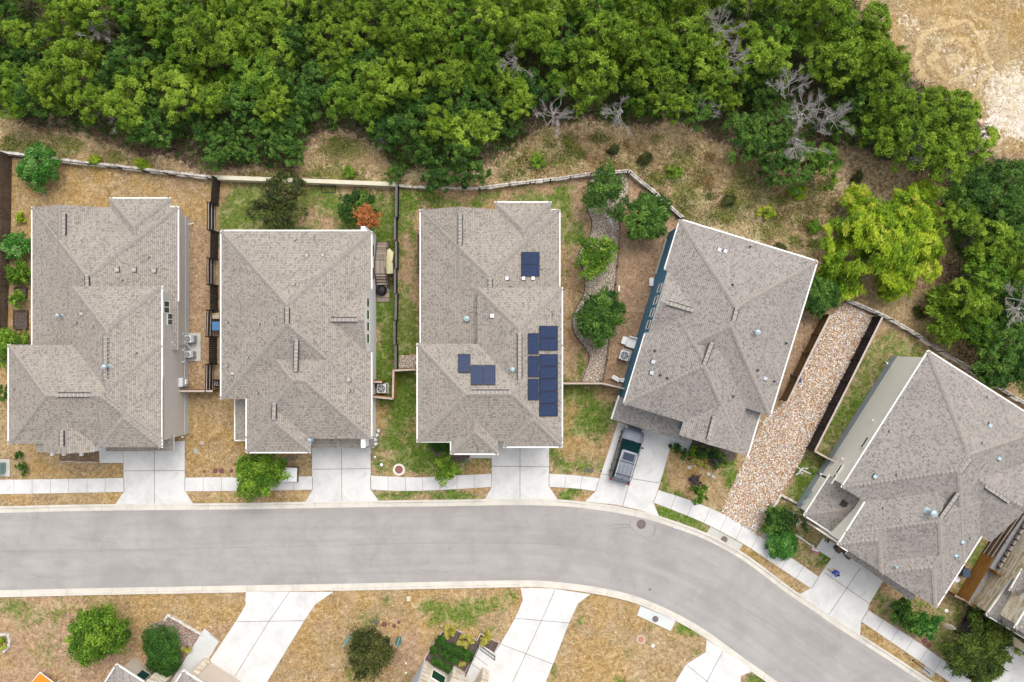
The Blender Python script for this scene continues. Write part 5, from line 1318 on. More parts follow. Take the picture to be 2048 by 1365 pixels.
mb = MB(); mb.cyl(p, .45, .2, .36, 20); mb.build('bowl', m_dark, root)
for k in range(3): mb = MB(); a = k*2.1; mb.bar((p.x+.3*math.cos(a), p.y+.3*math.sin(a), .08), (p.x+.2*math.cos(a), p.y+.2*math.sin(a), .3), .04, .04); mb.build('leg', m_dark, root)
p = G(784, 527); root = thing('garden_parasol', 'cream parasol tilted against the dark fence by the wooden stairs', 'parasol', (p.x, p.y, 0)); mb = MB()
m_par = simple('cream_canvas', (.58, .52, .32), .06, 2, .9)
ribs = [(-.32, .95), (.02, 1.12), (.35, .8), (.3, .3), (.33, -.2), (.33, -1.0), (-.25, -1.05), (-.42, -.35), (-.42, .4)]
cpx = Vector((p.x+.3, p.y, 1.9)); vs = [cpx]+[Vector((p.x+a, p.y+b, 1.35+.12*((i % 2)))) for i, (a, b) in enumerate(ribs)]
mb.add(vs, [[0, i+1, (i+1) % 9+1] for i in range(9)]); mb.build('canopy', m_par, root)
mb = MB(); mb.tube([(p.x+.28, p.y-.1, 0), (p.x+.3, p.y, 1.95)], .03, 8); mb.build('pole', m_wold, root)
for a, b in ribs[::2]: mb = MB(); mb.bar(cpx-Vector((0, 0, .03)), (p.x+a, p.y+b, 1.33), .025, .025); mb.build('rib', m_wold, root)
# white ribbed panel by the bushy street tree
p = G(577, 948); root = thing('ribbed_panel', 'white ribbed panel on a low frame beside the bushy street tree', 'panel', (p.x, p.y, 0), -.03); mb = MB(); mb.box((0, 0, .42), (1.7, 1.2, .03))
for k in range(7): mb.box((0, -.52+.173*k, .45), (1.7, .05, .045))
mb.build('sheet', m_white, root, local=True); mb = MB(); mb.box((.1, .66, .35), (1.75, .08, .08)); mb.box((.92, 0, .35), (.08, 1.3, .08)); mb.build('frame', m_wold, root, local=True)
for sx in (-1, 1):
    for sy in (-1, 1): mb = MB(); mb.bar((sx*.78, sy*.5, 0), (sx*.78, sy*.5, .4), .07, .07); mb.build('leg', m_wold, root, local=True)
# raised beds by the leftmost house
for x, y, w_, d_, lab in ((44, 640, 1.15, 1.6, 'brown timber raised bed left of the leftmost house'), (44, 585, 1.0, .8, 'smaller timber raised bed under the lowest of the green bushes')):
    p = G(x, y); root = thing('raised_bed', lab, 'raised bed', (p.x, p.y, 0)); mb = MB()
    for sx in (-1, 1): mb.box((p.x+sx*w_/2, p.y, .15), (.06, d_, .3)); mb.box((p.x, p.y+sx*d_/2, .15), (w_, .06, .3))
    mb.build('timber_frame', m_wold, root); mb = MB(); mb.box((p.x, p.y, .11), (w_-.08, d_-.08, .2)); mb.build('soil', m_mulch, root)
# orange tent at the bottom left
p = G(80, 1352); root = thing('play_tent', 'orange pitched canopy at the bottom left edge', 'tent', (p.x, p.y, 0), 0); mo = simple('orange_canvas', (.62, .20, .015), .08, 2, .8); mb = MB()
c0 = [G(80, 1345, .9), G(112, 1369, .9), G(85, 1403, .9), G(52, 1378, .9)]; top = sum(c0, Vector())/4+Vector((0, 0, .12)); mb.add(c0+[top], [[0, 1, 4], [1, 2, 4], [2, 3, 4], [3, 0, 4]]); mb.build('canopy', mo, root)
for c_ in c0: c_ = c_*.9+top*.1; mb = MB(); mb.bar((c_.x, c_.y, 0), c_, .05, .05); mb.build('leg', m_white, root)
mb = MB()
for i in range(4): mb.bar(c0[i], c0[(i+1) % 4], .04, .06)
mb.build('frame', m_white, root)
# feather shaped yard flags: pole and curved sail
def flag(x0_, y0_, x1_, y1_, col, label, w=.42):
    b0 = G(x0_, y0_); hgt = 0
    best = min(((G(x1_, y1_, z_)-Vector((b0.x, b0.y, z_))).length, z_) for z_ in np.linspace(.6, 3.4, 57))[1]; tp = G(x1_, y1_, best)
    root = thing('yard_flag', label, 'yard flag', b0); mb = MB(); mb.tube([b0, (b0.x, b0.y, .5), tp], .014, 6); mb.build('pole', m_white, root)
    mb = MB(); n_ = 9; side = Vector((tp.x-b0.x, tp.y-b0.y, 0)); side = Vector((-b0.y, b0.x, 0)).normalized(); L_ = []
    for i in range(n_):
        t_ = i/(n_-1); c_ = Vector((b0.x, b0.y, .3)).lerp(tp, t_); ww = w*math.sin(math.pi*min(1, t_*.9+.08))**.8*.5
        bend = Vector((b0.x, b0.y, 0)).normalized()*.05*math.sin(t_*3)
        L_ += [c_-side*ww+bend, c_+bend*1.6, c_+side*ww+bend]
    mb.add(L_, [[3*i+k, 3*i+k+1, 3*i+k+4, 3*i+k+3] for i in range(n_-1) for k in range(2)]); o = mb.build('sail', simple('flag_cloth', col, .1, 3, .35, 0, .6), root, smooth=True)
    s_ = o.modifiers.new('thickness', 'SOLIDIFY'); s_.thickness = .012
flag(704, 1266, 686, 1294, (.12, .34, .33), 'slender pale teal feather flag left of the dark olive tree', .3)
flag(801, 1271, 793, 1294, (.01, .17, .18), 'dark teal glossy feather flag right of the dark olive tree', .5)
flag(1882, 1245, 1912, 1259, (.62, .60, .52), 'white feather flag on the lawn at bottom right', .45)
p = G(1217, 445); root = thing('garden_sail', 'narrow silver pointed sail lying on the gravel under two trees', 'shade sail', (p.x, p.y, .3), -1.05); mb = MB()
mb.add([(-.85, 0, .6), (0, .12, .75), (.85, 0, .6), (0, -.12, .62), (0, 0, .7)], [[0, 1, 4], [1, 2, 4], [2, 3, 4], [3, 0, 4]]); mb.build('sail', m_lgrey, root, local=True); mb = MB(); mb.bar((-.85, 0, -.3), (-.85, 0, .6), .03, .03); mb.bar((.85, 0, -.3), (.85, 0, .6), .03, .03); mb.build('post', m_grey, root, local=True)
p = G(1826, 1321); root = thing('signpost', 'thin black post standing in the dry strip at bottom right', 'post', p); mb = MB(); mb.tube([p, Vector((p.x, p.y, 2.9))], .035, 8); mb.build('pole', m_black, root); mb = MB(); mb.cyl(p, .09, 0, .05, 12); mb.build('base_plate', m_dark, root)
p = G(1456, 975)
# football goal, hose, small garden objects
root = thing('small_goal', 'small black metal goal frame by the cream wall', 'goal', G(656, 377)); mb = MB(); a, b, c_, d = G(643, 373), G(671, 374), G(671, 386), G(643, 385)
for q in ((a, b), (b, c_), (a, d), (d, c_)): mb.bar(q[0]+Vector((0, 0, .04)), q[1]+Vector((0, 0, .04)), .05, .05)
mb.build('ground_frame', m_dark, root); mb = MB(); mb.bar(a, a+Vector((0, 0, .8)), .05, .05); mb.bar(b, b+Vector((0, 0, .8)), .05, .05); mb.bar(a+Vector((0, 0, .8)), b+Vector((0, 0, .8)), .05, .05); mb.build('upright', m_dark, root)
mb = MB(); mb.tube([G(381, 826, .03), G(379, 834, .03), G(377, 840, .03), G(376, 847, .03)], .03, 6); tag(mb.build('garden_hose', simple('yellow_hose', (.45, .40, .05), .1, 3, .5)), 'short piece of yellow hose on the dry lawn by the foundation', 'hose')
root = thing('tricycle', 'small dark tricycle on the entry path slab', 'tricycle', G(1655, 1078), 1.0)
for k, (x, y, r) in enumerate(((.32, 0, .17), (-.22, .14, .1), (-.22, -.14, .1))):
    mb = MB(); mb.tube([(x, y-.02, r), (x, y+.02, r)], r, 14); mb.build('wheel', m_black, root, local=True)
mb = MB(); mb.tube([(.32, 0, .17), (.25, 0, .5), (-.05, 0, .28), (-.22, 0, .12)], .02, 6); mb.bar((-.22, -.14, .1), (-.22, .14, .1), .02, .02); mb.build('frame', m_dark, root, local=True)
mb = MB(); mb.bar((.25, -.2, .52), (.25, .2, .52), .03, .03); mb.build('handlebar', m_grey, root, local=True); mb = MB(); mb.box((-.08, 0, .32), (.2, .14, .05)); mb.build('seat', m_black, root, local=True)
root = thing('toy_glider', 'pink and white winged toy lying by the thin white edging', 'toy', G(1627, 1102), -.5); mpk = simple('pink_plastic', (.55, .16, .24), .15, 6, .5)
mb = MB(); mb.box((0, 0, .06), (.75, .09, .08)); mb.build('body', mpk, root, local=True, bevel=.02); mb = MB(); mb.box((-.2, .2, .08), (.16, .5, .03), .5); mb.box((.12, .14, .08), (.5, .12, .03), .1); mb.build('wing', m_white, root, local=True)
mb = MB(); mb.box((.34, 0, .12), (.12, .24, .03)); mb.build('tail', mpk, root, local=True)
# handrails of the banded stone house
root = thing('stair_railing', 'black metal railing around the grey ramp of the banded stone house', 'railing', G(958, 1288)); mb = MB()
for path in ([(958, 1289), (945, 1315), (926, 1358), (915, 1385)], [(961, 1291), (990, 1312)]):
    P = [G(*q) for q in path]
    for a, b in zip(P[:-1], P[1:]):
        mb = MB()
        for z_ in (.15, .95): mb.bar(a+Vector((0, 0, z_)), b+Vector((0, 0, z_)), .05, .05)
        k = int((b-a).length/.16)
        for i in range(k+1): c_ = a+(b-a)*(i/k); mb.bar(c_, c_+Vector((0, 0, .95)), .02, .02)
        mb.build('rail', m_black, root)
for q in ((958, 1289), (945, 1315), (926, 1358), (990, 1312)): mb = MB(); c_ = G(*q); mb.bar(c_, c_+Vector((0, 0, 1)), .06, .06); mb.build('post', m_black, root)
# black strip of step at the bottom right corner garden
iron_fence([(1943,1208),(1926,1238),(1908,1262)], .5, 'low black border rail beside the big feathery tree', pick=False, step=1.2)

# ------------------------------------------------------------------ the car
def loft(mb, st, m=0, close=True):
    n = len(st[0]); vs = [p for s_ in st for p in s_]; fs = []
    for i in range(len(st)-1):
        for k in range(n if close else n-1):
            fs.append([i*n+k, i*n+(k+1) % n, (i+1)*n+(k+1) % n, (i+1)*n+k])
    fs.append(list(range(n))[::-1]); fs.append([(len(st)-1)*n+k for k in range(n)]); mb.add(vs, fs, m)
m_car = NT('silver_blue_paint'); m_car.col(m_car.ramp(m_car.noise(1.5, 2), [(.3, (.15, .165, .20)), (.7, (.18, .195, .23))])); m_car = m_car.set(Roughness=.42, Metallic=.25, Specular_IOR_Level=.35)
m_cglass = NT('car_glass'); m_cglass.col((.006, .024, .026)); m_cglass = m_cglass.set(Roughness=.12, Specular_IOR_Level=.35)
m_cdark = simple('car_trim', (.02, .02, .024), .1, 3, .35)
root = thing('parked_car', 'silver-blue sport utility car with roof rails parked on the driveway', 'car', G(1255, 909), math.radians(73.3))
root.location = G(1251.5, 908, 0)
def prof(x, w, zb, zl, zs, zt):
    h_ = [(w*.86, zb), (w*.99, zb+.12), (w, zl), (w*.985, zs-.1), (w*.93, zs), (w*.6, zt), (0, zt+.015)]
    return [(x, y, z_) for y, z_ in h_]+[(x, -y, z_) for y, z_ in h_[-2::-1]]
mb = MB(); st = [prof(-2.43, .78, .42, .6, .95, .97), prof(-2.36, .90, .36, .6, 1.02, 1.04), prof(-1.9, .96, .30, .6, 1.06, 1.08), prof(-1.0, .975, .26, .6, 1.06, 1.08), prof(.3, .975, .26, .6, 1.05, 1.07),
         prof(1.1, .965, .26, .6, 1.04, 1.09), prof(1.35, .96, .27, .6, 1.02, 1.09), prof(1.8, .95, .30, .6, .97, 1.05), prof(2.15, .90, .33, .6, .90, .97), prof(2.35, .80, .38, .6, .80, .86), prof(2.44, .62, .42, .58, .70, .74)]
loft(mb, st); o = mb.build('body', m_car, root, local=True, smooth=False, bevel=.03)
def cab(x, w, z_): return [(x, w, 1.05), (x, w*.96, z_*.5+.52), (x, w*.80, z_), (x, 0, z_+.03), (x, -w*.80, z_), (x, -w*.96, z_*.5+.52), (x, -w, 1.05)]
mb = MB(); loft(mb, [[(-2.28, .86, 1.05), (-2.25, .80, 1.2), (-2.2, .70, 1.3), (-2.2, 0, 1.32), (-2.2, -.70, 1.3), (-2.25, -.80, 1.2), (-2.28, -.86, 1.05)], cab(-2.05, .88, 1.66), cab(-1.7, .89, 1.74), cab(-.8, .9, 1.78), cab(.0, .9, 1.77), cab(.42, .89, 1.72),
                [(.95, .88, 1.05), (.95, .82, 1.18), (.95, .74, 1.32), (.95, 0, 1.38), (.95, -.74, 1.32), (.95, -.82, 1.18), (.95, -.88, 1.05)], [(1.33, .86, 1.04), (1.33, .8, 1.05), (1.33, .72, 1.06), (1.33, 0, 1.1), (1.33, -.72, 1.06), (1.33, -.8, 1.05), (1.33, -.86, 1.04)]])
mb.build('cabin_glass', m_cglass, root, local=True)
mb = MB(); rs = []
for x, w, z_ in ((-2.16, .60, 1.48), (-2.0, .70, 1.69), (-1.7, .715, 1.76), (-.8, .725, 1.80), (.0, .72, 1.79), (.36, .70, 1.75), (.46, .66, 1.72)):
    rs.append([(x, w, z_-.05), (x, w*.97, z_), (x, w*.5, z_+.03), (x, 0, z_+.04), (x, -w*.5, z_+.03), (x, -w*.97, z_), (x, -w, z_-.05)])
loft(mb, rs); rf = mb.build('roof_panel', m_car, root, local=True)
mb = MB(); mb.box((-.02, 0, 1.835), (.62, .95, .02)); mb.build('sunroof', simple('sunroof_glass', (.035, .042, .065), .05, 1, .4, 0, .2), root, local=True, bevel=.02)
for s_ in (-1, 1):
    mb = MB(); mb.tube([(-1.95, s_*.66, 1.74), (-1.85, s_*.66, 1.85), (.2, s_*.66, 1.86), (.32, s_*.66, 1.78)], .022, 6); mb.build('roof_rail', m_lgrey, root, local=True)
    mb = MB(); mb.box((.98, s_*1.04, 1.12), (.15, .2, .12)); mb.build('wing_mirror', m_cdark, root, local=True, bevel=.03)
    mb = MB(); mb.box((2.27, s_*.70, .80), (.22, .28, .12), s_*-.4); mb.build('headlight', m_grey, root, local=True, bevel=.02)
    mb = MB(); mb.box((-2.36, s_*.80, .95), (.14, .20, .30)); mb.build('taillight', simple('red_lens', (.30, .02, .02), .1, 2, .25), root, local=True, bevel=.02)
    mb = MB()
    for x in (-1.55, -.6, .35): mb.box((x, s_*.868, 1.35), (.07, .03, .5), 0, 0, (s_*.30, 0))
    mb.build('window_pillar', m_cdark, root, local=True)
    mb = MB(); mb.bar((-1.9, s_*.985, .5), (1.6, s_*.985, .5), .03, .12); mb.build('side_moulding', m_cdark, root, local=True)
    for x in (-1.45, 1.5):
        mb = MB(); mb.tube([(x, s_*.74, .37), (x, s_*.78, .37), (x, s_*.97, .37), (x, s_*1.0, .37)], [.33, .37, .37, .33], 24); wh = mb.build('wheel', m_black, root, local=True)
        mb = MB(); mb.tube([(x, s_*.98, .37), (x, s_*1.01, .37)], [.24, .22], 18); rm = mb.build('rim', m_lgrey, wh, local=True)
for x in (-.5, -1.62): mb = MB(); mb.bar((x, -.66, 1.86), (x, .66, 1.86), .05, .03); mb.build('roof_crossbar', m_cdark, root, local=True)
mb = MB()
for s_ in (-.35, 0, .35): mb.bar((-.6, s_, 1.835), (-1.5, s_, 1.825), .02, .012)
mb.build('roof_rib', m_grey, root, local=True)
mb = MB(); mb.bar((1.28, -.55, 1.12), (1.36, .1, 1.12), .02, .02); mb.bar((1.28, .0, 1.12), (1.36, .6, 1.12), .02, .02); mb.build('wiper', m_black, root, local=True)
mb = MB(); mb.box((2.40, 0, .60), (.12, 1.1, .25)); mb.build('grille', m_cdark, root, local=True, bevel=.02)
mb = MB(); mb.tube([(-1.9, 0, 1.8), (-2.0, 0, 1.9)], .03, 6); mb.build('antenna_fin', m_cdark, root, local=True)

# ------------------------------------------------------------------ the person on the right driveway
def skin(name, verts, edges, rad, mat, parent, sub=2, root_i=0):
    me = bpy.data.meshes.new(name); me.from_pydata(verts, edges, []); o = bpy.data.objects.new(name, me); SC.collection.objects.link(o)
    md = o.modifiers.new('skin', 'SKIN'); sk = me.skin_vertices[0].data
    for i, r in enumerate(rad): sk[i].radius = (r, r) if not hasattr(r, '__len__') else r
    for i in range(len(verts)): sk[i].use_root = (i == root_i)
    s2 = o.modifiers.new('sub', 'SUBSURF'); s2.levels = sub; s2.render_levels = sub
    dg = bpy.context.evaluated_depsgraph_get(); m2 = bpy.data.meshes.new_from_object(o.evaluated_get(dg)); m2.name = name
    bpy.data.objects.remove(o)
    m2.materials.clear(); m2.materials.append(mat)
    for p in m2.polygons: p.use_smooth = True
    q = bpy.data.objects.new(name, m2); SC.collection.objects.link(q); q.parent = parent; return q
m_skin = simple('skin', (.42, .23, .16), .05, 3, .6); m_blue = simple('blue_shirt', (.02, .12, .60), .15, 5, .8); m_hair = simple('dark_hair', (.03, .02, .02), .2, 10, .7); m_short = simple('navy_shorts', (.03, .035, .09), .15, 5, .9)
pr = thing('person', 'person in a bright blue shirt and navy shorts walking on the driveway', 'person', G(1662, 1140), math.radians(145))
# local frame: x = forward, y = left, z up; height about 1.55
pr.scale = (1.12, 1.12, 1.1)
V = [(0, 0, .80), (0, .0, .95), (.0, 0, 1.12), (.01, 0, 1.24), (.02, 0, 1.33), (.03, 0, 1.42),
     (.02, .09, .78), (.16, .10, .44), (.10, .10, .08), (.24, .11, .035),
     (-.02, -.09, .78), (-.06, -.10, .43), (-.26, -.10, .10), (-.14, -.11, .035),
     (.0, .17, 1.20), (-.10, .21, .97), (-.02, .22, .78),
     (.0, -.17, 1.20), (.12, -.21, .98), (.26, -.17, .86)]
Ed = [(0, 1), (1, 2), (2, 3), (3, 4), (4, 5), (0, 6), (6, 7), (7, 8), (8, 9), (0, 10), (10, 11), (11, 12), (12, 13), (3, 14), (14, 15), (15, 16), (3, 17), (17, 18), (18, 19)]
Rd = [(.13, .10), (.12, .095), (.14, .10), (.11, .085), .045, .05, .08, .055, .038, .035, .08, .055, .038, .035, .05, .036, .026, .05, .036, .026]
skin('body', V, Ed, Rd, m_skin, pr)
mb = MB(); hd = []
for i in range(9):
    a = -math.pi/2+math.pi*i/8
    hd.append([(.045+.095*math.cos(a)*math.cos(t_)*(1.0), .075*math.cos(a)*math.sin(t_), 1.50+.115*math.sin(a)) for t_ in np.linspace(0, 2*math.pi, 15)[:-1]])
vs = [p for r in hd for p in r]; mb.add(vs, [[i*14+k, i*14+(k+1) % 14, (i+1)*14+(k+1) % 14, (i+1)*14+k] for i in range(8) for k in range(14)])
mb.tube([(.13, 0, 1.51), (.155, 0, 1.48), (.135, 0, 1.47)], [.01, .016, .01], 6)
for s_ in (-1, 1): mb.tube([(.04, s_*.072, 1.47), (.035, s_*.088, 1.50), (.04, s_*.074, 1.53)], .012, 6)
mb.build('head', m_skin, pr, local=True, smooth=True)
mb = MB()
for s_ in (-1, 1): mb.dome((.125, s_*.032), .010, .008, 8, 3, 0, 1.51)
mb.build('eye', m_black, pr, local=True)
mb = MB(); hr = []
for i in range(7):
    a = -.35+(math.pi/2+.35)*i/6
    hr.append([(.028+.108*math.cos(a)*math.cos(t_), .088*math.cos(a)*math.sin(t_), 1.515+.118*math.sin(a)) for t_ in np.linspace(0, 2*math.pi, 15)[:-1]])
vs = [p for r in hr for p in r]; mb.add(vs, [[i*14+k, i*14+(k+1) % 14, (i+1)*14+(k+1) % 14, (i+1)*14+k] for i in range(6) for k in range(14)]); mb.build('hair', m_hair, pr, local=True, smooth=True)
skin('shirt', [(0, 0, .84), (0, 0, .96), (0, 0, 1.12), (.01, 0, 1.26), (.0, .18, 1.21), (-.07, .21, 1.06), (0, -.18, 1.21), (.07, -.21, 1.08)], [(0, 1), (1, 2), (2, 3), (3, 4), (4, 5), (3, 6), (6, 7)],
     [(.21, .17), (.20, .165), (.21, .17), (.16, .13), .10, .08, .10, .08], m_blue, pr)
skin('shorts', [(0, 0, .86), (0, 0, .78), (.04, .10, .66), (.11, .11, .52), (-.02, -.10, .66), (-.05, -.11, .50)], [(0, 1), (1, 2), (2, 3), (1, 4), (4, 5)], [(.15, .12), (.15, .12), .10, .085, .10, .085], m_short, pr)
def hand(base, d, s_):
    base = Vector(base); d = Vector(d).normalized(); sd_ = Vector((0, s_, 0)); w = d.cross(sd_).normalized(); V = [base, base+d*.045, ]; Ed = [(0, 1)]; Rr = [.022, .026]
    for k, l_ in enumerate((.035, .042, .038, .028)):
        b = len(V); o = w*(k-1.5)*.016; p0 = base+d*.07+o; V += [p0, p0+d*l_*.6+sd_*-.006, p0+d*l_*1.1+sd_*-.018]; Ed += [(1, b), (b, b+1), (b+1, b+2)]; Rr += [.0085, .008, .006]
    b = len(V); V += [base+d*.03+w*.034, base+d*.06+w*.046-sd_*.01]; Ed += [(0, b), (b, b+1)]; Rr += [.009, .007]
    skin('hand', [tuple(v) for v in V], Ed, Rr, m_skin, pr, 1)
hand((-.02, .22, .775), (.1, 0, -1), 1); hand((.27, -.17, .852), (.8, 0, -.5), -1)
for x, y in ((.19, .11), (-.19, -.11)):
    mb = MB(); mb.box((x, y, .03), (.25, .09, .06)); mb.build('shoe', m_wcap, pr, local=True, bevel=.025)
# ------------------------------------------------------------------ plants
L_jun = leaf_mat('juniper_leaves', [(0, (.03, .055, .006)), (.3, (.095, .175, .012)), (.65, (.205, .33, .022)), (1, (.43, .55, .07))])
L_oak = leaf_mat('oak_leaves', [(0, (.012, .045, .010)), (.4, (.04, .105, .014)), (.7, (.095, .195, .026)), (1, (.20, .34, .06))])
L_mid = leaf_mat('mid_green_leaves', [(0, (.02, .055, .008)), (.4, (.08, .18, .012)), (.7, (.17, .30, .022)), (1, (.34, .48, .06))])
L_emer = leaf_mat('emerald_leaves', [(0, (.01, .07, .012)), (.4, (.045, .16, .018)), (.7, (.09, .27, .03)), (1, (.28, .44, .16))])
L_lime = leaf_mat('lime_leaves', [(0, (.03, .08, .006)), (.3, (.15, .27, .012)), (.6, (.32, .46, .018)), (.85, (.52, .56, .04)), (1, (.60, .50, .16))])
L_olive = leaf_mat('dark_olive_leaves', [(0, (.018, .028, .008)), (.4, (.045, .062, .014)), (.7, (.10, .115, .026)), (1, (.20, .20, .06))])
L_orange = leaf_mat('rust_orange_leaves', [(0, (.20, .06, .015)), (.5, (.46, .17, .05)), (1, (.62, .30, .12))])
L_hedge = leaf_mat('clipped_leaves', [(0, (.015, .05, .008)), (.5, (.04, .12, .015)), (1, (.10, .22, .03))])
L_fea = leaf_mat('feathery_leaves', [(0, (.015, .03, .008)), (.4, (.05, .085, .012)), (.7, (.115, .165, .022)), (1, (.26, .32, .06))])
L_red = leaf_mat('russet_brush', [(0, (.08, .045, .02)), (.5, (.26, .15, .06)), (1, (.50, .33, .15))], .1)
L_yel = leaf_mat('yellow_leaves', [(0, (.16, .14, .01)), (.5, (.42, .38, .05)), (1, (.62, .56, .2))])
L_purple = leaf_mat('dusky_purple_leaves', [(0, (.03, .022, .028)), (.5, (.09, .07, .08)), (1, (.17, .14, .15))])
L_pale = leaf_mat('pale_flower_heads', [(0, (.08, .14, .03)), (.45, (.2, .26, .07)), (.6, (.55, .52, .35)), (1, (.7, .68, .5))])

def leaves_mesh(name, cen, nor, tan, size, asp, tint, mat):
    n = len(cen); nor = nor/np.linalg.norm(nor, axis=1, keepdims=True)
    tan = tan-nor*(tan*nor).sum(1, keepdims=True); tan /= np.linalg.norm(tan, axis=1, keepdims=True)+1e-9
    bi = np.cross(nor, tan); a = (size*asp)[:, None]; b = size[:, None]
    v = np.empty((n, 4, 3)); v[:, 0] = cen-tan*a; v[:, 1] = cen-bi*b*.8-tan*a*.1; v[:, 2] = cen+tan*a; v[:, 3] = cen+bi*b*.8-tan*a*.1
    me = bpy.data.meshes.new(name); me.vertices.add(4*n); me.vertices.foreach_set('co', v.reshape(-1))
    me.loops.add(4*n); me.loops.foreach_set('vertex_index', np.arange(4*n, dtype=np.int32))
    me.polygons.add(n); me.polygons.foreach_set('loop_start', np.arange(0, 4*n, 4, dtype=np.int32))
    me.update(calc_edges=True)
    at = me.attributes.new('tint', 'FLOAT', 'POINT'); at.data.foreach_set('value', np.repeat(tint, 4).astype(np.float32))
    me.materials.append(mat); return me

def crown_mesh(name, mat, rad, zc, hh, ncl, cr, nl, ls, asp=1.4, mode='blob', seed=0, irr=.25, tj=.16, flat=.75, streak=None, core=.35):
    """foliage gathered in clumps over a dome of radius rad, centre height zc, half height hh"""
    g = np.random.default_rng(seed); C = []
    lob = g.uniform(0, 6.28, 3)
    while len(C) < ncl:
        th = g.uniform(0, 6.28); rr = g.uniform(0, 1)**.55; el_ = g.uniform(-.25, 1)
        k = 1+irr*(.5*math.sin(2*th+lob[0])+.35*math.sin(3*th+lob[1])+.25*math.sin(5*th+lob[2]))
        r = rad*k*rr*.93; z = zc+hh*math.sqrt(max(0, 1-rr*rr))*g.uniform(.45, 1) if g.uniform() > .25 else zc+hh*g.uniform(-.6, .4)
        p = np.array([r*math.cos(th), r*math.sin(th), z])
        if all(np.linalg.norm((p-q[:3])) > cr*.72 for q in C) or g.uniform() < .04: C.append(np.array([*p, cr*g.uniform(.7, 1.25)]))
    C = np.array(C); cen = []; nor = []; tan = []; tint = []
    ct = g.uniform(.25, .8, len(C))
    for c, t_ in zip(C, ct):
        an = g.uniform(0, 3.14); sx_, sy_ = g.uniform(.65, 1.5), g.uniform(.6, 1.1); ph_ = g.uniform(0, 6.28, 3)
        d = g.normal(size=(nl, 3)); d /= np.linalg.norm(d, axis=1, keepdims=True); d[:, 2] = np.where(d[:, 2] < -.3, -d[:, 2], d[:, 2])
        rr = c[3]*(g.uniform(core, 1, nl)**.5)[:, None]*(1+.18*g.normal(size=(nl, 1)))
        rr = rr*(1+.28*np.sin(4*d[:, :1]+ph_[0]+3*d[:, 1:2])+.18*np.sin(7*d[:, 1:2]+ph_[1]))
        q = d*rr*np.array([sx_, sy_, flat]); q = np.stack([q[:, 0]*math.cos(an)-q[:, 1]*math.sin(an), q[:, 0]*math.sin(an)+q[:, 1]*math.cos(an), q[:, 2]], -1) if irr > .13 else d*rr*np.array([1, 1, flat])
        p = c[:3]+q; cen.append(p)
        if mode == 'blob': nor.append(d*.8+np.array([0, 0, .35])+g.normal(size=(nl, 3))*.55); tan.append(g.normal(size=(nl, 3)))
        elif mode == 'tuft': tan.append(d+np.array([0, 0, .25])+g.normal(size=(nl, 3))*.42); nor.append(np.array([0, 0, .8])+d*.3+g.normal(size=(nl, 3))*.6)
        elif mode == 'radial':
            o = c[:3]*np.array([1, 1, .0]); o = o/(np.linalg.norm(o)+.3)+np.array([0, 0, .15]); tan.append(o+g.normal(size=(nl, 3))*.38); nor.append(np.array([0, 0, 1.])+g.normal(size=(nl, 3))*.55)
        elif mode == 'streak': tan.append(np.array(streak)+g.normal(size=(nl, 3))*.33); nor.append(np.array([0, 0, 1.])+g.normal(size=(nl, 3))*.6)
        tint.append(t_+g.normal(size=nl)*tj)
    cen = np.concatenate(cen); n = len(cen)
    return leaves_mesh(name, cen, np.concatenate(nor), np.concatenate(tan), ls*g.uniform(.65, 1.35, n), np.full(n, asp), np.clip(np.concatenate(tint), .02, .98), mat), C

def trunk_mesh(C, zc, r0, seed, lean=(0, 0), k=9, mat=m_bark, multi=1):
    g = random.Random(seed); mb = MB()
    for j in range(multi):
        ox, oy = (g.uniform(-.15, .15), g.uniform(-.15, .15)) if multi > 1 else (0, 0)
        top = Vector((lean[0]+g.uniform(-.3, .3)*(multi > 1), lean[1]+g.uniform(-.3, .3)*(multi > 1), zc*.8))
        P = [Vector((ox, oy, -.1)), Vector((ox+top.x*.3+g.uniform(-.08, .08), oy+top.y*.3, zc*.3)), Vector((top.x*.7, top.y*.7+g.uniform(-.08, .08), zc*.58)), top]
        mb.tube(P, [r0*1.25, r0, r0*.75, r0*.45], 7)
        idx = list(range(len(C))); g.shuffle(idx)
        for i in idx[:k]:
            e = Vector(C[i][:3]); s_ = P[1].lerp(top, g.uniform(.2, 1)); m_ = s_.lerp(e, .5)+Vector((g.uniform(-.15, .15), g.uniform(-.15, .15), g.uniform(-.1, .25)))
            mb.tube([s_, m_, e], [r0*.42, r0*.25, r0*.08], 5, cap=False)
    me_o = mb.build('trunk', mat, None, local=True, smooth=True); me = me_o.data; bpy.data.objects.remove(me_o); return me

def plant(name, label, cat, x, y, crown, trunk, zc=None, scale=1., rz=0., group=None, loc=None, cname='crown'):
    zc = zc or 0
    p = loc if loc is not None else G(x, y, zc); root = thing(name, label, cat, (p.x, p.y, 0), rz, group); root.scale = (scale,)*3 if not hasattr(scale, '__len__') else scale
    for nm, me in ((cname, crown), ('trunk', trunk)):
        if me is None: continue
        o = bpy.data.objects.new(nm, me); SC.collection.objects.link(o); o.parent = root
    return root
def copy_plant(src, label, loc, rz, scale, group=None):
    r = src.copy(); SC.collection.objects.link(r); r.location = loc; r.rotation_euler = (0, 0, rz); r.scale = scale; r['label'] = label
    if group: r['group'] = group
    for c_ in list(src.children):
        q = c_.copy(); SC.collection.objects.link(q); q.parent = r
    return r

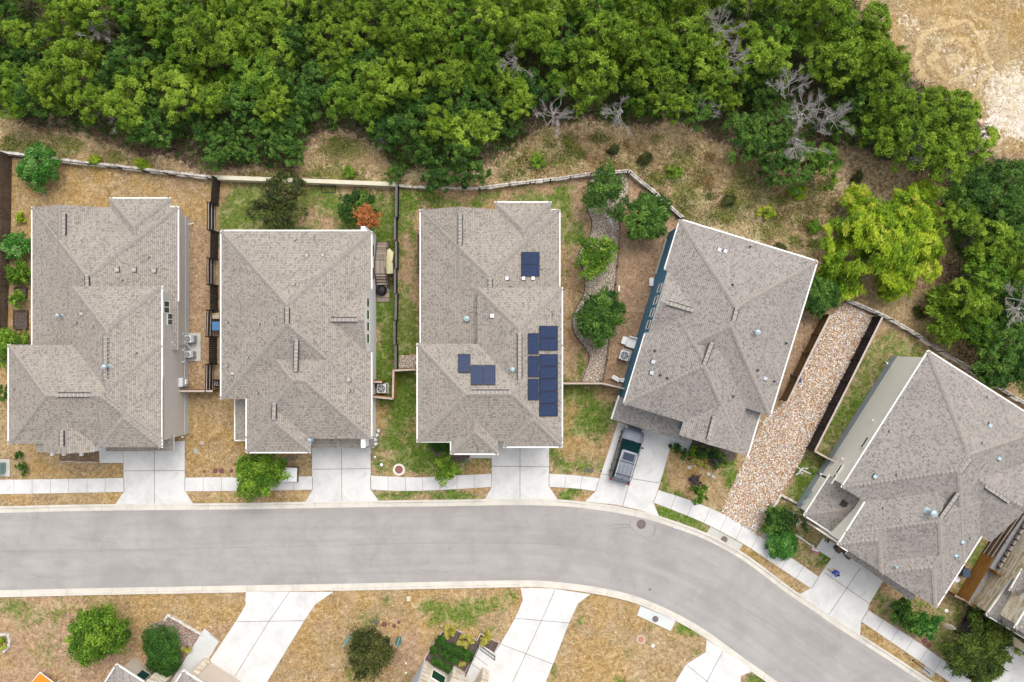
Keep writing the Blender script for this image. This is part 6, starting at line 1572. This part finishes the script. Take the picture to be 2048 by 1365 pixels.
# --- the wood: rows of evergreens, every tree an object of its own
kinds = []
for i in range(5):
    me, C = crown_mesh('crown', L_jun, 2.05, 3.9, 2.1, 64, .33, 170, .038, 2.8, 'tuft', seed=20+i, irr=.45)
    kinds.append(('juniper_tree', 'yellow-green juniper', me, trunk_mesh(C, 3.6, .10, i, multi=2, k=16, mat=m_bark2), 4.6))
for i in range(3):
    me, C = crown_mesh('crown', L_mid, 2.0, 3.5, 1.9, 58, .33, 170, .040, 2.8, 'tuft', seed=40+i, irr=.45)
    kinds.append(('evergreen_tree', 'mid-green evergreen', me, trunk_mesh(C, 3.3, .10, 30+i, multi=2, k=14, mat=m_bark2), 4.2))
for i in range(3):
    me, C = crown_mesh('crown', L_oak, 1.9, 2.9, 1.5, 54, .32, 170, .042, 2.4, 'tuft', seed=60+i, irr=.45)
    kinds.append(('oak_tree', 'dark green live oak', me, trunk_mesh(C, 2.8, .13, 50+i), 3.4))
protos = {}
CEN = [(-60,-60),(1660,-60),(1700,20),(1770,115),(1820,180),(1930,215),(1950,300),(1890,330),(1830,290),(1700,270),(1640,270),(1560,290),(1480,275),
       (1440,215),(1330,235),(1210,205),(1090,205),(1020,250),(960,320),(820,320),(740,250),(620,225),(560,300),(440,300),(330,285),(240,250),(150,250),(60,205),(-60,200)]
DEAD = [(1110,222),(1240,222),(1455,85),(1590,195),(1650,235),(1030,110),(238,185),(205,62)]
gaps = [(210,75,38),(235,180,25),(1045,135,32),(430,45,10),(60,10,30),(595,50,20),(690,100,8),(1590,90,28),(540,190,16)]+[(x, y, 30) for x, y in DEAD[:6]]+[(1610,215,60)]
trees = []
yr = -70; row = 0
while yr < 345:
    x = -60+(row % 2)*30
    while x < 2000:
        px_, py_ = x+R.uniform(-11, 11), yr+R.uniform(-9, 9)
        if pip(px_, py_, CEN) and not any((px_-a)**2+(py_-b)**2 < c_*c_ for a, b, c_ in gaps): trees.append((row, px_, py_))
        x += 61
    yr += 46; row += 1
byrow = {}
for t_ in trees: byrow.setdefault(t_[0], []).append(t_)
rows_vis = sorted(byrow)
RN = ['topmost row', 'second row', 'third row', 'fourth row', 'fifth row', 'sixth row', 'seventh row', 'eighth row', 'lowest row']
for ri, rw in enumerate(rows_vis):
    for k, (_, px_, py_) in enumerate(byrow[rw]):
        low = py_ > 200 or pip(px_, py_+75, CEN) is False
        u = R.random()
        # lighter junipers in the middle and left, darker oaks to the fringe and far right
        if px_ > 1480 and py_ > 150 and px_ < 1760: ki = R.choice([8, 9, 10, 10, 5]) if u < .8 else 6
        elif 210 < px_ < 330 and 60 < py_ < 130 or 560 < px_ < 620 or 420 < px_ < 520 and py_ > 200: ki = R.choice([8, 9, 10])
        elif low: ki = R.choice([8, 9, 10]) if u < .42 else R.choice([0, 1, 2, 3, 4, 5])
        else: ki = R.choice([0, 1, 2, 3, 4]) if u < .72 else (R.choice([5, 6, 7]) if u < .90 else R.choice([8, 9, 10]))
        nm, ds, me, tm, zc = kinds[ki]; s_ = R.uniform(.60, .98)*(1.0 if not low else .95); sc_ = (s_*R.uniform(.9, 1.12), s_, s_*R.uniform(.8, 1.35))
        lab = '%s, %s from left in the %s of the wood' % (ds, ORD[k], RN[min(ri, 8)])
        p = G(px_, py_, zc*sc_[2]); loc = Vector((p.x, p.y, 0)); rz = R.uniform(0, 6.28)
        grp = 'trees of the wood behind the gardens'
        if ki not in protos: protos[ki] = plant(nm, lab, 'tree', 0, 0, me, tm, scale=sc_, rz=rz, group=grp, loc=loc)
        else: copy_plant(protos[ki], lab, loc, rz, sc_, grp)
# hand-placed larger trees at the right of the wood
fr = [(1, 1735, 55, 1.0, 'tall juniper at the field edge, topmost on the right'), (0, 1775, 125, .95, 'juniper at the field edge below the topmost right one'), (3, 1700, 120, 1.05, 'broad juniper left of the field edge with brown gap beside it'),
      (2, 1815, 215, .9, 'juniper directly below the two field-edge junipers'), (4, 1870, 210, .85, 'juniper touching the tan field, mid-height on the right'), (1, 1915, 235, 1.0, 'rounded juniper bulging furthest into the tan field'), (0, 1940, 285, .95, 'juniper at the lower corner of the tan field'),
      (3, 1830, 280, 1.1, 'juniper with grey dead twigs right of the dead trees'), (4, 1895, 320, 1.0, 'juniper between the lime tree and the field corner'), (2, 1775, 265, .85, 'smaller juniper just right of the dead branches'),
      (9, 1940, 395, 1.2, 'dark green oak mound right of the lime tree'), (2, 1915, 430, .85, 'juniper below the dark mound right of the lime tree'), (10, 2010, 370, 1.1, 'dark oak at the right edge below the tan field'), (8, 2030, 440, 1.2, 'large dark oak on the right edge'),
      (3, 1985, 480, 1.05, 'juniper second in from the right edge, mid-height'), (1, 2035, 520, 1.1, 'juniper on the right edge above the grey dead tree'), (6, 1975, 545, 1.1, 'green evergreen left of the right-edge juniper'), (4, 1945, 600, .9, 'juniper above the round olive bush on the right'),
      (9, 2040, 600, 1.15, 'dark oak on the right edge beside the grey dead tree'), (10, 2000, 690, 1.2, 'dark oak directly below the grey dead tree'), (8, 1985, 745, .95, 'dark oak closest to the diagonal stone wall'), (9, 2050, 720, 1.1, 'dark oak at the right edge by the stone wall'), (5, 1965,655,.9,'green evergreen behind the round olive bush'),
      (10, 1600, 330, .9, 'dark oak at the bottom of the wood left of the lime tree'), (8, 1545, 320, .8, 'dark oak at the bottom of the wood above the dry grass'), (6, 1650, 330, .8, 'green bush-like tree touching the left of the lime tree'),
      (8, 1500, 290, .85, 'dark oak left of the dead trees at the wood edge'), (9, 880, 352, .75, 'dark oak leaning over the shaded stone wall'), (10, 940, 345, .7, 'dark oak with reddish tips over the white stone wall'), (9, 590, 300, .6, 'small dark oak at the left of the brown clearing'), (8, 790, 345, .45, 'small dark bush-like oak at the end of the cream wall')]
for ki, x, y, s_, lab in fr:
    nm, ds, me, tm, zc = kinds[ki]; sc_ = (s_, s_*R.uniform(.92, 1.08), s_); p = G(x, y, zc*s_); loc = Vector((p.x, p.y, 0)); rz = R.uniform(0, 6.28)
    if ki in protos: copy_plant(protos[ki], lab, loc, rz, sc_, 'larger trees at the edge of the wood')
    else: protos[ki] = plant(nm, lab, 'tree', 0, 0, me, tm, scale=sc_, rz=rz, loc=loc)
# dead trees
def dead_mesh(seed, n0=9, L0=1.5, zb=2.2, up=.5, dirn=None):
    g = random.Random(seed); mb = MB()
    def br(p, d, l_, r_, dep):
        q = p+d*l_*.5+Vector((g.uniform(-.06, .06), g.uniform(-.06, .06), g.uniform(-.03, .06))); e = p+d*l_
        mb.tube([p, q, e], [r_, r_*.75, r_*.5], 4, cap=False)
        if dep == 0: return
        for _ in range(g.choice([4, 5, 5])):
            s_ = p.lerp(e, g.uniform(.35, 1)); nd = (d+Vector((g.uniform(-.5, .5), g.uniform(-.5, .5), g.uniform(-.2, .4)))).normalized(); br(s_, nd, l_*g.uniform(.42, .68), r_*.5, dep-1)
    for k in range(n0):
        a = k*6.28/n0+g.uniform(-.3, .3); d = Vector((math.cos(a), math.sin(a), up*g.uniform(.4, 1.4)))
        if dirn: d += Vector(dirn)*1.3
        o_ = Vector((g.gauss(0, .35), g.gauss(0, .35), g.uniform(-.5, .2)))
        if g.random() < .5: mb.tube([Vector((0, 0, zb-.9)), Vector((0, 0, zb))+o_], [.03, .02], 4, cap=False)
        br(Vector((0, 0, zb))+o_, d.normalized(), L0*g.uniform(.6, 1.2), .02, 3)
    o = mb.build('branches', m_dead, None, local=True); me = o.data; bpy.data.objects.remove(o)
    mb = MB(); mb.tube([(0, 0, -.1), (.05, .03, 1.1), (0, 0, zb)], [.12, .09, .06], 7); o = mb.build('trunk', m_dead, None, local=True); m2 = o.data; bpy.data.objects.remove(o); return me, m2
DM = [dead_mesh(1, 12, .95, 2.2, .9, (.3, .2, 0)), dead_mesh(2, 13, .9, 3.2, 1.0), dead_mesh(3, 13, .85, 3.0, .8, (.6, -.3, .2)), dead_mesh(4, 10, .85, 3.4, .9, (.5, -.2, 0))]
for k, x, y, z_, s_, rz, lab in ((0, 1108, 222, 3.4, 1.25, 0, 'bleached dead tree fanning out near the middle of the wood edge'), (3, 1240, 225, 3.0, 1.1, 4.2, 'drooping grey dead tree right of the fanned bleached one'), (1, 1440, 55, 4.6, 1.3, 1.2, 'upper of two bleached dead treetops near the top edge'),
                       (2, 1465, 110, 4.2, 1.25, .5, 'lower of two bleached dead treetops near the top edge'), (2, 1568, 175, 4.0, 1.3, 2.2, 'dead tree with reddish tips left in the big grey cluster'), (1, 1600, 232, 4.0, 1.4, 3.0, 'densest dead tree at the centre of the big grey cluster'),
                       (0, 1665, 232, 4.0, 1.35, .8, 'right-hand fan of the big grey dead cluster'), (3, 1590, 282, 3.6, 1.2, 5.0, 'lowest dead limb of the big grey cluster'), (3, 1030, 112, 4.0, 1.1, 4.6, 'small grey dead top beside the brown gap'), (2, 235, 165, 3.4, .8, 1.9, 'tangled grey branches between junipers on the left'),
                       (1, 205, 65, 3.2, 1.1, .4, 'bare branches in the brown gap at upper left'), (3, 240, 225, 3.0, .9, 3.9, 'grey branches hanging towards the leftmost garden'), (2, 1830, 285, 4.8, 1.2, .6, 'grey twigs poking out of the juniper near the field'), (1, 2010, 620, 3.6, 1.7, 3.5, 'large pale dead tree at the right edge'),
                       (0, 45, 185, 3.0, 1.1, 2.8, 'pale bare limbs at the left edge of the wood'), (2, 1420,208,4.4,.9,1.4,'small grey twigs between two junipers right of centre'), (0, 760,275,2.2,.8,1.4,'bare brown twigs over the clearing behind the cream wall'), (3, 1990,380,4.0,.8,.3,'short pale twigs in the trees below the tan field')):
    me, tm = DM[k]; plant('dead_tree', lab, 'dead tree', x, y, me, tm, z_*s_ if False else z_, s_, rz, 'leafless grey trees in the wood', cname='branches')
# the big lime-green tree and its smaller neighbour
g_st = (.62, .42, .25)
me, C = crown_mesh('crown', L_lime, 4.2, 2.6, 2.2, 210, .46, 330, .036, 4.0, 'streak', seed=91, irr=.5, tj=.15, streak=g_st, flat=.7)
plant('willow_tree', 'huge lime-green feathery tree, the brightest one, right of the dry grass', 'tree', 1785, 478, me, trunk_mesh(C, 2.5, .2, 91, k=30, multi=4), 3.4, (1.0, 1.18, 1), .35)
me, C = crown_mesh('crown', L_lime, 1.5, 1.2, .9, 26, .5, 170, .09, 4, 'streak', seed=92, irr=.2, streak=g_st)
plant('feathery_bush', 'lime-yellow feathery bush at the right corner of the blue-walled house', 'bush', 1680, 563, me, trunk_mesh(C, 1.1, .07, 92), 1.4, (.9, .95, 1), .3)
for x, y, r_, lab in ((1715, 400, 30, 'lime feathery bush at the upper left side of the huge lime-green tree'), (1700, 480, 26, 'lime feathery bush touching the left side of the huge lime-green tree'), (1850, 500, 36, 'lime feathery bush at the right side of the huge lime-green tree'), (1790, 570, 34, 'lime feathery bush at the foot of the huge lime-green tree')):
    me, C = crown_mesh('crown', L_lime, r_*M_*.95, 1.4, 1.0, 34, .36, 260, .034, 4, 'streak', seed=int(x), irr=.3, streak=g_st)
    plant('feathery_bush', lab, 'bush', x, y, me, trunk_mesh(C, 1.1, .06, int(x)), 1.7, 1, .3)
for i, (x, y, r_, lm, lab) in enumerate(((1075, 322, 13, L_mid, 'small green shrub above the bright white stone wall'), (1290, 318, 11, L_olive, 'low olive shrub in the dry grass above the white wall corner'), (1225, 300, 10, L_olive, 'low olive shrub below the fanned dead tree'), (1350, 345, 12, L_mid, 'green shrub in the middle of the dry grass strip'),
        (1455, 400, 13, L_olive, 'olive shrub in the dry grass above the blue-walled house roof'), (1530, 425, 15, L_lime, 'lime-green shrub in the dry grass left of the big lime tree'), (1595, 385, 17, L_lime, 'bright green shrub below the wood left of the big lime tree'), (1560, 500, 10, L_olive, 'small olive shrub close to the blue-walled house roof'),
        (1625, 455, 13, L_mid, 'green shrub between the dry grass and the big lime tree'), (190, 322, 10, L_lime, 'yellow-green shrub just behind the leftmost limestone wall'), (285, 330, 13, L_lime, 'yellow-green shrub behind the right end of the limestone wall'), (700, 345, 9, L_mid, 'small shrub in the brown clearing behind the cream wall'),
        (1900, 660, 12, L_mid, 'small shrub between the olive bush and the diagonal stone wall'), (1840, 625, 12, L_olive, 'olive shrub left of the round olive bush'))):
    me, C = crown_mesh('crown', lm, r_*M_, .35, .35, 14, .24, 120, .035, 2.4, 'tuft', seed=300+i, irr=.35)
    plant('wild_shrub', lab, 'shrub', x, y, me, trunk_mesh(C, .35, .03, 300+i), .4, 1, i)
plant('feathery_bush', 'small yellow-green feathery shoot above the lime-green tree', 'bush', 1725, 350, me, trunk_mesh(C, 1.1, .07, 93), 1.6, (1.0, .75, 1.1), 1.3)
# garden plants
def tree(name, lab, x, y, mat, rpx, zc, hh, seed, ncl=30, cr=None, nl=260, ls=.055, asp=1.5, mode='blob', irr=.25, cat='tree', mult=1, **k):
    rad = rpx*(HC-zc)/FP; cr = cr or rad*.28
    me, C = crown_mesh('crown', mat, rad, zc, hh, ncl, cr, nl, ls, asp, mode, seed=seed, irr=irr, **k)
    return plant(name, lab, cat, x, y, me, trunk_mesh(C, max(.4, zc), .035+rad*.035, seed, multi=mult), zc+hh*.4)
tree('flowering_shrub', 'emerald shrub with whitish tips in the top left garden', 77, 336, L_emer, 42, 1.3, .7, 101, 34, cat='shrub', mult=3)
tree('round_bush', 'topmost round bright green bush left of the leftmost house', 31, 495, L_emer, 29, .9, .6, 102, 24, cat='bush')
tree('round_bush', 'bright green bush just below the topmost round one', 37, 546, L_mid, 24, .8, .5, 103, 20, cat='bush')
tree('small_bush', 'thin green bush over the smaller raised bed', 36, 598, L_mid, 18, .7, .4, 104, 14, nl=90, cat='bush')
tree('small_bush', 'yellow-green weed clump in the bare soil at upper left', 43, 436, L_lime, 12, .4, .2, 105, 10, nl=70, cat='bush')
tree('laurel_bush', 'wide dark green bush at the upper left corner of the front roof', 20, 692, L_mid, 36, 1.2, .7, 106, 28, cat='bush')
tree('small_bush', 'dark bush half hidden by the leftmost gutter', 8, 785, L_oak, 20, .9, .5, 107, 12, cat='bush')
tree('small_bush', 'upper of two small green bushes near the utility box', 38, 911, L_oak, 10, .35, .25, 108, 10, nl=80, ls=.05, cat='bush')
tree('small_bush', 'lower of two small green bushes near the utility box', 42, 938, L_oak, 12, .35, .25, 109, 12, nl=80, ls=.05, cat='bush')
tree('mesquite_tree', 'wispy dark green tree with pale twigs behind the second house', 560, 410, L_olive, 56, 2.6, 1.0, 110, 46, nl=120, ls=.06, asp=3.2, mode='radial', irr=.35, cr=.5)
plant('bare_twigs', 'pale arching twigs growing through the wispy tree', 'twigs', 568, 395, dead_mesh(12, 9, 1.3, 1.7, .8)[0], None, 2.6, (1.0, 1.0, 1.0), .4, cname='branches')
for o in SC.objects:
    if o.name.startswith('bare_twigs') :
        for c_ in o.children:
            c_.data.materials.clear(); c_.data.materials.append(simple('green_twig', (.20, .20, .08), .2, 3, .9))
tree('broadleaf_tree', 'green tree behind the second house beside the rust-coloured one', 712, 415, L_oak, 34, 2.0, .9, 111, 26)
tree('broadleaf_tree', 'rust-orange leaved tree above the right roof corner of the second house', 737, 432, L_orange, 28, 2.6, .7, 112, 26, nl=130, irr=.45)
tree('bushy_tree', 'bushy bright green street tree over the sidewalk before the second house', 517, 950, L_mid, 45, 2.4, 1.0, 113, 50, ls=.06, nl=260, asp=1.7)
tree('young_tree', 'small leafy green tree over the sidewalk before the solar panel house', 894, 942, L_mid, 28, 2.3, .8, 114, 22, nl=120, irr=.45)
tree('crape_myrtle', 'green tree at the top of the pale gravel bed', 1211, 388, L_oak, 46, 2.4, 1.0, 115, 40, irr=.4, nl=230)
tree('feathery_tree', 'dark feathery tree right of the topmost gravel bed tree', 1290, 432, L_oak, 46, 2.2, 1.0, 116, 46, mode='radial', asp=3.4, ls=.055, nl=210, cr=.5)
tree('crape_myrtle', 'light green tree in the middle of the pale gravel bed', 1191, 515, L_mid, 40, 2.2, .9, 117, 34, irr=.4, nl=230)
tree('feathery_tree', 'dark green spiky-leaved tree lowest in the pale gravel bed', 1198, 636, L_oak, 46, 2.0, .9, 118, 44, mode='radial', asp=3.2, ls=.055, nl=200, irr=.35, cr=.5)
tree('round_conifer', 'round dark green feathery tree at the top of the gravel strip', 1643, 596, L_oak, 36, 1.8, .9, 119, 36, mode='radial', asp=3.2, ls=.055, nl=200, irr=.12, cr=.4)
tree('young_tree', 'thin young tree in the mulch ring before the blue-walled house', 1402, 988, L_mid, 22, 2.0, .7, 120, 16, nl=80, irr=.3, ls=.055)
for i, (x, y, r_, lm, lab) in enumerate(((1350, 898, 11, L_oak, 'low dark bush at the driveway end of the front border'), (1371, 911, 12, L_oak, 'dark bush second from the driveway in the front border'), (1388, 903, 13, L_mid, 'lighter green bush in the front border of the blue-walled house'), (1405, 905, 13, L_oak, 'dark bush in the middle of the front border'),
                                   (1422, 909, 14, L_oak, 'dark bush right of the middle of the front border'), (1443, 916, 13, L_oak, 'rightmost dark bush of the front border'), (1435, 931, 8, L_oak, 'tiny dark bush below the purple one'),
                                   (1430, 924, 11, L_purple, 'dusky purple bush in the front border'), (1388, 922, 7, L_yel, 'leftmost yellow plant of the front border'), (1399, 926, 7, L_yel, 'second yellow plant of the front border'), (1411, 931, 7, L_yel, 'third yellow plant of the front border'))):
    tree('border_bush', lab, x, y, lm, r_, .4, .3, 130+i, 12, nl=90, ls=.05, cat='bush')
mb = MB(); p = G(1395, 962)
tree('ring_plants', 'dusky low plants in the round bed at the young tree', 1390, 965, L_purple, 15, .15, .1, 150, 14, nl=50, ls=.05, cat='ground plant')
tree('clipped_bush', 'large smooth round bush at the sidewalk beside the pale green utility box', 1563, 1088, L_emer, 31, .8, .75, 151, 60, cr=.35, nl=170, ls=.05, irr=.05, cat='bush', core=.75)
tree('laurel_bush', 'dark green bush above the large smooth round bush', 1556, 1040, L_oak, 28, 1.1, .7, 152, 30, cr=.4, cat='bush')
tree('flowering_bush', 'bush with cream flower heads beside the dark green bush', 1590, 1036, L_pale, 18, .9, .5, 153, 18, nl=60, irr=.4, cat='bush')
tree('small_bush', 'small green bush at the right of the cream flowering bush', 1608, 1052, L_emer, 9, .4, .2, 154, 8, nl=60, cat='bush')
tree('ornamental_tree', 'dark green left tree on the bottom right lawn', 1808, 1227, L_oak, 27, 1.6, .7, 155, 26)
tree('ornamental_tree', 'bright emerald right tree on the bottom right lawn', 1855, 1253, L_emer, 27, 1.6, .7, 156, 26)
tree('ornamental_tree', 'middle green tree between the dark and the emerald one', 1830, 1248, L_oak, 24, 1.5, .7, 157, 20)
tree('feathery_tree', 'big feathery olive tree over the sidewalk in the bottom right', 1966, 1305, L_fea, 62, 2.4, 1.3, 158, 90, mode='radial', asp=4.2, ls=.04, nl=330, irr=.3, cr=.5)
tree('laurel_bush', 'dark green bush under the bottom right porch roof, left one', 1955, 1232, L_oak, 18, 1.2, .5, 159, 14, cat='bush')
tree('laurel_bush', 'dark green bush under the bottom right porch roof, right one', 1982, 1252, L_oak, 20, 1.2, .5, 160, 16, cat='bush')
tree('small_bush', 'small lime bush at the bottom right corner', 2043, 1303, L_lime, 12, .5, .3, 161, 8, nl=80, cat='bush')
tree('broadleaf_tree', 'leafy bright green tree on the lawn at lower left', 195, 1272, L_mid, 54, 2.6, 1.2, 162, 66, nl=280, ls=.062, asp=1.7)
tree('clipped_hedge', 'large squarish clipped hedge at lower left house', 320, 1290, L_hedge, 36, .8, .75, 163, 60, cr=.38, nl=180, ls=.05, irr=.12, cat='hedge', core=.7)
tree('clipped_hedge', 'lower lobe of the clipped hedge against the cream wall', 327, 1322, L_hedge, 30, .7, .6, 164, 40, cr=.38, nl=180, ls=.05, irr=.1, cat='hedge', core=.7)
tree('spiky_yucca', 'yellow striped spiky plant beside the clipped hedge', 371, 1296, L_yel, 10, .4, .2, 165, 8, mode='radial', asp=6, ls=.03, nl=40, cat='plant')
tree('olive_tree', 'dark olive green tree between the two teal flags', 740, 1308, L_olive, 45, 2.2, 1.0, 166, 50, nl=280, ls=.055)
tree('small_bush', 'bright bush in the white stone ring at the left edge', 0, 1288, L_lime, 12, .5, .3, 167, 10, nl=80, cat='bush')
me, C = crown_mesh('crown', L_hedge, .5, .42, .42, 34, .17, 120, .035, 1.3, seed=170, irr=.04, core=.8)
tm = trunk_mesh(C, .35, .04, 170)
b0 = None
for i, (x, y, r_) in enumerate(sorted([(881.4,1283,11),(868.7,1301,9.5),(892,1292,9),(905.8,1297.4,11),(922,1304.6,11),(934.7,1311,11),(885,1308,7.5),(895,1315.5,8.5),(872,1322.7,9.5),(909.4,1321.8,8.5),(884,1332.7,8),(898,1339,8.5)])):
    lab = 'round clipped shrub, %s from left in the dark bed of the banded house' % ORD[i]; s_ = r_*M_/.56; p = G(x, y, .4)
    if b0 is None: b0 = plant('clipped_shrub', lab, 'shrub', x, y, me, tm, .4, s_, 0, 'round clipped shrubs in the dark bed')
    else: copy_plant(b0, lab, Vector((p.x, p.y, 0)), R.uniform(0, 6), (s_,)*3)
me, C = crown_mesh('crown', L_yel, .28, .2, .14, 12, .12, 45, .035, 2.5, mode='radial', seed=180); b0 = None
for i, (x, y, r_) in enumerate(sorted([(893,1257,8),(905.5,1262,8),(893,1269.5,7),(926.5,1273,6),(940.5,1278.5,8),(922,1286.5,7),(932,1290,6),(968,1285,7),(974,1274,10),(925,1328,6)])):
    lab = 'straw-yellow tuft, %s from left in the dark bed of the banded house' % ORD[i]; s_ = r_*M_/.3; p = G(x, y, .2)
    if b0 is None: b0 = plant('yellow_tuft', lab, 'plant', x, y, me, None, .2, s_, 0, 'yellow tufts in the dark bed')
    else: copy_plant(b0, lab, Vector((p.x, p.y, 0)), R.uniform(0, 6), (s_,)*3)
me, C = crown_mesh('crown', L_hedge, .3, .28, .22, 16, .13, 90, .04, 1.3, seed=190, irr=.1, core=.7); b0 = None
for i, (x, y, r_) in enumerate(((865,887,7),(873,887,7),(880,887,7),(889,887,8),(899,888,8),(875.5,898,8),(893,899,7.5))):
    lab = 'small clipped bush, %s from left in the mulch under the solar panel house' % ORD[i] if i < 5 else ('left' if i == 5 else 'right')+' bush of the lower pair in the mulch under the solar panel house'
    s_ = r_*M_/.33; p = G(x, y, .3)
    if b0 is None: b0 = plant('clipped_shrub', lab, 'shrub', x, y, me, None, .3, s_, 0, 'small bushes in the mulch')
    else: copy_plant(b0, lab, Vector((p.x, p.y, 0)), R.uniform(0, 6), (s_,)*3)
tree('round_conifer', 'round yellow-green olive bush on the right, above the diagonal stone wall', 1922, 624, L_jun, 64, 1.8, 1.3, 195, 80, cr=.5, mode='radial', asp=2.6, nl=190, ls=.075, irr=.1)

# --- cover nobody could count: tall dry grass and undergrowth
def cover(name, label, polyg, n, mats, hmin, hmax, wid, asp, blades, clus=0, spread=.12):
    g = np.random.default_rng(len(label)); xs = [p[0] for p in polyg]; ys = [p[1] for p in polyg]; pts = []
    ph = g.uniform(0, 6.28, 6)
    cc = []
    while len(cc) < clus:
        x, y = g.uniform(min(xs), max(xs)), g.uniform(min(ys), max(ys))
        if pip(x, y, polyg): cc.append((x, y, g.uniform(5, 20)))
    while len(pts) < n:
        if clus: q = cc[g.integers(clus)]; x, y = q[0]+g.normal()*q[2], q[1]+g.normal()*q[2]*.7
        else: x, y = g.uniform(min(xs), max(xs)), g.uniform(min(ys), max(ys))
        if not pip(x, y, polyg): continue
        dn = .5+.5*math.sin(x/19.+ph[0]+2*math.sin(y/23.+ph[1]))*math.sin(y/14.+ph[2]+math.sin(x/31.+ph[3]))
        if g.uniform() > .25+dn: continue
        p = G(x, y); pts.append((p.x, p.y, dn))
    pts = np.array(pts); k = np.repeat(np.arange(n), blades); N = n*blades
    d = g.normal(size=(N, 3)); d[:, 2] = np.abs(d[:, 2])*.9+.25; d /= np.linalg.norm(d, axis=1, keepdims=True)
    L_ = g.uniform(hmin, hmax, N); base = np.stack([pts[k, 0], pts[k, 1], np.zeros(N)], -1)+g.normal(size=(N, 3))*np.array([spread, spread, 0])
    cen = base+d*L_[:, None]*.5; nor = np.cross(d, g.normal(size=(N, 3)))+np.array([0, 0, .8])
    tint = np.clip(.5+(pts[k, 2]-.5)*.5+g.normal(size=N)*.2, .02, .98)
    me = leaves_mesh(name, cen, nor, d, np.full(N, wid), L_/2/wid, tint, mats)
    o = bpy.data.objects.new(name, me); SC.collection.objects.link(o); tag(o, label, 'ground cover', kind='stuff'); return o
L_dry = leaf_mat('dry_grass_blades', [(0, (.30, .22, .09)), (.3, (.52, .41, .20)), (.6, (.74, .61, .36)), (1, (.86, .78, .56))], .4)
L_scr = leaf_mat('olive_weed_blades', [(0, (.04, .06, .012)), (.4, (.13, .17, .025)), (.7, (.25, .28, .05)), (1, (.45, .42, .14))], .15)
WILD = [(0,240),(120,265),(330,325),(440,350),(600,345),(640,275),(760,290),(800,360),(960,365),(1060,300),(1090,255),(1400,265),(1480,310),(1640,340),(1680,440),(1700,560),(1690,600),(1640,520),(1362,436),(1255,340),(1180,347),(960,372),(797,366),(432,352),(0,304)]
cover('dry_grass', 'tall dry straw-coloured grass on the wild strip behind the garden walls', WILD, 4500, L_dry, .15, .5, .02, 1, 7)
cover('weeds', 'low olive green weeds among the dry grass behind the garden walls', [(1000,300),(1090,262),(1400,280),(1480,320),(1660,350),(1700,560),(1640,525),(1362,436),(1255,340),(1180,347),(1000,360)], 2600, L_scr, .12, .38, .03, 1, 10, clus=75, spread=.16)
cover('brush', 'russet brown brush on the wild strip behind the garden walls', [(1000,300),(1090,262),(1400,280),(1480,320),(1660,350),(1720,560),(1650,525),(1362,436),(1255,340),(1180,347),(1000,360)], 1000, L_red, .12, .45, .022, 1, 9, clus=60, spread=.16)
cover('dry_grass', 'dry grass and brush around the right-hand wood and stone wall', [(1690,600),(1840,350),(1990,330),(2048,330),(2048,800),(1870,690),(1745,625)], 4200, L_dry, .15, .45, .02, 1, 7)
cover('weeds', 'olive green weeds in patches along the garden walls on the left', [(0,250),(120,275),(330,330),(440,350),(600,345),(640,275),(760,290),(800,360),(797,366),(432,352),(0,302)], 1500, L_scr, .1, .35, .035, 1, 10, clus=22, spread=.16)
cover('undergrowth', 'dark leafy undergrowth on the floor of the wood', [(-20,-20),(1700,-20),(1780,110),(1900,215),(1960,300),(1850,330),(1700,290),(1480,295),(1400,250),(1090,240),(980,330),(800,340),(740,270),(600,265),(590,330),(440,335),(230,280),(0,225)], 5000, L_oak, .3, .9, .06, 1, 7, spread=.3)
cover('undergrowth', 'leafy undergrowth beneath the right-edge trees', [(1900,330),(2060,330),(2060,790),(1960,700),(1930,560),(1900,470)], 2200, L_oak, .3, .8, .05, 1, 7, spread=.3)
cover('field_grass', 'short golden stubble on the field at top right', [(1740,-20),(2060,-20),(2060,330),(1985,310),(1985,240),(1900,180),(1830,150),(1790,90)], 5000, L_dry, .08, .22, .012, 1, 6)
